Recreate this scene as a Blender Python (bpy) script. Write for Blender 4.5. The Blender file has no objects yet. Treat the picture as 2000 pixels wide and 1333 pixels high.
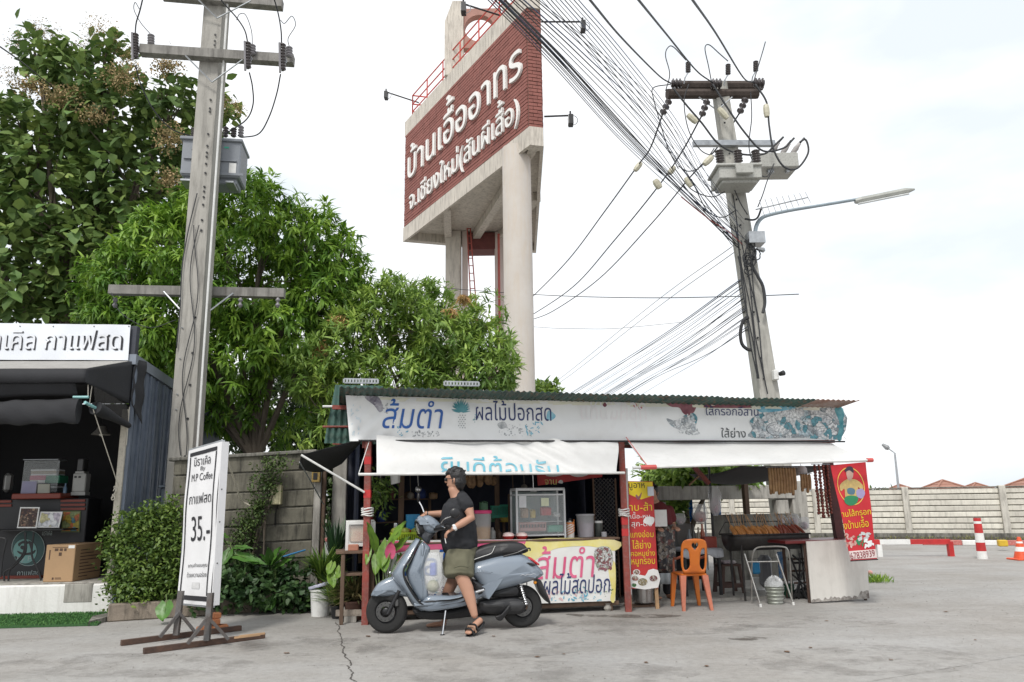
import bpy,math,random
import numpy as np
from mathutils import Vector as V,Matrix
from mathutils.geometry import delaunay_2d_cdt
R=math.radians
random.seed(7);rng=np.random.default_rng(11)
sc=bpy.context.scene
col=sc.collection
# ---------------------------------------------------------------- camera
FL,CX,CY,VPX,VPY,CAMH=1472.,1000.,666.5,900.,-6300.,1.35     # focal length and zenith point in photo pixels
_u=V(((VPX-CX)/FL,(CY-VPY)/FL,-1.)).normalized()
_f=V((0,0,-1.));_f=(_f-_u*_f.dot(_u)).normalized()
_r=_f.cross(_u)
ROT=Matrix((_r,_f,_u))
CAM=V((0,0,CAMH))
cam=bpy.data.cameras.new('camera');cam.sensor_width=36;cam.lens=36*FL/2000;cam.clip_end=2000;cam.clip_start=.05
camo=bpy.data.objects.new('camera',cam);col.objects.link(camo)
camo.matrix_world=Matrix.Translation(CAM)@ROT.to_4x4()
sc.camera=camo
# ---------------------------------------------------------------- sky, sun, exposure
SUN_EL,SUN_AZ=R(52),R(200)
w=bpy.data.worlds.new('World');sc.world=w;w.use_nodes=True
nt=w.node_tree;nt.nodes.clear()
N=nt.nodes.new;L=nt.links.new
out=N('ShaderNodeOutputWorld');bg=N('ShaderNodeBackground');bg.inputs[1].default_value=.13
sky=N('ShaderNodeTexSky');sky.sky_type='NISHITA';sky.sun_disc=False
sky.sun_elevation=SUN_EL;sky.sun_rotation=SUN_AZ;sky.dust_density=3;sky.air_density=1
tc=N('ShaderNodeTexCoord');mp=N('ShaderNodeMapping');mp.inputs['Scale'].default_value=(1,1,2.6)
nz=N('ShaderNodeTexNoise');nz.inputs['Scale'].default_value=2.1;nz.inputs['Detail'].default_value=7;nz.inputs['Roughness'].default_value=.52
L(tc.outputs['Generated'],mp.inputs[0]);L(mp.outputs[0],nz.inputs[0])
cr=N('ShaderNodeValToRGB');cr.color_ramp.elements[0].position=.36;cr.color_ramp.elements[1].position=.56
cr.color_ramp.elements[0].color=(4.6,4.92,5.25,1);cr.color_ramp.elements[1].color=(6.1,6.15,6.2,1)
L(nz.outputs[0],cr.inputs[0])
mx=N('ShaderNodeMix');mx.data_type='RGBA';mx.inputs[0].default_value=.93
L(sky.outputs[0],mx.inputs[6]);L(cr.outputs[0],mx.inputs[7]);L(mx.outputs[2],bg.inputs[0]);L(bg.outputs[0],out.inputs[0])
sun=bpy.data.lights.new('sun','SUN');sun.energy=1.5;sun.angle=R(10);sun.color=(1,.965,.91)
suno=bpy.data.objects.new('sun',sun);col.objects.link(suno)
_d=V((math.sin(SUN_AZ)*math.cos(SUN_EL),math.cos(SUN_AZ)*math.cos(SUN_EL),math.sin(SUN_EL)))
suno.rotation_euler=_d.to_track_quat('Z','Y').to_euler();suno.location=(0,0,30)
sc.view_settings.view_transform='Standard';sc.view_settings.look='None';sc.view_settings.gamma=1
sc.view_settings.use_curve_mapping=False;sc.view_settings.exposure=.66
sc.cycles.max_bounces=8;sc.cycles.transparent_max_bounces=12
# ---------------------------------------------------------------- measuring helpers
def ray(px,py):return ROT@V(((px-CX)/FL,(CY-py)/FL,-1.))
def Gd(px,py,z=0.):
 d=ray(px,py);return CAM+d*((z-CAMH)/d.z)
def Pd(px,py,y):
 d=ray(px,py);return CAM+d*(y/d.y)
class Pl:
 """a plane in the place, with its own a (along) and b (up) axes"""
 def __init__(s,o,ex,ey=(0,0,1)):
  s.o=V(o);s.ex=V(ex).normalized();ey=V(ey);s.ey=(ey-s.ex*ey.dot(s.ex)).normalized()
  s.n=s.ex.cross(s.ey)
  if s.n.dot(CAM-s.o)<0:s.n=-s.n
 def ab(s,px,py):
  d=ray(px,py);p=CAM+d*((s.o-CAM).dot(s.n)/d.dot(s.n))-s.o
  return p.dot(s.ex),p.dot(s.ey)
 def pt(s,a,b,off=0.):return s.o+s.ex*a+s.ey*b+s.n*off
 def at(s,px,py,off=0.):return s.pt(*s.ab(px,py),off)
def frame(o,deg):
 a=R(deg);return Matrix(((math.cos(a),-math.sin(a),0,o[0]),(math.sin(a),math.cos(a),0,o[1]),(0,0,1,o[2]),(0,0,0,1)))
# ---------------------------------------------------------------- materials
MATS={}
def mk(name,c,rough=.6,metal=0.,var=.18,scale=5.,c2=None,bump=0.,bs=60.,spec=.5,trans=0.,alpha=1.,rnd=0.,streak=0.,sc_=(.05,.045,.04),coat=0.,transl=0.,emit=0.,hue=False,dirt=0.,aniso=1.):
 if name in MATS:return MATS[name]
 m=bpy.data.materials.new(name);MATS[name]=m;m.use_nodes=True
 t=m.node_tree;N=t.nodes.new;L=t.links.new
 b=t.nodes['Principled BSDF']
 b.inputs['Roughness'].default_value=rough;b.inputs['Metallic'].default_value=metal
 b.inputs['Specular IOR Level'].default_value=spec
 b.inputs['Coat Weight'].default_value=coat;b.inputs['Coat Roughness'].default_value=.08
 b.inputs['Transmission Weight'].default_value=trans;b.inputs['Alpha'].default_value=alpha
 c=tuple(c);c2=tuple(c2)if c2 else tuple(x*(1-var)for x in c)
 tc=N('ShaderNodeTexCoord');mp=N('ShaderNodeMapping');mp.inputs['Scale'].default_value=(1,1,aniso)
 co=tc.outputs['Object']
 if rnd:
  oj=N('ShaderNodeObjectInfo');va=N('ShaderNodeVectorMath');va.operation='MULTIPLY_ADD';L(oj.outputs['Random'],va.inputs[0]);va.inputs[1].default_value=(37,53,71);L(co,va.inputs[2]);co=va.outputs[0]
 L(co,mp.inputs[0])
 n=N('ShaderNodeTexNoise');n.inputs['Scale'].default_value=scale;n.inputs['Detail'].default_value=6;n.inputs['Roughness'].default_value=.6
 L(mp.outputs[0],n.inputs[0])
 r=N('ShaderNodeValToRGB');r.color_ramp.elements[0].position=.34;r.color_ramp.elements[1].position=.66
 r.color_ramp.elements[0].color=c2+(1,);r.color_ramp.elements[1].color=c+(1,)
 L(n.outputs[0],r.inputs[0]);cur=r.outputs[0]
 if streak:
  m2=N('ShaderNodeMapping');m2.inputs['Scale'].default_value=(7,7,.9);L(co,m2.inputs[0])
  n2=N('ShaderNodeTexNoise');n2.inputs['Scale'].default_value=1.6;n2.inputs['Detail'].default_value=8;n2.inputs['Roughness'].default_value=.68
  L(m2.outputs[0],n2.inputs[0])
  r2=N('ShaderNodeValToRGB');r2.color_ramp.elements[0].position=.47;r2.color_ramp.elements[1].position=.68
  r2.color_ramp.elements[0].color=(0,0,0,1);r2.color_ramp.elements[1].color=(streak,)*3+(1,)
  L(n2.outputs[0],r2.inputs[0])
  x=N('ShaderNodeMix');x.data_type='RGBA';L(r2.outputs[0],x.inputs[0]);L(cur,x.inputs[6]);x.inputs[7].default_value=tuple(sc_)+(1,)
  cur=x.outputs[2]
 if dirt:
  n3=N('ShaderNodeTexNoise');n3.inputs['Scale'].default_value=scale*6;n3.inputs['Detail'].default_value=5;L(co,n3.inputs[0])
  r3=N('ShaderNodeValToRGB');r3.color_ramp.elements[0].position=.5;r3.color_ramp.elements[1].position=.72
  r3.color_ramp.elements[0].color=(0,0,0,1);r3.color_ramp.elements[1].color=(dirt,)*3+(1,)
  L(n3.outputs[0],r3.inputs[0])
  x=N('ShaderNodeMix');x.data_type='RGBA';L(r3.outputs[0],x.inputs[0]);L(cur,x.inputs[6]);x.inputs[7].default_value=tuple(sc_)+(1,)
  cur=x.outputs[2]
 if rnd or hue:
  hs=N('ShaderNodeHueSaturation');L(cur,hs.inputs['Color'])
  if hue:
   at=N('ShaderNodeAttribute');at.attribute_name='rnd';src=at.outputs['Fac']
   mr0=N('ShaderNodeMapRange');mr0.inputs[3].default_value=.52;mr0.inputs[4].default_value=.475;L(src,mr0.inputs[0]);L(mr0.outputs[0],hs.inputs['Hue'])
   lo,hi=.55,1.6
  else:
   oi=N('ShaderNodeObjectInfo');src=oi.outputs['Random'];lo,hi=1-rnd,1+rnd
  mr=N('ShaderNodeMapRange');mr.inputs[3].default_value=lo;mr.inputs[4].default_value=hi
  L(src,mr.inputs[0]);L(mr.outputs[0],hs.inputs['Value']);cur=hs.outputs[0]
 L(cur,b.inputs['Base Color'])
 if bump:
  n4=N('ShaderNodeTexNoise');n4.inputs['Scale'].default_value=bs;n4.inputs['Detail'].default_value=5;L(mp.outputs[0],n4.inputs[0])
  bp=N('ShaderNodeBump');bp.inputs['Strength'].default_value=bump;bp.inputs['Distance'].default_value=.01
  L(n4.outputs[0],bp.inputs['Height']);L(bp.outputs[0],b.inputs['Normal'])
 if rough<.9 and not trans:
  mr=N('ShaderNodeMapRange');mr.inputs[3].default_value=max(.03,rough-.08);mr.inputs[4].default_value=min(1,rough+.1);L(n.outputs[0],mr.inputs[0]);L(mr.outputs[0],b.inputs['Roughness'])
 if emit:
  b.inputs['Emission Strength'].default_value=emit;L(cur,b.inputs['Emission Color'])
 if transl:
  ts=N('ShaderNodeBsdfTranslucent');L(cur,ts.inputs[0]);ms=N('ShaderNodeMixShader');ms.inputs[0].default_value=transl
  L(b.outputs[0],ms.inputs[1]);L(ts.outputs[0],ms.inputs[2]);L(ms.outputs[0],t.nodes['Material Output'].inputs[0])
 return m
def photo_mat(name,scale,cols,dark=.35,edge=.05):
 """worn printed photograph: cells of several inks with dark outlines"""
 m=bpy.data.materials.new(name);MATS[name]=m;m.use_nodes=True;t=m.node_tree;N=t.nodes.new;L=t.links.new;b=t.nodes['Principled BSDF'];b.inputs['Roughness'].default_value=.5
 tc=N('ShaderNodeTexCoord');nz=N('ShaderNodeTexNoise');nz.inputs['Scale'].default_value=scale*.5;nz.inputs['Detail'].default_value=4;L(tc.outputs['Object'],nz.inputs[0])
 ad=N('ShaderNodeMix');ad.data_type='RGBA';ad.blend_type='ADD';ad.inputs[0].default_value=.5/scale*5;L(tc.outputs['Object'],ad.inputs[6]);L(nz.outputs[1],ad.inputs[7])
 v=N('ShaderNodeTexVoronoi');v.inputs['Scale'].default_value=scale;L(ad.outputs[2],v.inputs[0])
 v2=N('ShaderNodeTexVoronoi');v2.feature='DISTANCE_TO_EDGE';v2.inputs['Scale'].default_value=scale;L(ad.outputs[2],v2.inputs[0])
 r=N('ShaderNodeValToRGB');r.color_ramp.interpolation='CONSTANT';sx=N('ShaderNodeSeparateColor');L(v.outputs['Color'],sx.inputs[0]);L(sx.outputs[0],r.inputs[0])
 while len(r.color_ramp.elements)<len(cols):r.color_ramp.elements.new(.5)
 for i,c in enumerate(cols):r.color_ramp.elements[i].position=i/len(cols);r.color_ramp.elements[i].color=tuple(c)+(1,)
 e=N('ShaderNodeValToRGB');e.color_ramp.elements[0].position=0;e.color_ramp.elements[1].position=edge;e.color_ramp.elements[0].color=(dark,)*3+(1,);e.color_ramp.elements[1].color=(1,1,1,1);L(v2.outputs[0],e.inputs[0])
 n2=N('ShaderNodeTexNoise');n2.inputs['Scale'].default_value=scale*2.5;n2.inputs['Detail'].default_value=4;L(tc.outputs['Object'],n2.inputs[0])
 e2=N('ShaderNodeValToRGB');e2.color_ramp.elements[0].position=.35;e2.color_ramp.elements[1].position=.62;e2.color_ramp.elements[0].color=(.5,.52,.54,1);e2.color_ramp.elements[1].color=(1,1,1,1);L(n2.outputs[0],e2.inputs[0])
 x=N('ShaderNodeMix');x.data_type='RGBA';x.blend_type='MULTIPLY';x.inputs[0].default_value=1;L(r.outputs[0],x.inputs[6]);L(e.outputs[0],x.inputs[7])
 y=N('ShaderNodeMix');y.data_type='RGBA';y.blend_type='MULTIPLY';y.inputs[0].default_value=1;L(x.outputs[2],y.inputs[6]);L(e2.outputs[0],y.inputs[7]);L(y.outputs[2],b.inputs['Base Color']);return m
ORD='first second third fourth fifth sixth seventh eighth ninth tenth eleventh twelfth thirteenth fourteenth fifteenth sixteenth seventeenth eighteenth nineteenth twentieth twenty-first twenty-second'.split()
M_conc=mk('old_concrete',(.44,.42,.38),.9,var=.3,scale=3,bump=.3,bs=40,streak=.55)
M_conc_pole=mk('pole_concrete',(.40,.385,.35),.88,var=.22,scale=4,bump=.3,bs=50,streak=.45,aniso=.3)
M_conc_dark=mk('mossy_concrete',(.26,.25,.22),.92,c2=(.11,.105,.09),scale=3,bump=.4,bs=40,streak=.85,sc_=(.02,.02,.017))
M_cream=mk('cream_render',(.62,.57,.50),.85,var=.16,scale=1.4,bump=.15,bs=30,streak=.55,sc_=(.16,.14,.12))
M_wallw=mk('limewashed_plank',(.66,.63,.56),.9,var=.2,scale=2,bump=.3,bs=30,streak=.65,sc_=(.09,.085,.075))
M_black=mk('black_plastic',(.018,.018,.02),.45,var=.2)
M_blackmat=mk('black_rubber',(.012,.012,.013),.75,var=.3,bump=.15)
M_cable=mk('cable_sheath',(.03,.032,.036),.6)
M_cable_b=mk('blue_cable_sheath',(.05,.08,.16),.6)
M_galv=mk('galvanised_steel',(.45,.47,.49),.42,metal=.7,var=.25,scale=9)
M_steel=mk('brushed_steel',(.6,.6,.6),.28,metal=.95,var=.15,scale=12)
M_rust=mk('rusty_tube',(.075,.05,.042),.8,metal=.3,c2=(.12,.07,.05),scale=12,bump=.3)
M_redpost=mk('red_oxide_paint',(.30,.055,.04),.6,c2=(.17,.05,.04),scale=7,dirt=.4,sc_=(.25,.2,.18))
M_red=mk('red_paint',(.55,.03,.03),.45,var=.25,dirt=.15)
M_white=mk('white_paint',(.78,.78,.76),.45,var=.1,dirt=.18,sc_=(.4,.38,.34))
M_canvas=mk('white_tarpaulin',(.80,.80,.79),.5,var=.06,scale=2.2,bump=.1,bs=25,dirt=.12,sc_=(.5,.48,.44),transl=.16)
M_vinyl=mk('white_vinyl',(.80,.81,.82),.38,var=.05,scale=3,bump=.05,bs=12)
M_blackcloth=mk('black_canvas',(.025,.026,.03),.8,var=.35,scale=3,bump=.3,bs=30)
M_wood=mk('weathered_wood',(.17,.11,.075),.85,var=.45,scale=6,bump=.3,aniso=.25)
M_woodl=mk('pale_wood',(.46,.29,.16),.8,var=.3,scale=9,bump=.2)
M_soil=mk('dark_soil',(.05,.04,.03),.95,bump=.6)
M_skin=mk('skin',(.46,.255,.175),.5,var=.1,scale=6,bump=.05,spec=.35)
M_hair=mk('black_hair',(.012,.011,.012),.42,bump=.6,bs=90)
M_ink=mk('black_ink',(.02,.02,.025),.55)
M_glass=mk('window_glass',(.9,.95,.95),.03,alpha=.14,var=.02)
M_plastic_clear=mk('clear_plastic',(.85,.87,.88),.15,alpha=.32,var=.05,bump=.8,bs=18)
# ---------------------------------------------------------------- object helpers
def W(o):
 p=V((0,0,0))
 while o is not None:p+=V(o.location);o=o.parent
 return p
def tag(o,label=None,cat=None,group=None,kind=None):
 if label:o['label']=label
 if cat:o['category']=cat
 if group:o['group']=group
 if kind:o['kind']=kind
 return o
def thing(name,label,cat,loc=(0,0,0),group=None):
 o=bpy.data.objects.new(name,None);col.objects.link(o);o.location=V(loc);o.empty_display_size=.1
 return tag(o,label,cat,group)
def dup(src,parent=None,loc=None,rotz=None,label=None):
 c=src.copy();col.objects.link(c);c.parent=parent
 for ch in list(src.children):dup(ch,c)
 if loc is not None:c.location=V(loc)
 if rotz is not None:c.rotation_euler=(0,0,rotz)
 if label:c['label']=label
 return c
def catmull(pts,n=6,closed=False):
 P=[V(p)for p in pts];m=len(P);o=[]
 rngi=range(m)if closed else range(m-1)
 for i in rngi:
  p0=P[(i-1)%m]if closed or i>0 else P[0]*2-P[1]
  p1,p2=P[i],P[(i+1)%m]
  p3=P[(i+2)%m]if closed or i<m-2 else P[-1]*2-P[-2]
  for k in range(n):
   t=k/n
   o.append(.5*((2*p1)+(p2-p0)*t+(2*p0-5*p1+4*p2-p3)*t*t+(3*p1-p0-3*p2+p3)*t**3))
 if not closed:o.append(P[-1])
 return o
class MB:
 def __init__(s,M=None):s.v=[];s.f=[];s.M=M
 def add(s,vs,fs):
  n=len(s.v);s.v+=[(s.M@V(v))if s.M else V(v)for v in vs];s.f+=[tuple(i+n for i in f)for f in fs];return s
 def box(s,lo,hi,tf=None):
  x0,y0,z0=lo;x1,y1,z1=hi
  vs=[V(p)for p in((x0,y0,z0),(x1,y0,z0),(x1,y1,z0),(x0,y1,z0),(x0,y0,z1),(x1,y0,z1),(x1,y1,z1),(x0,y1,z1))]
  if tf:vs=[tf@v for v in vs]
  return s.add(vs,[(0,3,2,1),(4,5,6,7),(0,1,5,4),(1,2,6,5),(2,3,7,6),(3,0,4,7)])
 def bbox(s,lo,hi,b=.01):
  """box with chamfered edges"""
  x0,y0,z0=lo;x1,y1,z1=hi;b=min(b,(x1-x0)*.45,(y1-y0)*.45,(z1-z0)*.45)
  vs=[];idx={}
  for i,X in enumerate((x0,x1)):
   for j,Y in enumerate((y0,y1)):
    for k,Z in enumerate((z0,z1)):
     sx,sy,sz=(1,-1)[i]*b,(1,-1)[j]*b,(1,-1)[k]*b
     for a,p in enumerate(((X,Y+sy,Z+sz),(X+sx,Y,Z+sz),(X+sx,Y+sy,Z))):idx[i,j,k,a]=len(vs);vs.append(p)
  f=[]
  for i in(0,1):f.append([idx[i,j,k,0]for j,k in((0,0),(1,0),(1,1),(0,1))][::(-1 if i==0 else 1)])
  for j in(0,1):f.append([idx[i,j,k,1]for i,k in((0,0),(1,0),(1,1),(0,1))][::(1 if j==0 else-1)])
  for k in(0,1):f.append([idx[i,j,k,2]for i,j in((0,0),(1,0),(1,1),(0,1))][::(-1 if k==0 else 1)])
  for i in(0,1):
   for j in(0,1):f.append([idx[i,j,0,0],idx[i,j,0,1],idx[i,j,1,1],idx[i,j,1,0]][::(1 if i==j else-1)])
   for k in(0,1):f.append([idx[i,0,k,0],idx[i,1,k,0],idx[i,1,k,2],idx[i,0,k,2]][::(1 if i==k else-1)])
  for j in(0,1):
   for k in(0,1):f.append([idx[0,j,k,1],idx[0,j,k,2],idx[1,j,k,2],idx[1,j,k,1]][::(1 if j==k else-1)])
  for i in(0,1):
   for j in(0,1):
    for k in(0,1):f.append([idx[i,j,k,a]for a in(0,1,2)][::(1 if(i+j+k)%2 else-1)])
  return s.add(vs,f)
 def tube(s,pts,r,n=8,smooth=0,sq=False,cap=True,closed=False):
  P=[V(p)for p in pts]
  if smooth:P=catmull(P,smooth,closed)
  m=len(P);rs=r if isinstance(r,(list,tuple))else[r]*m
  if len(rs)!=m:
   rs=[rs[min(len(rs)-1,int(i/(m-1)*(len(rs)-1)))]*(1-((i/(m-1)*(len(rs)-1))%1))+rs[min(len(rs)-1,int(i/(m-1)*(len(rs)-1))+1)]*((i/(m-1)*(len(rs)-1))%1)for i in range(m)]
  T=[]
  for i in range(m):
   if closed:t=P[(i+1)%m]-P[(i-1)%m]
   else:t=P[min(i+1,m-1)]-P[max(i-1,0)]
   T.append(t.normalized()if t.length>1e-9 else V((0,0,1)))
  ref=V((0,0,1))if abs(T[0].z)<.9 else V((1,0,0))
  u=T[0].cross(ref).normalized();vs=[];fs=[]
  if sq:n=4
  for i in range(m):
   u=(u-T[i]*u.dot(T[i]));u=u.normalized()if u.length>1e-6 else T[i].cross(V((1,0,0))).normalized()
   v=T[i].cross(u)
   for k in range(n):
    a=2*math.pi*(k+(.5 if sq else 0))/n;rr=rs[i]*(1.414 if sq else 1)
    vs.append(P[i]+(u*math.cos(a)+v*math.sin(a))*rr)
  for i in range(m if closed else m-1):
   j=(i+1)%m
   for k in range(n):fs.append((i*n+k,i*n+(k+1)%n,j*n+(k+1)%n,j*n+k))
  if cap and not closed:fs.append(tuple(range(n-1,-1,-1)));fs.append(tuple((m-1)*n+k for k in range(n)))
  return s.add(vs,fs)
 def lathe(s,prof,c=(0,0,0),n=24,axis='z',ang=2*math.pi):
  vs=[];fs=[];m=len(prof)
  full=abs(ang-2*math.pi)<1e-6;nn=n if full else n+1
  for k in range(nn):
   a=ang*k/n
   for r,z in prof:
    p=(r*math.cos(a),r*math.sin(a),z)
    if axis=='y':p=(p[0],p[2],p[1])
    if axis=='x':p=(p[2],p[0],p[1])
    vs.append((p[0]+c[0],p[1]+c[1],p[2]+c[2]))
  for k in range(n):
   k2=(k+1)%nn
   for i in range(m-1):fs.append((k*m+i,k2*m+i,k2*m+i+1,k*m+i+1))
  return s.add(vs,fs)
 def sphere(s,c,r,n=12,k=7,sc_=(1,1,1)):
  return s.lathe2([(math.sin(math.pi*i/k),-math.cos(math.pi*i/k))for i in range(k+1)],c,r,n,sc_)
 def lathe2(s,prof,c,r,n,sc_):
  vs=[];fs=[];m=len(prof)
  for q in range(n):
   a=2*math.pi*q/n
   for x,z in prof:vs.append((c[0]+r*sc_[0]*x*math.cos(a),c[1]+r*sc_[1]*x*math.sin(a),c[2]+r*sc_[2]*z))
  for q in range(n):
   for i in range(m-1):fs.append((q*m+i,((q+1)%n)*m+i,((q+1)%n)*m+i+1,q*m+i+1))
  return s.add(vs,fs)
 def prism(s,poly,ex,off):
  """polygon (list of 3D points) pushed along vector off"""
  P=[V(p)for p in poly];n=len(P);o=V(off)
  return s.add(P+[p+o for p in P],[tuple(range(n))[::-1],tuple(range(n,2*n))]+[(i,(i+1)%n,n+(i+1)%n,n+i)for i in range(n)])
 def grid(s,fn,nu,nv,closeu=False):
  vs=[fn(i/(nu if closeu else nu-1)if nu>1 else 0,j/(nv-1))for i in range(nu)for j in range(nv)]
  fs=[(i*nv+j,((i+1)%nu)*nv+j,((i+1)%nu)*nv+j+1,i*nv+j+1)for i in range(nu if closeu else nu-1)for j in range(nv-1)]
  return s.add(vs,fs)
 def build(s,name,m,parent=None,smooth=False,local=False,kind=None,solid=0.):
  o_=V((0,0,0))if local else W(parent)
  me=bpy.data.meshes.new(name);me.from_pydata([tuple(v-o_)for v in s.v],[],s.f);me.validate()
  if isinstance(m,(list,tuple)):
   for q in m:me.materials.append(q)
  elif m:me.materials.append(m)
  ob=bpy.data.objects.new(name,me);col.objects.link(ob);ob.parent=parent
  if solid:
   md=ob.modifiers.new('thickness','SOLIDIFY');md.thickness=solid;md.offset=0
  if smooth:
   me.polygons.foreach_set('use_smooth',[True]*len(me.polygons))
   if smooth!='all':
    try:me.set_sharp_from_angle(angle=R(40))
    except Exception:pass
  if kind:ob['kind']=kind
  return ob
def one(name,mb,m,label,cat,group=None,smooth=False,solid=0.,kind=None):
 """a thing that is one mesh; its origin is moved to its own base"""
 zs=[v.z for v in mb.v];n=len(mb.v)
 c=V((sum(v.x for v in mb.v)/n,sum(v.y for v in mb.v)/n,min(zs)))
 mb.v=[v-c for v in mb.v]
 o=mb.build(name,m,None,smooth=smooth,solid=solid);o.location=c
 return tag(o,label,cat,group,kind)
def sheet(pl,quad,name,m,parent=None,rip=None,nu=40,nv=12,th=.004,top=None):
 """thin cloth/board between four photo-measured corners TL TR BR BL on plane pl"""
 q=[V(pl.ab(*p))for p in quad]
 def fn(u,v,o):
  a=q[0].lerp(q[1],u).lerp(q[3].lerp(q[2],u),v)
  return pl.pt(a.x,a.y,(rip(a.x,a.y)if rip else 0)+o)
 mb=MB();mb.grid(lambda u,v:fn(u,v,0),nu,nv);n=len(mb.v)
 mb.grid(lambda u,v:fn(u,v,-th),nu,nv)
 e=[i*nv for i in range(nu)]+[(nu-1)*nv+j for j in range(1,nv)]+[i*nv+nv-1 for i in range(nu-2,-1,-1)]+[j for j in range(nv-2,0,-1)]
 mb.f+=[(e[i],e[(i+1)%len(e)],e[(i+1)%len(e)]+n,e[i]+n)for i in range(len(e))]
 return mb.build(name,m,parent,smooth=True)
# ---------------------------------------------------------------- lettering (Thai and Latin), triangulated by winding number
_GL={}
def _outl(ch,bold):
 c=bpy.data.curves.new('t','FONT');c.body=ch;c.size=1;c.offset=bold;c.fill_mode='NONE';c.resolution_u=4
 o=bpy.data.objects.new('t',c);col.objects.link(o)
 dg=bpy.context.evaluated_depsgraph_get();dg.update()
 me=bpy.data.meshes.new_from_object(o.evaluated_get(dg))
 vs=[(v.co.x,v.co.y)for v in me.vertices];nb={}
 for e in me.edges:
  a,b=e.vertices;nb.setdefault(a,[]).append(b);nb.setdefault(b,[]).append(a)
 loops=[];seen=set()
 for st in range(len(vs)):                     # curve order: consecutive vertices follow the contour
  if st in seen or st not in nb:continue
  lp=[st];seen.add(st);cur=st
  while True:
   nx=[k for k in nb[cur]if k not in seen]
   if not nx:break
   k=(cur+1)if(cur+1)in nx else nx[0]
   lp.append(k);seen.add(k);cur=k
  if len(lp)>2:loops.append([vs[i]for i in lp])
 bpy.data.objects.remove(o);bpy.data.curves.remove(c);bpy.data.meshes.remove(me)
 return loops
def _maxx(s):
 l=_outl(s,0);return max((p[0]for q in l for p in q),default=0)
def glyph(ch,bold):
 k=(ch,round(bold,3))
 if k in _GL:return _GL[k]
 if ch==' ':_GL[k]=([],[],.28,[]);return _GL[k]
 if '|' not in _GL:_GL['|']=_maxx('|')
 adv=_maxx(ch+'|')-_GL['|']
 lo=_outl(ch,bold)
 pts=[];fc=[]
 for q in lo:
  n=len(pts);pts+=[V(p)for p in q];fc.append(list(range(n,n+len(q))))
 ed=[(f[i],f[(i+1)%len(f)])for f in fc for i in range(len(f))]
 r=delaunay_2d_cdt(pts,ed,[],0,1e-5)
 vs,tr=r[0],r[2]
 A=np.array([p for q in lo for p in q]);B=np.array([q[(i+1)%len(q)]for q in lo for i in range(len(q))])
 keep=[]
 for t in tr:
  c=(vs[t[0]]+vs[t[1]]+vs[t[2]])/3
  up=(A[:,1]<=c.y)&(B[:,1]>c.y);dn=(B[:,1]<=c.y)&(A[:,1]>c.y)
  cr=(B[:,0]-A[:,0])*(c.y-A[:,1])-(c.x-A[:,0])*(B[:,1]-A[:,1])
  if int((up&(cr>0)).sum())-int((dn&(cr<0)).sum()):keep.append(tuple(t))
 _GL[k]=([(v.x,v.y)for v in vs],keep,adv,lo);return _GL[k]
UPV='ิีึืั็';TONE='่้๊๋์'
def layout(s,bold=0.,track=0.):
 vs=[];fs=[];pen=0;lps=[];prev=''
 for ch in s:
  g=glyph(ch,bold);dy=.26 if(ch in TONE and prev in UPV and prev)else 0;dx=0
  if ch in TONE+UPV and prev and prev in 'ปฝฟ':dx=-.12
  n=len(vs);vs+=[(x+pen+dx,y+dy)for x,y in g[0]];fs+=[tuple(i+n for i in f)for f in g[1]]
  lps+=[[(x+pen+dx,y+dy)for x,y in q]for q in g[3]]
  pen+=g[2]+(track if g[2]>.05 else 0);prev=ch
 return vs,fs,lps
def text(pl,s,box,m,parent,name='lettering',off=.006,rip=None,bold=0.,shear=0.,depth=0.,track=0.,clipb=None,arc=0.):
 vs,fs,lps=layout(s,bold,track)
 x0,y0,x1,y1=box
 a0=pl.ab(x0,(y0+y1)/2)[0];a1=pl.ab(x1,(y0+y1)/2)[0]
 b0=pl.ab((x0+x1)/2,y1)[1];b1=pl.ab((x0+x1)/2,y0)[1]
 return text_ab(pl,vs,fs,lps,(a0,b0,a1,b1),m,parent,name,off,rip,shear,depth,arc,clipb)
def text_ab(pl,vs,fs,lps,ab,m,parent,name='lettering',off=.006,rip=None,shear=0.,depth=0.,arc=0.,clipb=None):
 X=[v[0]for v in vs];Y=[v[1]for v in vs];mx0,mx1,my0,my1=min(X),max(X),min(Y),max(Y)
 a0,b0,a1,b1=ab
 def tr(x,y,o=0):
  u=(x-mx0)/(mx1-mx0);q=(y-my0)/(my1-my0)
  a=a0+(a1-a0)*u+shear*(b1-b0)*(q-.5);b=b0+(b1-b0)*q+arc*math.sin(math.pi*u)
  if clipb is not None:b=max(b,clipb)
  return pl.pt(a,b,off+o+(rip(a,b)if rip else 0))
 mb=MB();mb.add([tr(*v,depth)for v in vs],fs)
 if depth:
  for q in lps:
   n=len(q);mb.add([tr(*p,depth)for p in q]+[tr(*p,0)for p in q],[(i,(i+1)%n,n+(i+1)%n,n+i)for i in range(n)])
 return mb.build(name,m,parent,kind='stuff' if False else None)
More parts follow.
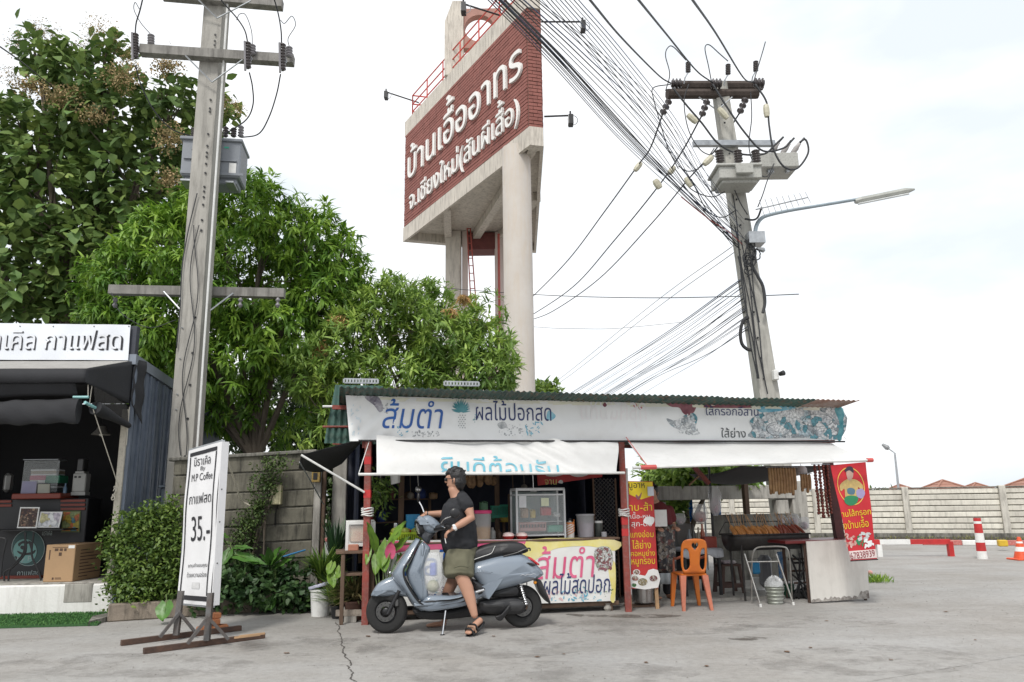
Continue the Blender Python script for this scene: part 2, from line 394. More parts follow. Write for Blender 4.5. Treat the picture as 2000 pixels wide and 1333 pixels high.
# ---------------------------------------------------------------- leaves
LV=np.array([(0,0),(.33,-1),(.33,0),(.33,1),(.7,-.72),(.7,0),(.7,.72),(1,0)])
LF=[(0,2,1),(0,3,2),(1,2,5,4),(2,3,6,5),(4,5,7),(5,6,7)]
def leaf_arrays(C,D,U,ln,wd,droop=.35,fold=.25):
 """leaves at C, pointing along D, face up U; returns verts (n*8,3)"""
 D=D/np.linalg.norm(D,axis=1)[:,None];S=np.cross(D,U);S/=np.linalg.norm(S,axis=1)[:,None]+1e-9;Un=np.cross(S,D)
 t=LV[:,0][None,:,None];s=LV[:,1][None,:,None]
 L_=ln[:,None,None];W_=wd[:,None,None]
 P=C[:,None,:]+D[:,None,:]*t*L_+S[:,None,:]*s*W_+Un[:,None,:]*(np.abs(s)*fold*W_-droop*L_*t*t)
 return P.reshape(-1,3)
def leaf_mesh(name,P,rnd,m,parent=None,kind='stuff',label=None,loc=None):
 n=len(P)//8;o_=np.array(W(parent))
 F=[];LT=[]
 base=np.arange(n)*8
 quads=np.array([f for f in LF if len(f)==4]);tris=np.array([f for f in LF if len(f)==3])
 tq=(base[:,None,None]+quads[None]).reshape(-1);tt=(base[:,None,None]+tris[None]).reshape(-1)
 loops=np.concatenate([tt,tq]);nt_,nq=n*len(tris),n*len(quads)
 starts=np.concatenate([np.arange(nt_)*3,nt_*3+np.arange(nq)*4])
 me=bpy.data.meshes.new(name);me.vertices.add(n*8);me.vertices.foreach_set('co',(P-o_).astype(np.float32).ravel())
 me.loops.add(len(loops));me.loops.foreach_set('vertex_index',loops.astype(np.int32))
 me.polygons.add(nt_+nq);me.polygons.foreach_set('loop_start',starts.astype(np.int32))
 me.update(calc_edges=True);me.validate()
 at=me.attributes.new('rnd','FLOAT','POINT');at.data.foreach_set('value',np.repeat(rnd,8).astype(np.float32))
 me.polygons.foreach_set('use_smooth',[True]*len(me.polygons))
 me.materials.append(m)
 o=bpy.data.objects.new(name,me);col.objects.link(o);o.parent=parent
 if kind:o['kind']=kind
 return o
def unit(n):
 d=rng.normal(size=(n,3));return d/np.linalg.norm(d,axis=1)[:,None]
# ================================================================ ground
def ground_mat():
 m=bpy.data.materials.new('road_concrete');m.use_nodes=True;t=m.node_tree;N=t.nodes.new;L=t.links.new
 b=t.nodes['Principled BSDF'];b.inputs['Roughness'].default_value=.88;b.inputs['Specular IOR Level'].default_value=.3
 g=N('ShaderNodeTexCoord')
 def noise(s,d,sx=1.,sy=1.,rough=.6):
  mp=N('ShaderNodeMapping');mp.inputs['Scale'].default_value=(sx,sy,1);L(g.outputs['Object'],mp.inputs[0])
  n=N('ShaderNodeTexNoise');n.inputs['Scale'].default_value=s;n.inputs['Detail'].default_value=d;n.inputs['Roughness'].default_value=rough;L(mp.outputs[0],n.inputs[0]);return n.outputs[0]
 def ramp(src,p0,c0,p1,c1):
  r=N('ShaderNodeValToRGB');r.color_ramp.elements[0].position=p0;r.color_ramp.elements[1].position=p1
  r.color_ramp.elements[0].color=c0+(1,);r.color_ramp.elements[1].color=c1+(1,);L(src,r.inputs[0]);return r.outputs[0]
 def mul(a,b_,f=1.):
  x=N('ShaderNodeMix');x.data_type='RGBA';x.blend_type='MULTIPLY';x.inputs[0].default_value=f;L(a,x.inputs[6]);L(b_,x.inputs[7]);return x.outputs[2]
 c=ramp(noise(.42,5),.35,(.385,.365,.34),.65,(.445,.437,.425))
 c=mul(c,ramp(noise(1.1,8,1,1.5,.7),.35,(.86,.85,.835),.62,(1,1,1)))
 c=mul(c,ramp(noise(14,6,1,1,.75),.3,(.78,.78,.78),.6,(1,1,1)))
 c=mul(c,ramp(noise(120,3,1,1,.7),.3,(.70,.70,.69),.62,(1.0,1,1)))
 # tyre tracks: long faint streaks along the road
 c=mul(c,ramp(noise(.7,6,.3,1.6,.65),.30,(.88,.88,.875),.55,(1,1,1)))
 L(c,b.inputs['Base Color'])
 bp=N('ShaderNodeBump');bp.inputs['Strength'].default_value=.35;bp.inputs['Distance'].default_value=.004;L(noise(90,5),bp.inputs['Height']);L(bp.outputs[0],b.inputs['Normal'])
 return m
M_ground=ground_mat()
mb=MB();mb.grid(lambda u,v:(-300+600*u,-60+660*v,0),13,13)
tag(mb.build('ground',M_ground),kind='structure')
def jag(p,q,n,amp,wd):
 p,q=V(p),V(q);t=(q-p).normalized();s=V((t.y,-t.x,0));vs=[];off=0
 for i in range(n+1):
  off=off*.75+random.uniform(-amp,amp);w_=wd*random.uniform(.25,1.3)
  c=p.lerp(q,i/n)+s*off
  vs+=[c-s*w_,c+s*w_]
 return vs,[(2*i,2*i+1,2*i+3,2*i+2)for i in range(n)]
M_crack=mk('crack_dirt',(.10,.09,.08),.95,var=.5,scale=30)
mb=MB()
pp=[Gd(655,1215,.004),Gd(668,1255,.004),Gd(680,1300,.004),Gd(698,1345,.004)]
for a,b in zip(pp,pp[1:]):mb.add(*jag(a,b,22,.014,.007))
mb.add(*jag(Gd(676,1298,.0045),Gd(600,1300,.0045),16,.008,.0025))
tag(mb.build('ground_crack',M_crack),kind='structure')
# damp patches and a worn strip in front of the stall (thin sheets over the road)
def patch(name,px,m,z=.004):
 P=catmull([Gd(x,y,z)for x,y in px],5,True);mb=MB();mb.add(P,[tuple(range(len(P)))]);return tag(mb.build(name,m),kind='structure')
M_damp=mk('damp_concrete',(.17,.15,.13),.55,var=.3,scale=6)
def fade(m,lo,hi,sc1):      # wear the edge of a stain away with noise
 t=m.node_tree;N=t.nodes.new;tc=N('ShaderNodeTexCoord');n=N('ShaderNodeTexNoise');n.inputs['Scale'].default_value=sc1;n.inputs['Detail'].default_value=8;n.inputs['Roughness'].default_value=.7;r=N('ShaderNodeMapRange');r.inputs[1].default_value=lo;r.inputs[2].default_value=hi;t.links.new(tc.outputs['Object'],n.inputs[0]);t.links.new(n.outputs[0],r.inputs[0]);t.links.new(r.outputs[0],t.nodes['Principled BSDF'].inputs['Alpha'])
fade(M_damp,.42,.62,5)
patch('damp_patch',[(1420,1246),(1450,1243.5),(1500,1246),(1480,1250.5),(1440,1250.5)],M_damp)
patch('damp_patch',[(1105,1199),(1160,1201),(1250,1200),(1330,1202),(1290,1207),(1200,1206),(1130,1205)],M_damp)
M_stain=mk('oil_stain',(.31,.295,.275),.85,var=.12,scale=9);fade(M_stain,.48,.85,2.2)
for i,(x,y,rx,ry)in enumerate(((900,1262,260,26),(1250,1226,230,16),(1560,1215,200,12),(560,1262,200,20),(1700,1290,240,30),(1050,1315,320,24),(250,1300,260,24),(1500,1150,160,12))):patch('stain',[(x+rx*math.cos(t),y+ry*math.sin(t))for t in[k*.7854 for k in range(8)]],M_stain,.0016+.0002*i)
M_joint=mk('slab_joint',(.2,.19,.17),.95)
for a,b in(((-200,1262),(620,1218)),((1130,1212),(2300,1168)),((1300,1400),(2100,1262))):mb=MB();mb.add(*jag(Gd(*a,.0045),Gd(*b,.0045),60,.004,.003));tag(mb.build('slab_joint',M_joint),kind='structure')
n=3200;C=np.zeros((n,3));C[:,0]=rng.uniform(-7,8,n);C[:,1]=5.2+rng.random(n)**.8*8;C[:,2]=.004
leaf_mesh('grit',leaf_arrays(C,unit(n)*np.array([1,1,.15]),np.tile([0,0,1.],(n,1))+unit(n)*.3,rng.uniform(.005,.018,n),rng.uniform(.002,.006,n),0,.6),rng.random(n),mk('grit',(.22,.2,.17),.9,hue=True))
# litter: dry leaves on the road
M_litter=mk('dry_leaf',(.16,.09,.05),.9,var=.4)
LFL=('below the right end of the counter','below the castor of the counter','at the lower right corner of the white cart panel','on the open road below the folding stand','on the open road below the zinc bucket','alone on the road far right below the bollard','near the bottom edge at the right','under the front wheel of the scooter','beside the sandal of the rider','near the bottom edge below the menu sign','between the banner stand and the cracked joint','on the road below the middle red post','at the right edge of the road')
for i,(x,y)in enumerate([(1101,1278),(1050,1283),(1614,1213),(1583,1265),(1537,1273),(1848,1195),(1740,1289),(719,1243),(964,1243),(1380,1301),(560,1276),(1262,1294),(1905,1250)]):
 p=Gd(x,y,.006);a=random.random()*6;mb=MB();s=random.uniform(.012,.028)
 q=[p+V((math.cos(a+k*math.pi/3)*s*(1 if k%3 else 1.6),math.sin(a+k*math.pi/3)*s*(1 if k%3 else 1.6),.004*(k%2)))for k in range(6)]
 mb.add(q,[tuple(range(6))]);one('fallen_leaf',mb,M_litter,'small dry brown leaf '+LFL[i],'leaf','dry leaves scattered on the road')
# ================================================================ far wall on the right, kerb, verge
WA,WB=Pd(1440,1052,30),Pd(2030,1052,21)   # directions checked against the photo
WA.z=WB.z=0
def far_wall():
 # wall line: measured from its foot, about 24 m away
 p0=Gd(1778,1056,.0);d=V((.86,-.31,0)).normalized()          # towards the right it comes nearer
 th=thing('boundary_wall','long lime-washed precast concrete wall with grey posts behind the barrier','wall',p0)
 pitch=2.55;pl=Pl(p0,d)
 topz={}
 bh=.170;n=8;z0=.16
 for k in range(-9,5):
  a=k*pitch
  mb=MB(Matrix(((d.x,-d.y,0,p0.x),(d.y,d.x,0,p0.y),(0,0,1,0),(0,0,0,1))))
  mb.bbox((a-.09,-.13,0),(a+.09,.13,z0+n*bh+.06),.015);mb.build('post',M_wallw,th)
 plank=None
 for k in range(-9,4):
  for j in range(n):
   if plank is None:
    m2=MB();m2.bbox((0,-.04,.012),(pitch-.18,.04,bh-.014),.012);plank=m2.build('plank',mk('limewash_plank',(.78,.75,.66),.9,c2=(.62,.59,.52),scale=1.2,bump=.3,bs=30,streak=.35,sc_=(.10,.095,.08),rnd=.15),th,local=True);o=plank
   else:o=plank.copy();col.objects.link(o)
   a=k*pitch+.09
   o.location=d*a+V((0,0,z0+j*bh));o.rotation_euler=(0,random.uniform(-.002,.002),math.atan2(d.y,d.x))
 M=Matrix(((d.x,-d.y,0,p0.x),(d.y,d.x,0,p0.y),(0,0,1,0),(0,0,0,1)))
 for k in range(-9,4):
  mb=MB(M);a=k*pitch
  mb.bbox((a+.09,-.07,z0+n*bh),(a+pitch-.09,.07,z0+n*bh+.04),.01);mb.build('coping',M_conc_dark,th)
  mb=MB(M);mb.box((a+.09,-.012,z0),(a+pitch-.09,.012,z0+n*bh-.01));mb.build('backing',M_conc_dark,th)
 mb=MB(M);mb.box((-9*pitch,-.17,0),(4*pitch,-.131,z0+.06));mb.build('foot_beam',M_conc_dark,th)
 # verge and kerb
 mb=MB(M);mb.box((-24,-2.2,0),(12,-.18,.1));tag(mb.build('verge',M_soil),kind='structure')
 kb=thing('kerb','low kerb painted in red and white blocks along the wall foot','kerb',p0+d*0-V((-d.y,d.x,0))*2.3)
 for k in range(-24,14):
  mb=MB(M);mb.bbox((k*.95+.004,-2.36,0),(k*.95+.95,-2.2,.13),.015);mb.build('kerb_block',M_white if k%2 else mk('faded_red_paint',(.55,.16,.14),.6,var=.35,dirt=.4,sc_=(.6,.5,.45)),kb)
 # tufts of grass on the verge
 n=2600;C=np.zeros((n,3));aa=rng.uniform(-22,11,n);bb=rng.uniform(-2.0,-.3,n)
 C[:,0]=p0.x+d.x*aa-d.y*bb;C[:,1]=p0.y+d.y*aa+d.x*bb;C[:,2]=.1
 D=unit(n)*.5;D[:,2]=1
 P=leaf_arrays(C,D,unit(n),rng.uniform(.03,.09,n)*(.4+rng.random(n)),np.full(n,.01))
 leaf_mesh('grass_tufts',P,rng.random(n),mk('dry_grass',(.16,.17,.06),.8,hue=True),kind='stuff')
 return p0,d,M,z0+n*bh
WP0,WD,WM,WTOP=far_wall()
# houses behind the wall
M_rooft=mk('roof_tiles',(.40,.21,.155),.8,var=.3,scale=20,bump=.4,bs=30)
M_housew=mk('house_wall',(.62,.55,.46),.85)
M_dglass=mk('dark_glass',(.05,.06,.07),.1)
def house(px,ytop,dist,wdt,label):
 c=Pd(px,ytop,dist);H_=c.z;th=thing('house',label,'house',(c.x,c.y,0),'houses behind the boundary wall')
 hw=wdt/2;rise=wdt*.26;ez=H_-rise
 mb=MB();x,y=c.x,c.y
 mb.box((x-hw+.6,y-hw+.6,0),(x+hw-.6,y+hw-.6,ez));mb.build('wall',M_housew,th)
 base=[]
 for k,(a,b)in enumerate(((-1,-1),(1,-1),(1,1),(-1,1))):
  a2,b2=((1,-1),(1,1),(-1,1),(-1,-1))[k];nrow=12
  mb=MB()
  for r in range(nrow):     # courses of tiles, each lapping the one below
   t0,t1=r/nrow,(r+1)/nrow
   def q(aa,bb,t,dz):return(x+aa*hw*(1-t)*1.0,y+bb*hw*(1-t),ez+rise*t+dz)
   mb.add([q(a,b,t0,.05),q(a2,b2,t0,.05),q(a2,b2,t1,.0),q(a,b,t1,.0),q(a,b,t0,-.02),q(a2,b2,t0,-.02)],[(0,1,2,3),(0,4,5,1)])
  mb.build('roof',M_rooft,th)
  mb=MB();mb.tube([(x+a*hw,y+b*hw,ez+.06),(x,y,ez+rise+.06)],.07,6);mb.build('ridge',M_rooft,th)
 mb=MB();mb.box((x-hw-.05,y-hw-.05,ez-.14),(x+hw+.05,y+hw+.05,ez-.021));mb.build('eaves_board',M_white,th)
 for sx in(-.5,.5):
  mb=MB();mb.box((x+sx*hw-.6,y-hw+.55,ez-1.9),(x+sx*hw+.6,y-hw+.59,ez-.6));f=mb.build('window',M_white,th)
  mb=MB();mb.box((x+sx*hw-.52,y-hw+.53,ez-1.82),(x+sx*hw+.52,y-hw+.545,ez-.68));mb.build('pane',M_dglass,f)
house(1757,948,62,9.5,'left one of the houses with brown hipped roofs, under the street lamp')
house(1841,939.5,55,12.5,'largest brown hipped roof rising above the wall between the lamp and the bollard')
house(1905,944.5,66,8.5,'small brown hipped roof behind the wall near the bollard')
house(2035,925,48,10,'brown hipped roof at the right edge of the photo')
# street lamp far behind the houses
def far_lamp():
 b=Pd(1757,975,50);t=Pd(1747.5,885,50);h=Pd(1723,868,50.3)
 th=thing('street_lamp','slim grey street lamp standing alone behind the far wall','street lamp',(b.x,b.y,0))
 mb=MB();mb.tube([(b.x,b.y,0),(b.x,b.y,b.z),t],[.11,.09,.06],8);mb.build('pole',M_galv,th)
 mid=t.lerp(h,.45);mb=MB();mb.tube([t,mid],.045,6);mb.build('arm',M_galv,th)
 mb=MB();mb.tube([mid,mid.lerp(h,.3),h],[.1,.17,.08],8);mb.build('lamp_head',mk('lamp_grey',(.25,.26,.27),.5),th)
far_lamp()
# tube barrier
def barrier():
 p0=Gd(1858,1087);d=V((-1,.10,0)).normalized();s=1.0
 th=thing('tube_barrier','low red and white tube barrier beside the hanging red banner','barrier',p0)
 top=Pd(1852,1058,p0.y).z;r=.052
 L_=1.0
 seg=[(0,.02,0),(0,1,0)]
 mb=MB();mb.tube([p0,p0+V((0,0,top))],r,4,sq=True);mb.build('leg',M_red,th)
 xs=[0,.85,1.5,2.6]
 for i in range(3):
  mb=MB();mb.tube([p0+d*xs[i]+V((0,0,top)),p0+d*xs[i+1]+V((0,0,top))],r+.001,4,sq=True);mb.build('rail',(M_red,M_white,M_red)[i],th)
 mb=MB();q=p0+d*1.52;mb.tube([q,q+V((0,0,top-.05))],r,4,sq=True);mb.build('leg',M_white,th)
barrier()
def bollard():
 p=Gd(1919,1092);zt=Pd(1912,1012,p.y).z
 th=thing('bollard','tall red and white striped bollard post by the wall','bollard',p)
 e=[0,.16,.38,.62,.86,.92,1];cs=[M_white,M_red,M_white,M_red,M_white,M_red]
 e=[0,.19,.40,.63,.86,.92,1.0]
 for i in range(6):
  mb=MB();r=lambda t:.10-.028*t
  mb.lathe([(r(e[i]),zt*e[i]),(r(e[i+1]),zt*e[i+1])]+([(0,zt)]if i==5 else[]),p,20);mb.build('band',cs[i],th,smooth=True)
bollard()
def cone():
 p=Gd(1996,1094);zt=Pd(1990,1050,p.y).z
 M_or=mk('cone_orange',(.75,.10,.03),.5,dirt=.2)
 th=thing('traffic_cone','orange traffic cone with white collar at the right edge','traffic cone',p)
 mb=MB();mb.bbox((p.x-.2,p.y-.2,0),(p.x+.2,p.y+.2,.035),.01);mb.build('base',M_or,th)
 rr=lambda t:.15-.12*t
 for a,b,m in((.05,.36,M_or),(.36,.56,M_white),(.56,.72,M_or),(.72,.8,M_white),(.8,1,M_or)):
  mb=MB();mb.lathe([(rr(a),zt*a+.01),(rr(b),zt*b+.01)]+([(0,zt+.01)]if b==1 else[]),p,20);mb.build('cone_body' if m is M_or else 'reflective_collar',m,th,smooth=True)
cone()
p=Gd(1960,1076);mb=MB(WM);q=WM.inverted()@p
mb.bbox((q.x-.1,q.y-.1,.1),(q.x+.1,q.y+.1,.25),.02);one('yellow_crate',mb,mk('yellow_plastic',(.65,.42,.03),.5),'small yellow box on the verge between bollard and cone','box')
# weeds along the top of the far wall and a distant small bush by the tower
def tuft(px,py,dist,w_,h_,n,label,name='weed'):
 c=Pd(px,py,dist);th=thing(name,label,'plant',(c.x,c.y,0),'weeds growing behind the far wall')
 C=np.stack([rng.normal(0,w_,n)+c.x,rng.normal(0,w_,n)+c.y,c.z-h_*rng.random(n)**1.2],1)
 D=unit(n)*.6;D[:,2]+=.7
 leaf_mesh('foliage',leaf_arrays(C,D,unit(n),rng.uniform(.1,.25,n),rng.uniform(.02,.05,n)),rng.random(n),mk('weed_leaf',(.13,.2,.05),.7,hue=True,transl=.3),th)
 mb=MB()
 for k in range(8):
  x,y=c.x+random.gauss(0,w_*.7),c.y+random.gauss(0,w_*.7);mb.tube([(x,y,0),(x+random.uniform(-.2,.2),y,c.z-.1*k*h_*.5)],.015,4)
 mb.build('stem',M_wood,th)
tuft(1706,958,27.5,.35,.7,300,'yellowish weeds rising above the wall beside the red banner')
tuft(1740,965,27.5,.5,.5,200,'low weeds showing over the wall left of the roofs')
# ================================================================ sign tower
def tower():
 nearc=Pd(1048,283,21.);Hs=nearc.z
 S0=Gd(1035,283,Hs);S0b=Gd(1062,286,Hs);S1=Gd(787,473,Hs);S1b=Gd(795,476,Hs);S2=Gd(1047,495,Hs)
 zdir=V((0,0,1))
 face=Pl((S1.x,S1.y,0),V((S0.x-S1.x,S0.y-S1.y,0)))
 wid=(V((S0.x,S0.y,0))-V((S1.x,S1.y,0))).length
 cham=Pl((S0.x,S0.y,0),V((S0b.x-S0.x,S0b.y-S0.y,0)));cw=(S0b-S0).length
 zb0=face.ab(1034,247)[1];zb1=face.ab(1030,13)[1];ztop=zb1+(face.ab(790,232)[1]-face.ab(790,260)[1])
 print('tower',Hs,wid,cw,zb0,zb1,ztop,S0,S1,S2,S0b)
 base=V((S0.x-1,S0.y+1.5,0))
 th=thing('sign_tower','tall triangular cream tower with brick sign box and round columns behind the stall','tower',base)
 c=(S0+S0b+S1+S2)/4
 def inset(p,d):
  v=V((p.x-c.x,p.y-c.y,0));return V((p.x,p.y,0))-v.normalized()*d
 ring=[S1,S0,S0b,S2]
 # lower ring beam (slab edge), brick band, upper slab
 def rng_wall(r,z0,z1,m,name,thick=.35):
  mb=MB();n=len(r)
  o=[V((p.x,p.y,z0))for p in r];i=[inset(p,thick)+V((0,0,z0))for p in r];dz=V((0,0,z1-z0))
  mb.add(o+i+[p+dz for p in o]+[p+dz for p in i],[q for k in range(n)for q in((k,(k+1)%n,(k+1)%n+2*n,k+2*n),(k+n,k+3*n,(k+1)%n+3*n,(k+1)%n+n),(k,k+n,(k+1)%n+n,(k+1)%n),(k+2*n,(k+1)%n+2*n,(k+1)%n+3*n,k+3*n))])
  mb.f.append(tuple(range(0,0)))if False else None
  return mb.build(name,m,th)
 rng_wall(ring,Hs,zb0,M_cream,'ring_beam')
 br=[inset(p,.10)for p in ring]
 rng_wall(br,zb0,zb1,mk('brick_mortar',(.25,.17,.14),.9,var=.3,scale=3),'core_wall',.3)
 rng_wall(ring,zb1,ztop,M_cream,'upper_slab',.5)
 mb=MB();q=[inset(p,.2)+V((0,0,Hs+.35))for p in ring];mb.prism(q,None,(0,0,.1));mb.build('soffit',M_cream,th)
 mb=MB();q=[inset(p,.45)+V((0,0,ztop-.1))for p in ring];mb.prism(q,None,(0,0,.08));mb.build('roof_slab',M_cream,th)
 # soffit beams
 mid01=(S0+S1)/2
 for a,b in(((S0+S0b)/2,(S1+S2)/2),(S1.lerp(S2,.33),S1.lerp(S0,.42)),(S1.lerp(S2,.66),S0b.lerp(S2,.4))):
  d=V((b.x-a.x,b.y-a.y,0));L_=d.length;d.normalize();s=V((-d.y,d.x,0))*.14
  a0=V((a.x,a.y,Hs+.03))+d*.3;b0=V((b.x,b.y,Hs+.03))-d*.3
  mb=MB();mb.prism([a0-s,a0+s,b0+s,b0-s],None,(0,0,.31));mb.build('soffit_beam',M_cream,th)
 # bricks: courses with recessed joints
 M_brick=mk('tower_brick',(.30,.115,.095),.85,c2=(.22,.08,.065),scale=2.4,bump=.2,streak=.2,hue=False)
 M_brick2=M_brick
 H_=zb1-zb0;nc=34;ch=H_/nc
 cnt=0
 for(A,B,nm)in((br[0],br[1],0),(br[1],br[2],1),(br[2],br[3],2)):
  ex=V((B.x-A.x,B.y-A.y,0));Lw=ex.length;ex.normalize();n_=V((ex.y,-ex.x,0))
  if n_.dot(V((A.x-c.x,A.y-c.y,0)))<0:n_=-n_
  bl=1.24 if nm!=1 else Lw/1.5
  mb=MB()
  for r in range(nc):
   x=-(r%2)*bl/2
   while x<Lw-.01:
    a0,a1=max(0,x)+.006,min(Lw,x+bl)-.006
    if a1-a0>.03:
     pr=random.uniform(.03,.045);z0,z1=zb0+r*ch+ch*.1,zb0+(r+1)*ch-ch*.1
     o=V((A.x,A.y,0));q=lambda a,z,k:o+ex*a+V((0,0,z))+n_*k
     mb.add([q(a0,z0,.001),q(a1,z0,.001),q(a1,z1,.001),q(a0,z1,.001),q(a0,z0,pr),q(a1,z0,pr),q(a1,z1,pr),q(a0,z1,pr)],[(4,5,6,7),(0,1,5,4),(1,2,6,5),(2,3,7,6),(3,0,4,7)])
    x+=bl
  mb.build('brickwork',M_brick,th,kind='stuff')
 # letters, standing proud on the brick face
 fp=Pl(br[0],V((br[1].x-br[0].x,br[1].y-br[0].y,0)))
 M_let=mk('white_letter',(.82,.81,.78),.5,var=.06)
 def row(s,xl,yl_b,xr,yr_b,hfac,bold,trk=0):
  a0,b0=fp.ab(xl,yl_b);a1,b1=fp.ab(xr,yr_b);vs,fs,lps=layout(s,bold,trk)
  X=[v[0]for v in vs];Y=[v[1]for v in vs];sc1=hfac
  lo=min(Y)
  text_ab(fp,vs,fs,lps,(a0,(b0+b1)/2+lo*sc1,a1,(b0+b1)/2+max(Y)*sc1),M_let,th,'sign_lettering',.045,None,0,.08)
 row('บ้านเอื้ออาทร',801,347,1024,153,1.7,.026)
 row('จ.เชียงใหม่(สันผีเสื้อ)',804,404,1019,243,1.08,.018)
 # columns
 def column(px0,px1,py,dist,name='column',z1=Hs+.35,ns=32):
  a,b=Pd(px0,py,dist),Pd(px1,py,dist);r=(b-a).length/2;cc=(a+b)/2
  mb=MB();mb.lathe([(r,0),(r,z1*.5),(r,z1)],(cc.x,cc.y,0),ns);return mb.build(name,M_colm,th,smooth=True),cc,r
 M_colm=mk('column_paint',(.60,.56,.52),.75,c2=(.54,.49,.44),scale=.8,bump=.1,streak=.3,sc_=(.55,.43,.30))
 M_pink=mk('pinkish_paint',(.60,.51,.47),.8,var=.1,scale=1)
 column(982,1038,400,22.0)
 # rear columns: square ones near the far corners of the triangle
 def sqcol(px0,px1,py,dist,dep,m=M_cream):
  a,b=Pd(px0,py,dist),Pd(px1,py,dist);ex=V((1,0,0))
  mb=MB();mb.bbox((a.x,a.y,0),(b.x,a.y+dep,Hs+.34),.03);return mb.build('column',m,th)
 l1=S1.lerp(S2,.36);dl=l1.y-1.0
 sqcol(870,900,500,dl,.5,M_cream);
 a=Pd(902,500,dl);mb=MB();mb.bbox((a.x,a.y+.1,0),(a.x+.22,a.y+.6,Hs+.34),.02);mb.build('column',M_pink,th)
 sqcol(966,990,500,dl+.2,.5,M_pink)
 # dark red tank box under the soffit between the rear columns
 a=Pd(911,440,dl+.1);b=Pd(968,485,dl+.1)
 mb=MB();mb.bbox((a.x,a.y+.1,b.z),(b.x,a.y+1.0,Hs+.3),.02);mb.build('hatch_box',mk('hatch_red',(.16,.045,.04),.7,var=.3),th)
 # ladder
 ld=thing('ladder','tall thin red steel ladder hanging between the tower columns','ladder',(Pd(920,560,dl-.3).x,dl-.3,0))
 M_lr=mk('ladder_red',(.42,.09,.07),.6)
 a1,a2=Pd(912,440,dl-.15),Pd(925,700,dl-.6);b1,b2=Pd(918,440,dl-.15),Pd(938,700,dl-.6)
 for a,b in((a1,a2),(b1,b2)):
  q=b+(b-a).normalized()*((b.z)/abs((b-a).normalized().z));mb=MB();mb.tube([a,b,q],.028,6);mb.build('rail',M_lr,ld)
 nr=26
 for k in range(nr):
  t=(k+.5)/nr;mb=MB();mb.tube([a1.lerp(a2,t*1.5),b1.lerp(b2,t*1.5)],.02,5);mb.build('rung',M_lr,ld)
 p=Pd(976,660,dl-.4);mb=MB();mb.tube([(p.x,p.y,0),(p.x,p.y,Hs)],.05,8);mb.build('drain_pipe',M_lr,th,smooth=True)
 # railing on the roof edge (left end) and the arched lantern
 rl=thing('roof_railing','red steel railing round the left end of the tower roof','railing',(S1.x,S1.y,ztop))
 rp=[inset(S1,.5),inset(S1.lerp(S0,1.),.6)]
 def rail(A,B,n,hh=None):
  hh=hh or[.9]
  for z in hh:
   mb=MB();mb.tube([A+V((0,0,ztop+z)),B+V((0,0,ztop+z))],.028,6);mb.build('rail',M_redr,rl)
  for k in range(n+1):
   q=A.lerp(B,k/n);mb=MB();mb.tube([q+V((0,0,ztop)),q+V((0,0,ztop+hh[-1]))],.028,6);mb.build('baluster',M_redr,rl)
 M_redr=mk('railing_red',(.60,.07,.05),.5)
 rail(rp[0],rp[1],6,[.3,.65,1.05]);rail(rp[0],inset(S1.lerp(S2,.8),.7),6,[.3,.65,1.05])
 # lantern: two piers carrying a plate with a round opening
 M_lpink=mk('lantern_brick',(.40,.22,.18),.85,var=.2)
 d0=S0.y+1.3;a,b=Pd(868,130,d0+3.6),Pd(905,130,d0+3.6)
 mb=MB();zt=Pd(900,2,d0+3.6).z
 mb.add([(a.x,a.y,ztop),(b.x,a.y,ztop),(b.x,a.y,zt),(a.x+.3,a.y,zt),(a.x,a.y,zt-.9)]+[(a.x,a.y+.5,ztop),(b.x,a.y+.5,ztop),(b.x,a.y+.5,zt),(a.x+.3,a.y+.5,zt),(a.x,a.y+.5,zt-.9)],[(0,1,2,3,4),(9,8,7,6,5),(0,5,6,1),(1,6,7,2),(2,7,8,3),(3,8,9,4),(4,9,5,0)])
 mb.build('lantern_pier',M_cream,th)
 mb=MB();cc=Pd(936,52,d0+3.6);y0,y1=cc.y+.1,cc.y+.42;r=abs(Pd(965,52,d0+3.6).x-cc.x);R_=r*1.75;nn=48;vs=[]
 for k in range(nn):
  t=2*math.pi*k/nn;m_=max(abs(math.cos(t)),abs(math.sin(t)))
  for rr,yy in((r,y0),(R_/m_*.85,y0),(R_/m_*.85,y1),(r,y1)):vs.append((cc.x+rr*math.cos(t),yy,cc.z+rr*math.sin(t)))
 mb.add(vs,[(4*k+i,4*k+(i+1)%4,4*((k+1)%nn)+(i+1)%4,4*((k+1)%nn)+i)for k in range(nn)for i in range(4)])
 mb.build('lantern_ring',M_lpink,th)
 mb=MB();x=cc.x+R_*.9;mb.bbox((x,cc.y-.05,ztop),(x+.5,cc.y+.5,cc.z+R_),.03);mb.build('lantern_pier',M_cream,th)
 # floodlights on arms
 def flood(a,b,label):
  f=thing('floodlight',label,'floodlight',a,'floodlights on arms of the sign tower');mb=MB();mb.tube([a,b],.028,6);mb.build('arm',M_black,f)
  mb=MB();mb.box((b.x-.06,b.y-.14,b.z-.32),(b.x+.08,b.y+.14,b.z-.02));mb.build('lamp_housing',M_black,f)
  mb=MB();mb.box((b.x-.075,b.y-.12,b.z-.3),(b.x-.061,b.y+.12,b.z-.05));mb.build('lens',mk('lamp_lens',(.6,.62,.62),.2),f)
  mb=MB();mb.tube([(b.x+.06+.16*math.sin(t),b.y,b.z-.16+.16*math.cos(t))for t in[k*.45 for k in range(8)]],.012,4);mb.build('bracket',M_galv,f)
  mb=MB();mb.tube([b-V((0,0,.05)),b+V((0,0,.14))],.03,6);mb.build('stub',M_black,f)
 y=S0b.y
 flood(Pd(1057,43,y+.1),Pd(1138,43,y-.2),'upper black floodlight on an arm right of the brick sign')
 flood(Pd(1063,228,y+.1),Pd(1114,226,y-.1),'lower black floodlight on an arm right of the brick sign')
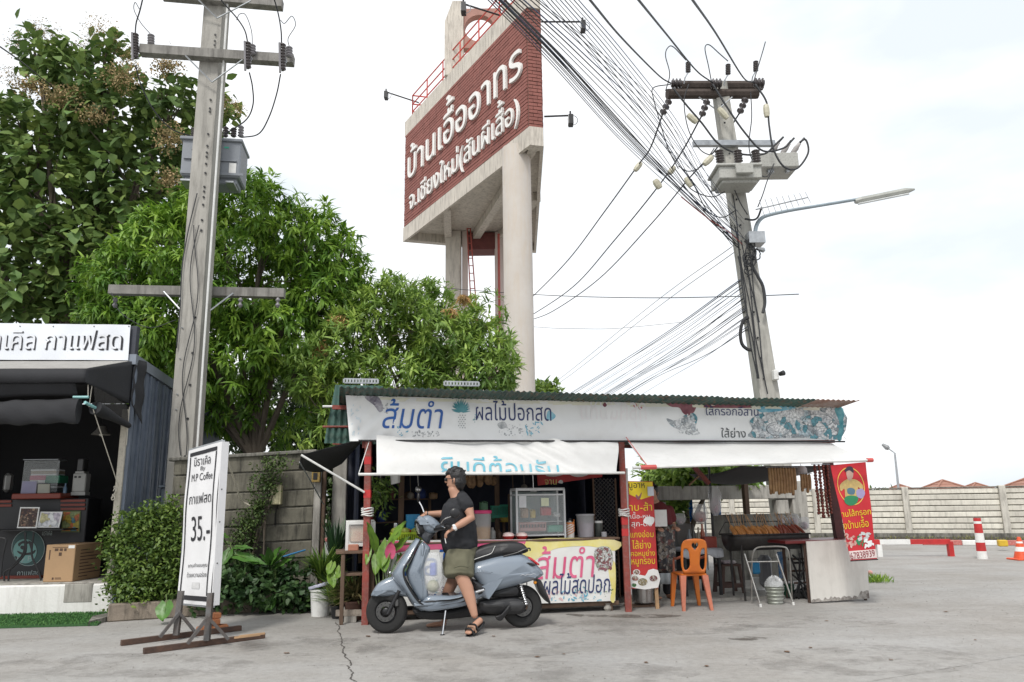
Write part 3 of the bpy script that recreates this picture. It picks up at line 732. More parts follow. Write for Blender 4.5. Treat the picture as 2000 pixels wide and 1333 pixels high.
 flood(Pd(818,201,S1.y),Pd(754,180,S1.y-.6),'black floodlight on an arm left of the brick sign')
 flood(Pd(975,30,S0.y+.3),Pd(905,8,S0.y-.9),'black floodlight on an arm above the brick sign near the round opening')
tower()
# ================================================================ the food stall
SO=Gd(1226,1195);SF=frame(SO,13);SX=V((math.cos(R(13)),math.sin(R(13)),0));SN=V((-math.sin(R(13)),math.cos(R(13)),0))
def SP(d):return Pl(SO+SN*d,SX)
def sp(px,py,d):return SP(d).ab(px,py)
def S(s,d,z):return SF@V((s,d,z))
def sbox(th,name,m,s0,s1,d0,d1,z0,z1,b=.006,**k):
 mb=MB(SF);mb.bbox((min(s0,s1),min(d0,d1),min(z0,z1)),(max(s0,s1),max(d0,d1),max(z0,z1)),b);return mb.build(name,m,th,**k)
def pbox(th,name,m,px0,py0,px1,py1,d0,d1,b=.006,**k):
 """box whose front face covers the photo rectangle at stall depth d0"""
 ym=(py0+py1)/2;xm=(px0+px1)/2
 s0,s1=sp(px0,ym,d0)[0],sp(px1,ym,d0)[0];z1,z0=sp(xm,py0,d0)[1],sp(xm,py1,d0)[1]
 return sbox(th,name,m,s0,s1,d0,d1,z0,z1,b,**k)
stall=thing('food_stall','open street food stall with corrugated roof on red posts','food stall',SO)
ZT=sp(1213,860,0)[1]
M_wire=mk('thin_wire',(.2,.2,.2),.5)
for(x0,y0,x1,y1,r)in((720,862,714,1190,.037),(1213,864,1227,1190,.037)):
 a,b=sp(x0,y0,0),sp(x1,y1,0)
 mb=MB();mb.tube([S(b[0],0,0),S(a[0],0,ZT+.02)],r,4,sq=True);ob=mb.build('post',M_redpost,stall)
 for yy in(900,965)if x0<1000 else(1018,1040):
  t=(yy-y0)/(y1-y0);q=sp(x0+(x1-x0)*t,yy,0);mb=MB();mb.tube([S(q[0],0,q[1]-.045),S(q[0],0,q[1]+.045)],r+.003,4,sq=True);mb.build('paint_patch',M_red,ob)
 q=sp(x0+(x1-x0)*.42,y0+(y1-y0)*.42,0);mb=MB()
 for k in range(4):mb.tube([S(q[0],0,q[1]-.04+.025*k)+V((math.cos(t)*(r+.03),math.sin(t)*(r+.03),.008*math.sin(2*t+k)))for t in[j*.628 for j in range(10)]],.008,5,closed=True)
 mb.build('rope',M_white,ob)
# right dark post, leaning
a,b=sp(1617,905,.25),sp(1640,1056,.25)
mb=MB();k_=(b[0]-a[0])/(a[1]-b[1]);mb.tube([S(a[0]+k_*a[1],.25,0),S(a[0]-k_*.3,.25,a[1]+.3)],.055,4,sq=True);mb.build('post',mk('dark_red_post',(.10,.03,.03),.6,var=.4,scale=8),stall)
# rear posts and rafters
for s in(-3.2,-1.5,.02,3.3):
 sbox(stall,'rear_post',M_wood,s-.04,s+.04,2.75,2.85,0,2.3)
RZ0,RZ1=sp(700,757,-.45)[1],sp(1660,785,-.45)[1]
def roofz(s,d):return RZ0+(RZ1-RZ0)*(s+3.5)/7-(d+.45)*.10
def rtop():      # corrugated sheets, one per 0.75 m
 M_rf=mk('green_roof_sheet',(.055,.12,.095),.55,c2=(.03,.06,.05),scale=3,metal=.2,dirt=.6,sc_=(.28,.13,.07))
 M_rf2=mk('rusted_roof_sheet',(.42,.36,.33),.6,c2=(.25,.12,.08),scale=4,metal=.3,dirt=.5,sc_=(.3,.12,.06))
 s=-3.52;i=0
 while s<3.0:
  w_=.705
  m=MB()
  nn=41
  def f(u,v,o=0,s=s):
   ss=s+u*w_;d=-.47+random.Random(int(s*100)).uniform(-.03,.03)+v*3.6
   return S(ss,d,roofz(ss,d)+0.010*math.cos(ss/.076*2*math.pi)+o+(.004 if i%2 else 0))
  m.grid(lambda u,v:f(u,v),nn,2);n=len(m.v);m.grid(lambda u,v:f(u,v,.004),nn,2)
  m.f+=[(2*k,2*(k+1),2*(k+1)+n,2*k+n)for k in range(nn-1)]
  m.build('roof_sheet',M_rf2 if i>=9 else M_rf,stall,smooth=True);s+=w_-.036;i+=1
rtop()
for d in(.4,1.4,2.9):
 mb=MB();mb.tube([S(-3.6,d,roofz(-3.6,d)-.045),S(3.45,d,roofz(3.45,d)-.045)],.025,4,sq=True);mb.build('purlin',M_redpost,stall)
for s in(-3.2,0,3.3):
 mb=MB();mb.tube([S(s,.02,roofz(s,.02)-.1),S(s,2.9,roofz(s,2.9)-.1)],.028,4,sq=True);mb.build('rafter',M_redpost,stall)
 if s<3:mb=MB();mb.tube([S(s,.05,ZT-.1),S(s,.05,roofz(s,0)-.1)],.03,4,sq=True);mb.build('post',M_redpost,stall)
mb=MB();mb.tube([S(-3.25,.03,ZT),S(3.12,.03,ZT)],.025,4,sq=True);mb.build('front_rail',M_redpost,stall)
for x in(1180,1232): # red clamps on the roof edge
 pass
for(x0,x1,y)in((672,738,745),(868,935,750)):
 th=thing('cable_tray','perforated grey metal strip lying on the %s of the stall roof'%('left corner' if x0<700 else 'left middle'),'metal strip',S(*[sp(x0,y,-.3)[0],-.3,0]))
 a,b=sp(x0,y+3,-.3),sp(x1,y+4,-.3);mb=MB()
 for q in(0,.045):mb.tube([S(a[0],-.3,a[1]+q),S(b[0],-.3,b[1]+q)],.008,4,sq=True)
 for k in range(12):mb.tube([S(a[0]+(b[0]-a[0])*k/11,-.3,a[1]),S(a[0]+(b[0]-a[0])*k/11,-.3,a[1]+.045)],.011,4,sq=True)
 mb.build('rail',M_galv,th)
# green side cladding at the left end
M_gs=mk('green_sheet',(.11,.22,.18),.5,c2=(.07,.15,.13),scale=3,dirt=.3,sc_=(.2,.18,.14),transl=.3)
clad=thing('side_cladding','three rows of faded green corrugated sheets at the left end of the stall','cladding',S(-3.6,.7,2))
for k,(y0,y1,x0,x0b,x1)in enumerate(((752,792,655,647,748),(797,832,646,639,745),(836,866,638,633,740))):
 pl=SP(.45+.03*k)
 ob=sheet(pl,[(x0,y0),(x1,y0+2),(x1,y1+2),(x0b,y1)],'sheet',M_gs,clad,rip=lambda a,b:.011*math.cos(a/.038*2*math.pi/2),nu=90,nv=3)
for y,c in((794.5,M_white),(834,M_redpost)):
 a,b=sp(630,y,.43),sp(745,y,.43);mb=MB();mb.tube([S(a[0],.42,a[1]),S(b[0],.42,b[1])],.014,6);mb.build('rail',c,clad)
# tarpaulins enclosing the left bay; the partition is added to darken it
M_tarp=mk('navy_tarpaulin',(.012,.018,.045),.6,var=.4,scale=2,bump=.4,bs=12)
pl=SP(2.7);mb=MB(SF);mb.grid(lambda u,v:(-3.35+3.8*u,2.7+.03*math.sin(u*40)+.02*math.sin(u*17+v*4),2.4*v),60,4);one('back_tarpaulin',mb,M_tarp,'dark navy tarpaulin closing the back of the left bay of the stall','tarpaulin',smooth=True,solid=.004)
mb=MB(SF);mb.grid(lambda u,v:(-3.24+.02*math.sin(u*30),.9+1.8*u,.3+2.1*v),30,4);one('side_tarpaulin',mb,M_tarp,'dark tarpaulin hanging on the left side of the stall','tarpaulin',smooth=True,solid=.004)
mb=MB(SF);mb.grid(lambda u,v:(.42+.02*math.sin(u*30),.95+1.75*u,2.35*v),30,4);one('darkening_partition',mb,M_tarp,'dark sheet added behind the wire mesh to darken the left bay','tarpaulin',smooth=True,solid=.004)  # added sheet, keeps daylight from behind out of the left bay
# raised platform / concrete pad under the stall
mb=MB(SF);mb.box((-3.3,.5,0),(3.2,3.3,.035));tag(mb.build('stall_floor',M_conc),kind='structure')
# ---------------------------------------------------------------- upper banner
rip1=lambda a,b:.014*math.sin(a*2.1+b*3)+.008*math.sin(a*7.3-b*9)+.005*math.sin(b*21+a*2.6)+.012*math.exp(-((a+3.1)/.35)**2)*math.sin((a*1.2-b)*26)+.01*math.exp(-((a-2.6)/.6)**2)*math.sin((a*.4+b)*24)
M_ph1=photo_mat('print_faded_food',13,[(.72,.73,.73),(.55,.58,.6),(.75,.76,.76),(.12,.32,.38),(.7,.71,.72),(.35,.38,.4),(.76,.77,.77),(.5,.6,.64)],.3,.045)
bpl=SP(-.06)
bn=thing('roof_banner','long faded white vinyl banner with blue Thai lettering under the roof edge','banner',S(0,-.06,2.1))
def banner_mat():
 m=mk('banner_vinyl',(.78,.79,.79),.4,var=.06,scale=1.4,dirt=.1,sc_=(.5,.48,.42),bump=.05,bs=8);return m
sheet(bpl,[(675,773),(1647,797),(1644,860),(683,862)],'canvas',banner_mat(),bn,rip1,220,20)
M_blue=mk('print_blue',(.02,.12,.42),.45,c2=(.015,.07,.28),scale=3);M_navy=mk('print_navy',(.02,.035,.14),.45);M_teal=mk('print_teal',(.03,.20,.24),.5,c2=(.12,.34,.38),scale=14)
M_gray=mk('print_grey',(.25,.27,.28),.5,c2=(.55,.56,.57),scale=20);M_maroon=mk('print_maroon',(.16,.04,.06),.5,c2=(.3,.12,.14),scale=8);M_cyan=mk('print_cyan',(.08,.33,.48),.5,c2=(.3,.55,.65),scale=9)
M_palegrey=mk('print_pale_grey',(.60,.62,.62),.5,c2=(.42,.44,.45),scale=25);M_palepink=mk('print_pale_pink',(.74,.60,.60),.5,c2=(.78,.72,.72),scale=10)
def ink(pl,rip,pts,m,parent,name='print',off=.004,sm=4):
 """a flat printed shape on a banner, outline in photo pixels"""
 P=[V(pl.ab(*p)+(0,))for p in pts]
 if sm:P=catmull(P,sm,True)
 q=[V((p.x,p.y))for p in P];n=len(q);x0_,x1_,y0_,y1_=min(p.x for p in q),max(p.x for p in q),min(p.y for p in q),max(p.y for p in q);nx_,ny_=int((x1_-x0_)/.05),int((y1_-y0_)/.05)
 q+=[V((x0_+(x1_-x0_)*(i+.5)/max(1,nx_),y0_+(y1_-y0_)*(j+.5)/max(1,ny_)))for i in range(nx_)for j in range(ny_)]
 r=delaunay_2d_cdt(q,[(i,(i+1)%n)for i in range(n)],[],1,1e-6)
 mb=MB();mb.add([pl.pt(v.x,v.y,off+(rip(v.x,v.y)if rip else 0))for v in r[0]],[tuple(f)for f in r[2]]);return mb.build(name,m,parent)
def inks(pl,rip,shapes,m,parent,name='print',off=.004):
 """several small printed marks joined in one flat print"""
 mb=MB()
 for pts in shapes:
  P=[pl.ab(*p)for p in pts];P=[V((a,b))for a,b in P];n=len(P)
  r=delaunay_2d_cdt(P,[(i,(i+1)%n)for i in range(n)],[],1,1e-6)
  mb.add([pl.pt(v.x,v.y,off+(rip(v.x,v.y)if rip else 0))for v in r[0]],[tuple(f)for f in r[2]])
 return mb.build(name,m,parent,kind='stuff' if len(shapes)>8 else None)
def blobs(x0,y0,x1,y1,n,r0,r1,seed=1,shape=0,asp=.6):
 rr=random.Random(seed);o=[]
 for k in range(n):
  x,y,r=rr.uniform(x0,x1),rr.uniform(y0,y1),rr.uniform(r0,r1);a0=rr.uniform(0,3.14);q=[]
  for j in range(8):
   t=j*math.pi/4;rad=r*rr.uniform(.6,1.1);ex,ey=math.cos(t)*rad,math.sin(t)*rad*asp
   q.append((x+ex*math.cos(a0)-ey*math.sin(a0),y+ex*math.sin(a0)+ey*math.cos(a0)))
  o.append(q)
 return o
for k in range(24):ink(bpl,rip1,[(742+k*37.5,776.6+k*.83),(742+(k+1)*37.5,777.4+k*.83),(742+(k+1)*37.5,782+k*.83+(k*5%3)),(742+k*37.5,781.5+k*.83+(k*3%4))],mk('yellowed_vinyl',(.66,.65,.50),.5,c2=(.74,.73,.66),scale=3),bn,'stain',.0025,0)
text(bpl,'ส้มตำ',(750,780,865,838),M_blue,bn,rip=rip1,bold=.055,shear=.15,off=.006)
text(bpl,'ผลไม้ปอกสด',(929,783,1077,822),M_navy,bn,rip=rip1,bold=.02,off=.006)
text(bpl,'ใส้กรอกอีสาน',(1378,793,1482,812),M_navy,bn,rip=rip1,bold=.03,off=.008)
text(bpl,'ใส้ย่าง',(1408,836,1457,855),mk('print_dark_grey',(.06,.07,.08),.5),bn,rip=rip1,bold=.03,off=.008)
text(bpl,'แหนมคลุก',(1135,786,1262,836),mk('print_ghost',(.73,.725,.73),.5,c2=(.76,.73,.735)),bn,rip=rip1,bold=.03,off=.005)
# pineapple: leafy crown and a scaly body
lv=[]
for k in range(34):
 a=R(-100+k*6.1);h=(k*7%5)/5;x0,y0=900+3*math.sin(a),806-9*h;ln=19+6*math.cos(a)-5*h;tx,ty=x0+math.sin(a)*ln*.85,y0-abs(math.cos(a))*ln*.95-3*h
 d_=math.hypot(tx-x0,ty-y0);nx,ny=(ty-y0)/d_*1.2,-(tx-x0)/d_*1.2;lv.append([(x0-nx,y0-ny),(x0+nx,y0+ny),((x0+tx)/2+nx,(y0+ty)/2+ny),(tx,ty),((x0+tx)/2-nx,(y0+ty)/2-ny)])
inks(bpl,rip1,lv,M_teal,bn,'pineapple_crown',.005)
dm=[]
for r in range(7):
 for c in range(4):
  x=895+c*5+(r%2)*2.5-2;y=812+r*4;w_=1.6 if abs(x-902)<8-abs(r-3)*.6 else 0
  if w_:dm.append([(x-w_,y),(x,y-1.7),(x+w_,y),(x,y+1.7)])
inks(bpl,rip1,dm,M_gray,bn,'pineapple_body',.004)
inks(bpl,rip1,blobs(800,842,862,854,40,.8,3.2,3),M_gray,bn);inks(bpl,rip1,blobs(776,832,797,852,12,1.5,5,4,asp=.35),M_cyan,bn)
inks(bpl,rip1,blobs(975,828,1040,852,46,.8,3.0,5),M_gray,bn);inks(bpl,rip1,blobs(1026,825,1060,848,16,1.5,6,6,asp=.3),M_cyan,bn)
inks(bpl,rip1,blobs(925,808,935,826,8,1,4,8,asp=.35),M_teal,bn);ink(bpl,rip1,[(1072,802),(1086,812),(1078,821),(1068,818)],M_cyan,bn,off=.0035)
ink(bpl,rip1,[(972,828),(985,824),(990,834),(978,838)],M_gray,bn,off=.0045)
inks(bpl,rip1,blobs(686,792,706,850,16,2,7,9,asp=.4),mk('print_faint_blue',(.55,.66,.72),.5,c2=(.7,.74,.76),scale=12),bn)
ink(bpl,rip1,[(712,776),(738,776),(748,796),(742,806),(730,792)],mk('print_dusk',(.12,.10,.15),.5,c2=(.5,.5,.54),scale=10),bn)
inks(bpl,rip1,blobs(738,790,756,808,14,1,4,10),M_gray,bn)
# right end: faded picture of grilled food on plates
ink(bpl,rip1,[(1300,818),(1318,822),(1336,812),(1352,806),(1362,816),(1358,836),(1366,848),(1344,850),(1326,840),(1310,832)],M_ph1,bn,off=.004);inks(bpl,rip1,blobs(1325,820,1362,848,30,.8,2.8,12),M_gray,bn,off=.005)
ink(bpl,rip1,[(1302,786),(1356,787),(1358,802),(1346,812),(1334,808),(1326,797),(1310,795)],M_maroon,bn,off=.004);ink(bpl,rip1,[(1356,788),(1480,791),(1470,797),(1378,796)],M_maroon,bn,off=.004)
ink(bpl,rip1,[(1480,795),(1540,794),(1550,799),(1500,806),(1482,803)],M_cyan,bn,off=.004)
ink(bpl,rip1,[(1466,822),(1490,806),(1530,803),(1560,797),(1644,800),(1642,857),(1560,855),(1500,857),(1462,853),(1470,838)],M_ph1,bn,off=.004,sm=3)
for cx_,cy_,rx_,ry_ in((1596,822,30,13),(1520,838,24,14),(1612,846,24,9)):
 for q_,mm,o in((1,mk('print_charcoal',(.07,.09,.10),.5,c2=(.2,.24,.26),scale=20),.0048),(.93,M_ph1,.0056)):
  ink(bpl,rip1,[(cx_+rx_*q_*math.cos(t),cy_+ry_*q_*math.sin(t))for t in[k*.6283 for k in range(10)]],mm,bn,'plate_print',o,3)
ink(bpl,rip1,[(1628,800),(1645,800),(1643,858),(1634,856),(1638,830)],M_teal,bn,off=.006)
for x,y in((1180,792),(1240,793),(1250,797)):ink(bpl,rip1,[(x-4,y),(x,y-5),(x+4,y),(x,y+4)],M_maroon if x<1200 else mk('print_rose',(.55,.2,.22),.5),bn,off=.004)
mb=MB();a,b=sp(700,861,-.1),sp(1650,863,-.1);mb.tube([S(a[0],-.1,a[1]),S(b[0],-.1,b[1])],.012,6);mb.build('hem_rod',M_black,bn)
# ---------------------------------------------------------------- awnings of the two bays
def awning(name,label,tl,tr,br,bl,dt,db,rip,mat,nu=90):
 A=S(*[sp(*tl,dt)[0],dt,sp(*tl,dt)[1]]);B=S(*[sp(*tr,dt)[0],dt,sp(*tr,dt)[1]])
 C=S(*[sp(*br,db)[0],db,sp(*br,db)[1]]);D=S(*[sp(*bl,db)[0],db,sp(*bl,db)[1]])
 pl=Pl((A+D)/2,B-A,((A+B)-(C+D)));th=thing(name,label,'awning',(A+B)/2)
 sheet(pl,[tl,tr,br,bl],'canvas',mat,th,rip,nu,24);return pl,th,A,B,C,D
M_pvc=mk('pvc_pipe',(.72,.72,.70),.35)
rip2=lambda a,b:.022*math.sin(a*2.4+b*9.)+.016*math.sin(a*1.1-b*14)+.008*math.sin(a*9+b*5)+.02*math.exp(-((abs(a)-2.0)/.5)**2)*math.sin((abs(a)+b*1.6)*20)
pl2,aw1,A,B,C,D=awning('awning','creased white awning with faded blue lettering over the left bay',(735,853),(1207,862),(1205,923),(736,926),-.08,-.34,rip2,M_canvas)
text(pl2,'ยินดีต้อนรับ',(861,893,1092,934),mk('print_sky',(.10,.40,.52),.5,c2=(.25,.52,.62),scale=5),aw1,rip=rip2,bold=.03,off=.008,clipb=pl2.ab(970,922)[1])
a,b=sp(700,927,-.36),sp(1220,924,-.36);mb=MB();mb.tube([S(a[0],-.36,a[1]),S(b[0],-.36,b[1])],.016,8);mb.build('hem_rod',M_pvc,aw1,smooth=True)
rip3=lambda a,b:.006*math.sin(a*2.2+b*7)+.004*math.sin(a*5-b*13)
pl3,aw2,A,B,C,D=awning('awning','taut plain white awning over the right bay with the grill',(1224,862),(1624,866),(1692,901),(1266,912),-.08,-.75,rip3,M_canvas)
a,b=sp(1236,914,-.77),sp(1704,899,-.77);P0,P1=S(a[0],-.77,a[1]),S(b[0],-.77,b[1])
mb=MB();mb.tube([P0,P1],.017,8);rod=mb.build('hem_rod',M_pvc,aw2,smooth=True)
M_redgrip=mk('red_grip',(.60,.10,.09),.5)
for u0,u1 in((.03,.09),(.975,1.0)):
 mb=MB();mb.tube([P0.lerp(P1,u0),P0.lerp(P1,u1)],.027,8);mb.build('red_sleeve',M_redgrip,rod,smooth=True)
mb=MB();q=P0.lerp(P1,.98);mb.tube([S(3.2,-.08,ZT+.05),q],.004,4);mb.build('guy_rope',M_white,aw2)
mb=MB();mb.tube([S(.05,-.08,ZT+.03),P0.lerp(P1,.06)],.006,4);mb.build('guy_rope',M_redgrip,aw2)
mb=MB();mb.tube([S(-3.15,-.05,ZT),S(*[sp(700,927,-.36)[0],-.36,sp(700,927,-.36)[1]])],.005,4);mb.build('guy_rope',M_white,aw1)
# black side flap on the left with its white prop
fl=thing('side_awning','black canvas flap propped out on the left side of the stall','awning',S(-3.2,0,2.1))
A,B,C,D=Pd(712,856,S(-3.2,0,0).y),Pd(588,889,S(-4.,-.05,0).y),Pd(583,915,S(-4.1,1.1,0).y),Pd(668,906,S(-3.3,1.3,0).y)
mb=MB();mb.grid(lambda u,v:A.lerp(B,u).lerp(D.lerp(C,u),v)-V((0,0,.08*math.sin(math.pi*u)*v)),12,12);mb.build('canvas',M_blackcloth,fl,smooth=True,solid=.004)
mb=MB();mb.tube([B,Pd(712,962,S(-3.15,-.06,0).y)],.013,8);mb.build('prop',M_pvc,fl,smooth=True)
mb=MB();mb.tube([C.lerp(B,.5),C.lerp(D,.6)+V((0,0,-.5))],.008,6);mb.build('stay',M_galv,fl)
# ---------------------------------------------------------------- counter
ctr=thing('food_counter','long counter behind the scooter, clad with printed fruit shop banners','counter',S(-1.5,.45,0))
CD=.12
cz1=sp(1100,1052,CD)[1];cz0=sp(1200,1176,CD)[1];cs0,cs1=sp(752,1100,CD)[0],sp(1207,1100,CD)[0]
print('counter',cz1,cz0,cs0,cs1)
sbox(ctr,'worktop',M_wood,cs0-.02,cs1+.03,CD-.04,CD+.75,cz1-.03,cz1,.008)
for s in(cs0+.05,(cs0+cs1)/2,cs1-.12):
 for d in(CD+.05,CD+.68):sbox(ctr,'leg',M_wood,s-.035,s+.035,d-.035,d+.035,0,cz1-.031)
sbox(ctr,'bottom_rail',M_wood,cs0,cs1,CD+.01,CD+.05,cz0-.04,cz0+.01)
sbox(ctr,'back_board',M_blackmat,cs0,cs1,CD+.05,CD+.07,cz0,cz1-.04)
mb=MB(SF);q=sp(1188,1185,CD);mb.lathe([(0,0),(.035,.0),(.05,.03),(.03,.07),(.045,.09)],(q[0],CD+.03,0),14);mb.build('castor',M_conc,ctr)
cpl=SP(CD-.03);rip4=lambda a,b:.005*math.sin(a*6+b*4)+.003*math.sin(a*13-b*9)
M_y=mk('print_yellow',(.72,.62,.12),.5,c2=(.78,.72,.4),scale=2.5);M_pk=mk('print_pink',(.72,.16,.28),.5,c2=(.62,.08,.2),scale=5);M_wv=mk('print_base_white',(.76,.76,.74),.45,var=.05)
rb=thing('counter_banner','white and yellow banner with pink Thai lettering on the right end of the counter','banner',S(-.6,CD,.5))
sheet(cpl,[(1030,1054),(1201,1054),(1202,1174),(1030,1180)],'canvas',M_wv,rb,rip4,40,20)
ink(cpl,rip4,[(1031,1055),(1200,1055),(1201,1076),(1150,1067),(1090,1071),(1060,1085),(1031,1098)],M_y,rb,'print',.003)
ink(cpl,rip4,[(1188,1110),(1201,1100),(1201,1172),(1192,1172),(1194,1150)],M_y,rb,'print',.003)
text(cpl,'ส้มตำ',(1048,1066,1161,1130),M_pk,rb,rip=rip4,bold=.055,shear=.12,off=.007)
text(cpl,'ผลไม้สดปอก',(1062,1119,1191,1160),M_navy,rb,rip=rip4,bold=.05,shear=.1,off=.008)
ink(cpl,rip4,[(1160,1078),(1172,1068),(1190,1070),(1197,1088),(1194,1108),(1178,1114),(1164,1106)],photo_mat('print_salad',34,[(.7,.7,.68),(.4,.45,.35),(.72,.72,.7),(.3,.12,.12),(.65,.65,.6)],.25,.12),rb,off=.005);inks(cpl,rip4,blobs(1168,1098,1194,1114,26,1.5,4,22),M_maroon,rb,off=.006);inks(cpl,rip4,blobs(1160,1072,1192,1106,26,1.5,3,23,asp=.2),mk('print_white',(.75,.76,.76)),rb,off=.0065)
inks(cpl,rip4,blobs(1070,1155,1180,1174,34,1.5,5,24,asp=.4),M_cyan,rb,off=.004);inks(cpl,rip4,blobs(1062,1150,1150,1172,16,2,6,25),mk('print_rose_pale',(.72,.5,.5),.5),rb,off=.0035)
inks(cpl,rip4,blobs(1172,1142,1196,1166,18,1,4,26,asp=.3),mk('print_leaf_green',(.16,.24,.08),.5),rb,off=.0045)
inks(cpl,rip4,blobs(1120,1146,1160,1158,10,1.5,4,27,asp=.4),M_teal,rb,off=.005)
lb=thing('counter_banner','pink topped banner with large blue letters on the counter behind the rider','banner',S(-2,CD,.5))
sheet(cpl,[(752,1056),(1028,1054),(1028,1178),(752,1185)],'canvas',M_wv,lb,rip4,60,20)
ink(cpl,rip4,[(753,1057),(1027,1055),(1027,1074),(900,1078),(753,1082)],M_pk,lb,'print',.003,0)
text(cpl,'ผลไม้ดอง',(790,1072,1010,1122),M_blue,lb,rip=rip4,bold=.04,off=.006)
text(cpl,'35.',(862,1146,880,1157),M_navy,lb,rip=rip4,bold=.02,off=.006);inks(cpl,rip4,blobs(770,1125,1010,1172,60,2,7,28,asp=.4),M_palepink,lb,off=.004);inks(cpl,rip4,blobs(780,1130,1010,1172,30,1,5,29,asp=.4),M_cyan,lb,off=.0045)
# ================================================================ things on and round the counter
def jar(name,label,px,pyt,pyb,wpx,d,prof,m,extra=None,group=None,cat=None,cut=None):
 """turned vessel standing at the photo position; prof = [(radius share, height share)]"""
 a,b=sp(px-wpx/2,pyb,d),sp(px+wpx/2,pyb,d);r=(b[0]-a[0])/2;s=(a[0]+b[0])/2;z0=a[1]if cut is None else cut;h=sp(px,pyt,d)[1]-z0
 th=thing(name,label,cat or name.replace('_',' ').split()[-1],S(s,d,z0),group)
 mb=MB(SF);mb.lathe([(r*x,h*y)for x,y in prof],(s,d,z0),20);mb.build('body',m,th,smooth=True)
 for(nm,p2,mm)in(extra or[]):
  mb=MB(SF);mb.lathe([(r*x,h*y)for x,y in p2],(s,d,z0),20);mb.build(nm,mm,th,smooth=True)
 return th
CYL=[(0,0),(.92,0),(1,.04),(1,.94),(.96,1),(0,1)];OPEN=[(0,.0),(.85,0),(.9,.03),(1,1),(.97,1),(.86,.05),(0,.04)]
M_pinklid=mk('pink_lid',(.75,.05,.2),.4);M_juice=mk('mango_pieces',(.75,.42,.03),.6,c2=(.7,.3,.02),scale=30,bump=.6);M_frost=mk('frosted_tub',(.7,.7,.7),.3,alpha=.45)
jar('plastic_tub','clear tub with pink lid and yellow pieces on the counter behind the rider',943,997,1055,33,.35,[(0,0),(.9,0),(1,.85),(1,.9)],M_frost,[('contents',[(0,.02),(.87,.02),(.92,.42),(0,.45)],M_juice),('lid',[(1.0,.88),(1.08,.9),(1.08,.96),(1,1),(0,1)],M_pinklid)],cut=cz1)
jar('plastic_tub','large pale violet tub on the right of the display case',1144,1004,1051,33,.35,[(0,0),(.92,0),(1,.9),(1,.93)],M_frost,[('contents',[(0,.02),(.88,.02),(.95,.62),(0,.64)],mk('violet_drink',(.42,.33,.42),.4)),('lid',[(1,.92),(1.07,.93),(1.07,.98),(.9,1),(0,1)],mk('grey_lid',(.5,.5,.52),.4))],cut=cz1)
jar('glass_jar','small dark glass jar with a pale lid beside the violet tub',1170,1017,1051,15,.35,CYL,mk('smoked_jar',(.08,.09,.08),.2),[('lid',[(1.02,.85),(1.02,.98),(0,1)],M_white)],cut=cz1)
jar('glass_jar','tiny grey jar at the right end of the counter',1180,1039,1051,10,.25,CYL,mk('grey_lid',(.5,.5,.52),.4),cut=cz1)
th=jar('striped_bottle','orange and white spiral striped bottle between display case and violet tub',1114,1012,1051,15,.28,[(0,0),(1,0),(1,.7),(.9,.78),(.3,.82),(.3,.86),(0,.86)],mk('bottle_white',(.8,.75,.7),.4),[('lid',[(.95,.69),(1.03,.7),(1.03,.77),(.5,.8),(0,.8)],mk('orange_cap',(.75,.25,.06),.4)),('knob',[(0,.86),(.35,.88),(.35,.97),(0,1)],M_black)],cut=cz1)
q=sp(1114,1040,.28);r=.052
mb=MB(SF)
for j in range(5):mb.tube([(q[0]+r*math.cos(t),.28+r*math.sin(t),cz1+.02+.03*j+.02*t*0+.024*(t-3.1))for t in[math.pi*(.95+k/8*1.1)for k in range(9)]],.0055,5)
mb.build('stripe',mk('orange_cap',(.75,.25,.06)),th)
for px,lab in((993,'left red and white bowl of buns on the counter before the display case'),(1019,'right red and white bowl of buns on the counter before the display case')):
 jar('bowl',lab,px,1040,1053,25,.16,[(0,0),(.6,0),(1,.5),(.96,.5),(.6,.1),(0,.1)],M_red,[('bun',[(0,.3),(.9,.4),(.8,.8),(.4,1),(0,1)],mk('steamed_bun',(.8,.72,.68),.7,c2=(.75,.5,.48),scale=20))],cat='bowl',group='bowls on the counter',cut=cz1)
M_lime=mk('lime_plastic',(.42,.58,.03),.45);M_grn=mk('green_plastic',(.04,.30,.20),.45);M_bluep=mk('blue_plastic',(.03,.25,.5),.4)
def basket(label,x0,y0,x1,y1,d,m,n=8,name='basket',dep=.2):
 s0,z1=sp(x0,y0,d);s1,z0=sp(x1,y1,d);th=thing(name,label,'basket',S((s0+s1)/2,d,z0));tp=.015
 for dd in(d,d+dep):
  for k in range(n+1):
   s=s0+(s1-s0)*k/n;mb=MB(SF);mb.box((s-.006+tp*(1 if k<n/2 else-1)*0,dd-.003,z0),(s+.006,dd+.003,z1));mb.build('slat',m,th)
  mb=MB(SF);mb.bbox((s0-.01,dd-.008,z1-.02),(s1+.01,dd+.008,z1+.005),.004);mb.build('rim',m,th)
  mb=MB(SF);mb.box((s0,dd-.004,z0-.004),(s1,dd+.004,z0+.03));mb.build('skirt',m,th)
 for s in(s0,s1):mb=MB(SF);mb.box((s-.004,d+.004,z0),(s+.004,d+dep-.004,z1));mb.build('end_panel',m,th)
 mb=MB(SF);mb.box((s0,d,z0-.008),(s1,d+dep,z0-.002));mb.build('bottom',m,th);return th
basket('lime green slotted basket on the counter left of the handlebar',765,1042,800,1062,.3,M_lime)
basket('second lime green slotted basket partly behind the handlebar',800,1041,832,1062,.32,M_lime)
basket('teal hanging basket, left one of the pair on the wooden post',962,989,976,1011,1.0,M_grn,5,dep=.1)
basket('teal hanging basket, right one of the pair on the wooden post',977,987,991,1010,1.0,M_grn,5,dep=.1)
jar('blue_pail','blue plastic pail on the counter behind the scooter mirror',806,1005,1042,28,.5,OPEN,M_bluep,cat='pail')
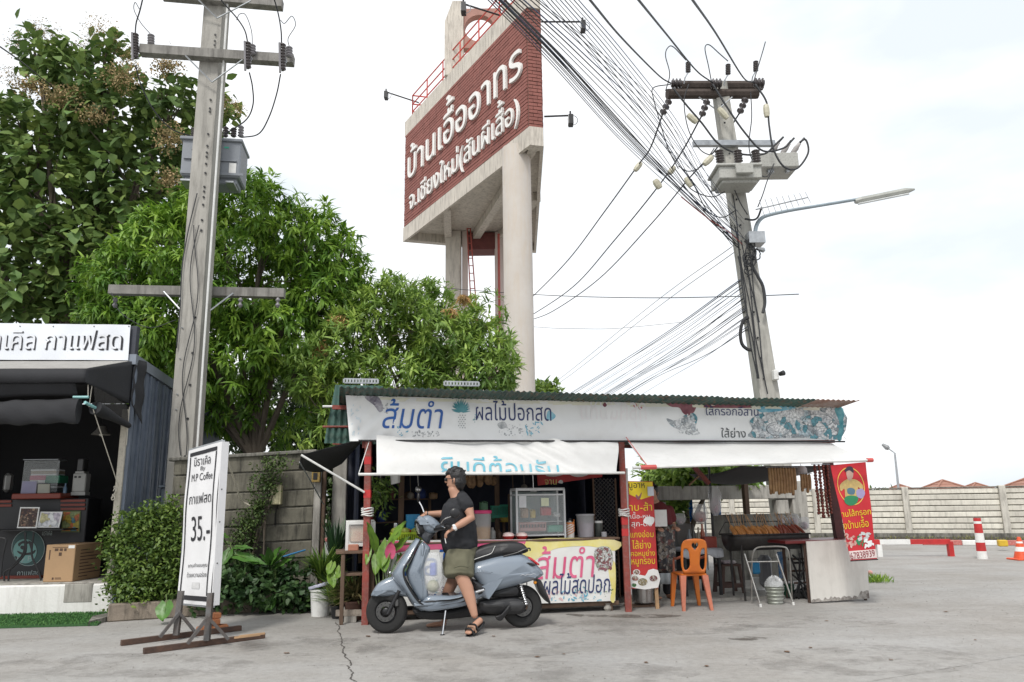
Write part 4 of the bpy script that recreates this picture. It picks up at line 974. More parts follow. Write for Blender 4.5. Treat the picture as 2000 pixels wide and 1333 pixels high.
jar('steel_cup','steel cup standing near the wooden post behind the counter',773,1022,1042,9,.6,CYL,M_steel,cat='cup')
# wooden posts and shelves inside the left bay
for x0,x1,y0,d,lab in((778,789,925,1.0,'bare timber post behind the left end of the counter'),(968,976,925,1.05,'thin timber post between rider and display case'),(994,1002,965,.95,'short timber post left of the display case')):
 q0,q1=sp(x0,1000,d)[0],sp(x1,1000,d)[0];mb=MB(SF);mb.bbox((q0,d,0),(q1,d+.07,2.2 if y0<950 else sp(998,y0,d)[1]),.006);one('timber_post',mb,M_wood,lab,'post')
def shelf(label,x0,x1,y,d,dep):
 a,b=sp(x0,y,d),sp(x1,y,d);th=thing('shelf',label,'shelf',S(a[0],d,a[1]));mb=MB(SF);mb.bbox((a[0],d,a[1]-.02),(b[0],d+dep,a[1]),.004);mb.build('board',M_wood,th)
 for s in(a[0]+.04,b[0]-.04):mb=MB(SF);mb.bbox((s-.02,d+dep-.05,0),(s+.02,d+dep-.01,a[1]-.021),.004);mb.build('leg',M_wood,th)
 return a,b
a,b=shelf('rough wooden shelf with bags behind the left end of the counter',728,850,975,1.6,.35)
rr=random.Random(5)
LOOK=[('red and white packet',(.5,.05,.06)),('dark brown paper bundle',(.12,.07,.04)),('dull green tin',(.08,.18,.1)),('deep blue bundle',(.03,.06,.22)),('tan cardboard carton',(.35,.22,.12)),('grey cloth bundle',(.3,.3,.3)),('yellow packet',(.55,.4,.06)),('pale plastic bag',(.55,.55,.55)),('dark maroon carton',(.18,.04,.05))]
def lump(px,py,w_,h_,d,i,where,dd=.14):
 nm,c=LOOK[i%9];s,z=sp(px,py,d);u=(sp(px+w_,py,d)[0]-s);h=sp(px,py-h_,d)[1]-z
 mb=MB(SF);ph=rr.random()*6
 def f(a,b):
  t=a*2*math.pi;k=math.sin(math.pi*min(max(b*.86+.14,0),1))**.45 if nm.split()[-1]in('bundle','bag')else(1 if 0<b<1 else .0 if b==1 else .9)
  e=.5 if nm.split()[-1]in('carton','packet','tin')else .8
  cx_,cy_=math.copysign(abs(math.cos(t))**e,math.cos(t)),math.copysign(abs(math.sin(t))**e,math.sin(t))
  return(s+u/2*k*cx_*(1+.08*math.sin(3*t+ph)),d+dd*k*cy_*.5,z+h*b+.01*math.sin(5*t+ph)*(b>.1))
 mb.grid(f,16,8,True);n=8
 one(nm.replace(' and ',' ').split()[-1],mb,mk('goods_%d'%(i%9),c,.6,var=.35,scale=14,bump=.5,bs=25),'%s %s'%(nm,where),nm.split()[-1],smooth=True)
for k,(px,py,w_,h_,d)in enumerate([(742,975,18,16,1.65),(762,975,16,22,1.65),(800,975,20,14,1.65),(822,975,22,20,1.65),(846,975,16,12,1.65)]):
 lump(px,py,w_,h_,d,[5,8,1,3,4][k],'on the rough shelf, number %s from the left post'%('one','two','three','four','five')[k])
a,b=shelf('low rough shelf behind the counter between the timber posts',728,1000,1020,1.5,.4)
for k,(px,w_,h_,i,wh)in enumerate([(745,20,22,3,'low on the shelf beside the left red post'),(830,24,26,1,'on the low shelf behind the scooter mirror'),(960,20,18,2,'on the low shelf under the teal baskets'),(985,16,14,6,'on the low shelf left of the display case'),(720,16,18,0,'on the low shelf at the left post')]):lump(px,1020,w_,h_,1.55,i,wh)
lump(945,998,15,18,.6,2,'with leaf print on top of the pink lid tub')
# hanging garlic bundles, cloth, leaves
M_garlic=mk('dried_husk',(.30,.19,.10),.9,c2=(.15,.09,.05),scale=25,bump=.8)
g=thing('garlic_bundle','brown dried garlic bundles hanging under the awning behind the rider','garlic bundle',S(*[sp(935,925,.7)[0],.7,1.9]))
for k in range(16):
 s,z=sp(908+k*3.7,928+rr.uniform(0,16),.7+rr.uniform(-.1,.1));mb=MB(SF);mb.sphere((s,.7+rr.uniform(-.1,.1),z),.05,8,6,(1,1,rr.uniform(1,1.7)));mb.build('head',M_garlic,g,smooth=True)
mb=MB(SF);a,b=sp(905,922,.7),sp(968,922,.7);mb.tube([(a[0],.7,a[1]),(b[0],.7,b[1])],.006,5);mb.build('string',M_wood,g)
sheet(SP(.7),[(762,926),(782,927),(781,943),(764,947)],'hanging_cloth',M_white,None,lambda a,b:.02*math.sin(a*45),30,6);tag(bpy.data.objects['hanging_cloth'],'small pleated white cloth hanging under the awning near the timber post','cloth')
# red sign inside
rs=thing('red_sign','slanting red sign with yellow lettering hanging inside above the display case','sign',S(*[sp(1110,935,.9)[0],.9,1.9]));ipl=SP(.9)
sheet(ipl,[(1048,918),(1178,918),(1176,932),(1051,949)],'board',M_red,rs,None,2,2,.02)
text(ipl,'จาน',(1064,937,1087,947),M_y,rs,bold=.03,off=.004);ink(ipl,None,[(1065,924),(1075,920),(1097,921),(1100,927),(1085,931),(1068,930)],M_white,rs,off=.003);ink(ipl,None,[(1112,922),(1150,920),(1148,928),(1130,932),(1116,929)],M_white,rs,off=.003)
ink(ipl,None,[(1090,943),(1094,938),(1099,940),(1098,945)],M_white,rs,off=.003)
# wire mesh partition
ms=thing('mesh_partition','diamond wire mesh partition left of the middle red post','mesh partition',S(-.1,.5,0))
a,b=sp(1158,935,.85),sp(1208,1165,.85);mb=MB(SF);s0,s1,z0,z1=a[0],b[0]+.02,.05,a[1];st=.055
k=s0-(z1-z0)
while k<s1:
 for sg in(1,-1):
  q0=[(k+(z-z0)if sg>0 else s1+s0-(k+(z-z0)),z)for z in(z0+max(0,s0-k),min(z1,z0+s1-k))]
  if q0[1][1]>q0[0][1]:mb.tube([(q0[0][0],.85+.003*sg,q0[0][1]),(q0[1][0],.85+.003*sg,q0[1][1])],.0035,4,cap=False)
 k+=st
mb.build('wire_mesh',M_wire,ms,kind='stuff');mb=MB(SF)
for s in(s0,s1):mb.box((s-.012,.838,z0),(s+.012,.862,z1))
mb.build('frame',M_wood,ms)
# display case
dc=thing('display_case','glass display case in a white aluminium frame on the counter','display case',S(*[sp(1056,1050,.2)[0],.2,cz1]))
D0,D1=.18,.52;s0,s1=sp(1008,1000,D0)[0],sp(1105,1000,D0)[0];z0,z1=cz1+.03,sp(1056,955,D0)[1];M_alu=mk('white_aluminium',(.72,.73,.74),.35)
for s in(s0,s1-.025):
 for d in(D0,D1-.025):sbox(dc,'upright',M_alu,s,s+.025,d,d+.025,cz1,z1)
for z in(z1-.022,z1-.085,z0):
 for d in(D0,D1-.025):sbox(dc,'rail',M_alu,s0+.026,s1-.026,d+.002,d+.023,z,z+.022)
 for s in(s0,s1-.025):sbox(dc,'rail',M_alu,s+.002,s+.023,D0+.026,D1-.026,z,z+.022)
sbox(dc,'bottom_board',M_alu,s0+.026,s1-.026,D0+.026,D1-.026,z0+.004,z0+.018);sbox(dc,'top_board',M_alu,s0+.003,s1-.003,D0+.003,D1-.003,z1+.001,z1+.012)
sbox(dc,'back_panel',mk('case_back',(.10,.14,.16),.3,c2=(.2,.24,.22),scale=9),s0+.026,s1-.026,D1-.02,D1-.012,z0+.03,z1-.03)
sbox(dc,'shelf',M_alu,s0+.2,s1-.03,D0+.04,D1-.04,z0+.17,z0+.178);sbox(dc,'glass',M_glass,s0+.026,s1-.026,D0+.008,D0+.012,z0+.024,z1-.09,.0005)
for x0,y0,x1,y1,c,nm in((1014,969,1028,992,(.75,.75,.77),'paper_note'),(1057,973,1072,989,(.72,.75,.55),'paper_note')):pbox(dc,nm,mk(nm+str(x0),c,.7),x0,y0,x1,y1,D0-.002,D0+.0,.0003)
basket('pink wire tray of food at the bottom of the display case',1015,1022,1066,1036,D0+.06,mk('pink_plastic',(.5,.28,.26),.5),9,dep=.18)
pbox(None,'food_box',M_grn,1070,1026,1100,1040,D0+.06,D0+.24,.01);tag(bpy.data.objects['food_box'],'pale green lunch box in the right bottom corner of the display case','box')
for px,py,w_,h_,i,wh in((1024,1012,14,20,4,'inside the display case at the left'),(1040,1012,10,16,6,'inside the display case with green leaves'),(1066,1007,20,16,0,'on the glass shelf inside the display case'),(1086,1010,16,8,7,'flat on the display case shelf')):lump(px,py,w_,h_,D0+.12,i,wh,.1)
# left small glass cabinet on a wooden stand
M_frw=mk('white_frame',(.75,.75,.73),.4)
cb=thing('glass_cabinet','small white framed glass cabinet of red goods on the wooden stand','cabinet',S(*[sp(704,1074,.05)[0],.05,sp(704,1074,.05)[1]]))
for r in((675,1019,681,1076),(727,1019,733,1060),(681,1019,727,1025),(681,1062,727,1068)):pbox(cb,'frame',M_frw,*r,.1,.125,.003)
pbox(cb,'contents',mk('red_goods',(.45,.17,.1),.7,c2=(.5,.38,.25),scale=6,bump=.5),683,1027,725,1061,.14,.3,.02);pbox(cb,'glass',M_glass,681,1025,727,1062,.11,.113,.0004);pbox(cb,'case_back',M_frw,676,1020,732,1067,.36,.37,.002);pbox(cb,'case_top',M_frw,676,1017,732,1019,.12,.37,.002)
st=thing('wooden_stand','rough dark wooden stand under the small glass cabinet','stand',S(*[sp(690,1080,.05)[0],.05,0]))
pbox(st,'top',M_wood,656,1076,735,1082,.03,.42,.004)
for x in(670,728):
 for d in(.06,.36):
  s=sp(x,1100,.06)[0];sbox(st,'leg',M_wood,s-.022,s+.022,d-.02,d+.02,0,sp(690,1082,.06)[1]-.002)
pbox(st,'lower_shelf',M_wood,668,1120,730,1125,.08,.35,.003)
mb=MB(SF);q=sp(690,1074,.08);mb.bbox((q[0]-.06,.04,q[1]-.015),(q[0]+.06,.12,q[1]+.06),.01);one('terracotta_block',mb,mk('terracotta',(.42,.18,.12),.8),'small terracotta block on the wooden stand before the cabinet','block')
# menu sign by the middle post
mn=thing('menu_sign','tall red and yellow Thai menu sign beside the middle red post','sign',S(*[sp(1258,1150,.1)[0],.1,0]));MP=SP(.08)
sheet(MP,[(1226,940),(1275,941),(1286,1149),(1233,1150)],'panel',M_red,mn,None,4,8,.012)
sheet(MP,[(1222,915),(1226,915),(1234,1162),(1230,1162)],'frame_edge',M_pvc,mn,None,2,4,.03)
for x in(1228,1281):
 a,b=sp(x,1145,.12),sp(x+3,1190,.12);mb=MB();mb.tube([S(b[0],.12,0),S(a[0],.12,a[1])],.022,4,sq=True);mb.build('leg',M_woodl,mn)
ink(MP,None,[(1227,941),(1274,942),(1277,968),(1252,976),(1229,966)],M_y2 if False else mk('print_strong_yellow',(.78,.60,.02),.5),mn,'print',.002,0)
M_y3=MATS['print_strong_yellow']
def mt(s,x0,y0,x1,y1,m,b=.055):text(MP,s,(x0,y0,x1,y1),m,mn,bold=b,off=.004)
mt('นูอาห',1228,944,1259,958,M_ink);mt('าบ-ส้า',1229,981,1273,998,M_y3);mt('เนื้อ-หมู',1231,1000,1269,1016,M_white);mt('สุก-ดิบ',1233,1018,1273,1032,M_white)
mt('แกงอ่อม',1231,1036,1276,1050,M_y3);mt('ไส้ย่าง',1234,1055,1271,1072,M_y3);mt('คอหมูย่าง',1232,1074,1279,1090,M_y3);mt('หมูกรอบ',1233,1092,1279,1107,M_y3)
ink(MP,None,[(1262,1010),(1276,1011),(1277,1020),(1270,1026),(1256,1020)],M_white,mn,'print',.006)
ink(MP,None,[(1243,966),(1247,970),(1253,962),(1251,972),(1246,977),(1241,970)],M_maroon,mn,'print',.004)
ink(MP,None,[(1234,1122),(1260,1125),(1266,1114),(1285,1114),(1285.5,1148),(1234,1148)],M_white,mn,'print',.002,2)
for cx_,cy_,r_,c in((1243,1118,7,(.35,.1,.07)),(1255,1137,12,(.4,.32,.15)),(1276,1130,10,(.3,.08,.08)),(1240,1130,8,(.5,.2,.15)),(1238,1143,6,(.08,.3,.08))):
 for rr_,mm,o in((r_,M_white,.004),(r_*.78,photo_mat('dish_%d'%cx_,60,[c,tuple(x*.5+.2 for x in c),(.6,.55,.45),tuple(x*.6 for x in c)],.3,.1),.006)):
  ink(MP,None,[(cx_+rr_*math.cos(t),cy_+rr_*.8*math.sin(t))for t in[k*.7854 for k in range(8)]],mm,mn,'dish_print',o)
pbox(mn,'paper_slip',mk('slip',(.62,.66,.72),.6),1265,951,1277,969,.062,.064,.0005)
jar('cooking_pot','shiny steel cooking pot on the low bench under the menu sign',1257,1148,1178,40,.45,OPEN,M_steel,cat='pot')
mb=MB(SF);q=sp(1255,1180,.4);mb.bbox((q[0]-.22,.3,q[1]-.04),(q[0]+.2,.7,q[1]-.005),.006);q0=q[1]-.04;th=thing('low_bench','low wooden bench under the menu sign','bench',S(q[0],.4,0));mb.build('top',M_wood,th)
for dx in(-.19,.17):
 for dd in(.34,.66):mb=MB(SF);mb.box((q[0]+dx-.02,dd-.02,0),(q[0]+dx+.02,dd+.02,q0));mb.build('leg',M_wood,th)
# more goods packed in the dark left bay: hanging ladles, bundles, stacked boxes
M_net=mk('dull_net',(.22,.2,.17),.8,var=.4)
for k,(x,y,l,d)in enumerate(((742,930,26,.9),(752,930,40,1.0),(800,930,34,1.1),(815,930,22,1.0),(1000,930,26,.8),(1022,930,18,.9),(1040,930,26,.85))):
 a,b=sp(x,y,d),sp(x+2,y+l,d);mb=MB(SF);mb.tube([(a[0],d,a[1]+.1),(b[0],d,b[1])],.006,5);mb.sphere((b[0],d,b[1]-.03),.045,10,6,(1,.5,1));one('ladle',mb,(M_steel,M_wood,M_net)[k%3],'%s ladle from the left hanging under the roof of the left bay'%ORD[k],'ladle','ladles hanging in the left bay',smooth=True)
q=sp(745,960,.8);th=thing('hanging_plant','trailing green plant hanging in the left bay beside the red post','plant',S(q[0],.8,q[1]));n=260
C=np.array(S(q[0],.8,q[1]))+rng.normal(0,1,(n,3))*np.array([.09,.06,.14]);D=rng.normal(0,.6,(n,3));D[:,2]-=.6;leaf_mesh('foliage',leaf_arrays(C,D,unit(n),rng.uniform(.05,.11,n),np.full(n,.014)),rng.random(n),mk('hanging_leaf',(.14,.24,.05),.5,hue=True,transl=.3),th)
mb=MB(SF);mb.tube([(q[0],.8,q[1]+.1),(q[0],.8,2.3)],.004,4);mb.build('cord',M_wood,th)
for k,(x,y0,w_,i)in enumerate(((838,1018,9,0),(850,1024,8,1),(866,1020,9,2),(962,1030,12,3),(975,1034,10,1))):
 jar('sauce_bottle','%s sauce bottle from the left standing on the counter edge behind the rider'%ORD[k],x,y0,1052,w_,.5,[(0,0),(1,0),(1,.65),(.35,.8),(.35,.95),(0,1)],mk('sauce_%d'%i,((.3,.06,.03),(.1,.06,.04),(.45,.3,.05),(.5,.5,.48))[i],.3),cat='bottle',cut=cz1)
for k in range(5):lump(700+k*9 if k<2 else 1055+k*22,1100 if k<2 else 930,18,26 if k<2 else 16,1.9,(4,8,3,5,0)[k],'stacked deep in the left bay, %s from the left'%ORD[k])
# papaya, limes and leafy vegetables on the counter by the lime basket
for k in range(9):
 s_,z_=sp(772+k*6.6,1040,.36+.03*(k%3));mb=MB(SF);mb.sphere((s_,.38+.03*(k%3),z_+.01),.032 if k%3 else .045,10,7,(1.2 if k%3==0 else 1,1,1));one('fruit',mb,mk('fruit_%d'%(k%3),((.35,.40,.06),(.5,.08,.03),(.18,.30,.05))[k%3],.4,var=.3,scale=20),'%s fruit from the left heaped in the lime green baskets'%ORD[k],'fruit','fruit in the lime green baskets',smooth='all')
# ================================================================ right bay: grill corner
# concrete frame and slab wall behind the stall
bf=thing('concrete_frame','weathered concrete post and beam frame behind the right bay of the stall','concrete frame',S(1,3.2,0))
pbox(bf,'beam',M_conc,1262,949,1552,976,3.25,3.45,.01)
for x0,x1 in((1548,1577),(1290,1300),(1516,1540)):
 s0,s1=sp(x0,1000,3.3)[0],sp(x1,1000,3.3)[0];sbox(bf,'post',M_conc,s0,s1,3.27,3.43,0,sp(1500,940 if x0>1540 else 977,3.3)[1]-.001,.01)
# vegetable crates / slab wall behind the grill
sw=thing('slab_wall','low dark grey concrete slab wall behind the barrel grill','wall',S(2,2.6,0))
a,b=sp(1393,1006,2.4),sp(1572,1083,2.4);zt=a[1]
for k in range(3):
 z1=zt-k*(zt/3)
 mb=MB(SF);mb.bbox((a[0],2.4,z1-zt/3+.006),(b[0],2.48,z1),.008);mb.build('slab',M_conc_dark,sw)
# cart: white panel and dark red top
ct=thing('grill_cart','white fronted cart with dark red top at the right end of the stall','cart',S(*[sp(1640,1180,-.05)[0],0,0]))
q0,q1,q2,q3=sp(1575,1058,-.1),sp(1692,1053,-.1),sp(1699,1178,-.1),sp(1586,1183,-.1)
mb=MB(SF);mb.add([(q3[0],-.1,.015),(q2[0],-.1,.03),(q1[0],-.1,q1[1]),(q0[0],-.1,q0[1]),(q3[0],-.085,.015),(q2[0],-.085,.03),(q1[0],-.085,q1[1]),(q0[0],-.085,q0[1])],[(0,1,2,3),(7,6,5,4),(0,4,5,1),(1,5,6,2),(2,6,7,3),(3,7,4,0)])
pn=mb.build('front_panel',mk('aged_white_board',(.66,.64,.60),.6,c2=(.58,.56,.52),scale=1.2,streak=.22,sc_=(.3,.28,.25),dirt=.15),ct)
mb=MB(SF);vs,fs=[],[]
rr=random.Random(3)
n=30
for k in range(n+1):
 u=k/n;s=q3[0]+(q2[0]-q3[0])*u;z=.016+.014*u;vs+=[(s,-.1015,z),(s,-.1015,z+rr.uniform(.015,.06)+(.05 if u>.8 else 0))]
mb.add(vs,[(2*k,2*k+2,2*k+3,2*k+1)for k in range(n)]);mb.build('grime',mk('grime',(.12,.10,.09),.9,c2=(.4,.38,.35),scale=20),pn)
M_dred=mk('dark_red_top',(.16,.02,.02),.4,dirt=.2)
sbox(ct,'top',M_dred,q0[0]-.28,q1[0]-.02,-.06,.5,q0[1]-.03,q0[1]+.01,.008)
for s in(q0[0]+.02,q1[0]-.05):
 for d in(-.05,.45):sbox(ct,'leg',M_rust,s-.018,s+.018,d-.018+.03,d+.018+.03,0,q0[1]-.031)
for k in range(3):
 sbox(ct,'cross_brace',M_rust,q0[0]+.03,q1[0]-.06,.3+.05*k,.32+.05*k,.2+.15*k,.225+.15*k)
# barrel grill
gr=thing('barrel_grill','black half barrel charcoal grill loaded with skewers','grill',S(*[sp(1505,1085,.5)[0],.5,0]))
a,b=sp(1437,1048,.35),sp(1580,1048,.35);r=.2;zc=a[1]+.0;M_soot=mk('sooty_steel',(.012,.011,.011),.55,c2=(.035,.03,.028),scale=8,bump=.2)
mb=MB(SF)
def f(u,v):
 t=math.pi*(1+u);return(a[0]+(b[0]-a[0])*v,.55+r*math.cos(t),zc+r*math.sin(t))
mb.grid(f,17,3);n=len(mb.v)
mb.add([f(i/16,0)for i in range(17)],[tuple(range(17))]);mb.add([f(i/16,1)for i in range(17)],[tuple(range(17))[::-1]])
mb.build('drum',M_soot,gr,smooth=True,solid=.006)
mb=MB(SF);
for k in range(26):s=a[0]+(b[0]-a[0])*k/25;mb.tube([(s,.36,zc+.01),(s,.74,zc+.01)],.004,4)
mb.build('grate',M_soot,gr,kind='stuff')
for d in(.35,.75):mb=MB(SF);mb.tube([(a[0]-.03,d,zc+.012),(b[0]+.03,d,zc+.012)],.012,6);mb.build('rim',M_soot,gr)
for s in(a[0]+.1,b[0]-.1):
 for d in(.4,.7):mb=MB(SF);mb.tube([(s,d,0),(s,d,zc-.1)],.014,6);mb.build('leg',M_soot,gr)
mb=MB(SF);mb.box((a[0]+.02,.40,zc-.03),(b[0]-.02,.70,zc-.025));mb.build('charcoal',mk('charcoal',(.02,.018,.017),.95,bump=1,bs=30),gr)
mb=MB(SF);mb.tube([(a[0]-.02,.78,zc+.02),(a[0]+.1,.8,zc+.17),(b[0]-.15,.8,zc+.17),(b[0]+.06,.76,zc+.02)],.007,5);mb.build('skewer_rack',M_soot,gr)
M_saus=[mk('grilled_sausage',(.62,.30,.10),.45,c2=(.42,.16,.05),scale=18),mk('red_meat_skewer',(.30,.07,.04),.5,c2=(.18,.05,.03),scale=25)]
proto={}
for k in range(34):
 t=k/33;s=a[0]+.06+(b[0]-a[0]-.1)*t;kind=0 if t<.66 else 1
 red=kind
 if kind not in proto:
  th=thing('skewer','x','skewer');mb=MB();mb.tube([(0,-.07,0),(0,-.05,.006),(.004,.0,.012),(0,.07,.02),(0,.09,.022)],[.004,.014,.017,.015,.004],8,smooth=3);mb.build('sausage',M_saus[kind],th,smooth='all',local=True)
  mb=MB();mb.tube([(0,.08,.022),(0,.20,.10)],.0035,4);mb.build('stick',M_woodl,th,local=True);proto[kind]=th;o=th
 else:o=dup(proto[kind])
 o.location=S(s,.50+rr.uniform(-.03,.04),zc+.03+.012*(k%2));o.rotation_euler=(rr.uniform(.35,.65),rr.uniform(-.3,.3),R(13)+rr.uniform(-.25,.25));o.scale=(1.35,)*3
 tag(o,(ORD[k]+' golden sausage on a stick from the left end of the barrel grill' if not kind else ORD[33-k]+' dark red meat skewer from the right end of the barrel grill'),'skewer','golden sausages on the grill' if not kind else 'red meat skewers on the grill')
# hanging sausages
def hang(label,x0,x1,y0,y1,n,m,d,beads,name='sausage_string'):
 g=thing(name,label,'sausages',S(*[sp((x0+x1)/2,y0,d)[0],d,sp(x0,y0,d)[1]]))
 for k in range(n):
  px=x0+(x1-x0)*(k+.5)/n;ye=y1-rr.uniform(0,12);s,z0=sp(px,y0,d);z1=sp(px,ye,d)[1];nb=beads;off=(k%2)*.03
  mb=MB(SF)
  if nb>1:
   h=(z0-z1)/nb
   for j in range(nb):mb.sphere((s+rr.uniform(-.006,.006),d+off,z0-(j+.5)*h),h*.5,8,6,(.85,.85,1.05))
  else:
   mb.tube([(s,d+off,z0),(s+.004,d+off,z0-.02),(s+.006,d+off,(z0+z1)/2),(s,d+off,z1+.015),(s-.0,d+off,z1)],[.006,.019,.021,.020,.006],8,smooth=3)
  mb.build('sausage',m,g,smooth='all')
 a,b=sp(x0-4,y0-1,d),sp(x1+4,y0-1,d);mb=MB(SF);mb.tube([(a[0],d,a[1]),(b[0],d,b[1])],.006,5);mb.build('hanging_rod',M_galv,g)
M_tan=mk('tan_sausage',(.42,.26,.12),.5,c2=(.26,.14,.06),scale=14);M_rds=mk('red_sausage',(.26,.06,.04),.4,c2=(.14,.03,.02),scale=14)
hang('wide curtain of long tan sausages hanging under the right awning',1500,1554,914,968,20,M_tan,.15,1)
hang('short bunch of tan sausages hanging right of the white lamp',1563,1581,926,966,7,M_tan,.2,1)
hang('strings of small dark red round sausages by the right post',1588,1617,908,1014,7,M_rds,.2,16)
# white lamp bowl
q=sp(1565,920,.3);th=thing('hanging_bowl','pale plastic bowl lamp hanging between the sausages','lamp',S(q[0],.3,q[1]));mb=MB(SF);mb.lathe([(.0,.07),(.05,.065),(.075,.03),(.08,-.04),(.07,-.06),(0,-.065)],(q[0],.3,q[1]),18);mb.build('shade',mk('pale_shade',(.62,.58,.58),.4),th,smooth=True);mb=MB(SF);mb.tube([(q[0],.3,q[1]+.07),(q[0],.3,2.2)],.004,4);mb.build('cord',M_black,th)
# dark cloth awning sagging inside above the grill
mb=MB(SF);A,B=sp(1418,914,.9),sp(1600,908,.9)
mb.grid(lambda u,v:(A[0]+(B[0]-A[0])*u,.5+1.6*v,sp(1480,911,.5)[1]*(1-v)+sp(1480,925+22*math.sin(math.pi*u)**.6,2.1)[1]*v-.05*math.sin(math.pi*v)),16,10);one('inner_tarpaulin',mb,mk('grey_tarpaulin',(.06,.06,.065),.7,bump=.3,bs=10),'dark grey tarpaulin sagging above the grill inside the right bay','tarpaulin',smooth=True,solid=.004)
for x0,y0,x1,y1,r,lab in((1382,908,1397,1065,.018,'thin black iron post in the middle of the right bay'),):
 a,b=sp(x0+3,y0,1.2),sp(x1-4,y1,1.2);mb=MB();mb.tube([S(b[0],1.2,0),S(a[0],1.2,2.3)],r,6);one('iron_post',mb,M_black,lab,'post')
a,b=sp(1355,912,1.2),sp(1384,945,1.2);mb=MB();mb.tube([S(a[0],1.2,a[1]),S(b[0],1.2,b[1])],.03,4,sq=True);one('brace_bar',mb,M_redpost,'short dark slanting brace at the top of the black iron post','brace')
a,b=sp(1346,948,1.6),sp(1370,925,1.6);mb=MB();mb.tube([S(a[0],1.6,a[1]),S(b[0],1.6,b[1])],.015,6);one('wooden_stick',mb,M_woodl,'light brown stick leaning above the blue umbrella','stick')
# blue parasol beyond
q=sp(1372,940,4.6);M_bu=mk('parasol_blue',(.03,.22,.55),.5,transl=.4);pz=thing('blue_parasol','bright blue parasol and cloth beyond the stall seen through the right bay','parasol',S(q[0],4.6,0))
mb=MB(SF);mb.lathe([(0,.06),(.25,.035),(.5,-.06),(.52,-.1)],(q[0],4.6,q[1]),8);mb.build('canopy',M_bu,pz);mb=MB(SF);mb.tube([(q[0],4.6,0),(q[0],4.6,q[1])],.02,6);mb.build('pole',M_galv,pz)
for(x0,x1)in((1340,1356),(1386,1411)):
 a,b=sp(x0,977,4.4),sp(x1,1020,4.4);mb=MB(SF);mb.grid(lambda u,v:(a[0]+(b[0]-a[0])*u,4.4+.03*math.sin(u*14),b[1]+(a[1]-b[1])*v),12,3);mb.build('side_cloth',M_bu,pz,smooth=True,solid=.003)
# plastic bags hanging
def bag(label,px,py,w_,h_,d,m,inner=None):
 s,z=sp(px,py,d);u=(sp(px+w_,py,d)[0]-s)/2;h=z-sp(px,py+h_,d)[1];g=thing('plastic_bag',label,'bag',S(s,d,z-h))
 mb=MB(SF);ph=rr.random()*5
 mb.grid(lambda a,b:(s+u*math.cos(a*6.283)*(.12+.88*math.sin(math.pi*min(1,b*.85+.12))**.7)*(1+.14*math.sin(a*25+ph+b*6)),d+u*.7*math.sin(a*6.283)*(.12+.88*math.sin(math.pi*min(1,b*.85+.12))**.7)*(1+.12*math.sin(a*19+ph)),z-h*b),26,9,True)
 mb.build('film',M_plastic_clear,g,smooth='all')
 if inner:
  mb=MB(SF);mb.sphere((s,d,z-h*.66),u*.72,12,8,(1,.8,min(1.6,h*.42/u)));mb.build('contents',inner,g,smooth='all')
 return g
M_pork=mk('red_contents',(.35,.08,.08),.6,c2=(.5,.35,.33),scale=16);M_pale=mk('pale_contents',(.6,.56,.56),.7,c2=(.45,.35,.4),scale=14)
bag('clear plastic bag with red contents hanging on the black iron post',1366,985,30,38,1.1,None,M_pork);bag('clear plastic bag with pale contents hanging right of the red one',1394,950,26,58,1.15,None,M_pale)
bag('crumpled grey plastic bag on the table edge left of the hanging bags',1328,1003,22,22,1.3,None,M_pale)
for px,py,w_,h_,i,lab in((1548,1004,26,24,0,'clear bag of white and blue packets above the grill'),(1524,1006,18,20,1,'small pale packet bag above the middle of the grill'),(1570,1010,18,26,2,'pinkish bag at the right end of the grill')):bag(lab,px,py,w_,h_,.95,None,M_pale)
sbox(None,'crate_stack',mk('dusty_grey',(.2,.19,.18),.8),*[sp(1322,1030,1.5)[0],sp(1350,1030,1.5)[0]],1.5,1.7,0,sp(1322,1024,1.5)[1]);tag(bpy.data.objects['crate_stack'],'grey box with a pale front standing behind the orange chair','box')
# table with cloth
tb=thing('table','small table under a pale cloth behind the orange chair','table',S(*[sp(1370,1080,.9)[0],.9,0]))
a,b=sp(1332,1075,.8),sp(1412,1075,.8);M_cl=mk('grey_cloth',(.50,.52,.56),.8,bump=.3,bs=12)
sbox(tb,'top',M_cl,a[0],b[0],.8,1.4,a[1]-.03,a[1]+.01,.015)
mb=MB(SF);mb.grid(lambda u,v:(a[0]+(b[0]-a[0])*u,.795-.012*math.sin(u*40)*v,a[1]-(.09+.03*math.sin(u*9))*v),50,4);mb.build('cloth_edge',M_cl,tb,smooth=True,solid=.003)
for s in(a[0]+.05,b[0]-.05):
 for d in(.84,1.36):sbox(tb,'leg',M_black,s-.02,s+.02,d-.02,d+.02,0,a[1]-.031)
sbox(tb,'side_board',M_blackmat,a[0]+.1,b[0]-.02,1.3,1.32,.2,a[1]-.04)
pbox(None,'red_tin',mk('brick_red_box',(.38,.08,.06),.6),1376,1049,1401,1074,.95,1.15,.01);tag(bpy.data.objects['red_tin'],'red box standing on the cloth covered table behind the chair','box')
for k,(px,wd,y0)in enumerate(((1356,9,1026),(1366,8,1030),(1374,9,1024),(1348,8,1034))):jar('bottle','%s bottle in the row on the table behind the orange chair'%('first','second','third','fourth')[k],px,y0,1072,wd,1.1,[(0,0),(1,0),(1,.6),(.4,.8),(.4,1),(0,1)],mk('bottle_%d'%k,((.05,.05,.04),(.35,.3,.22),(.45,.12,.06),(.25,.28,.3))[k],.3),cat='bottle',cut=a[1]+.01)
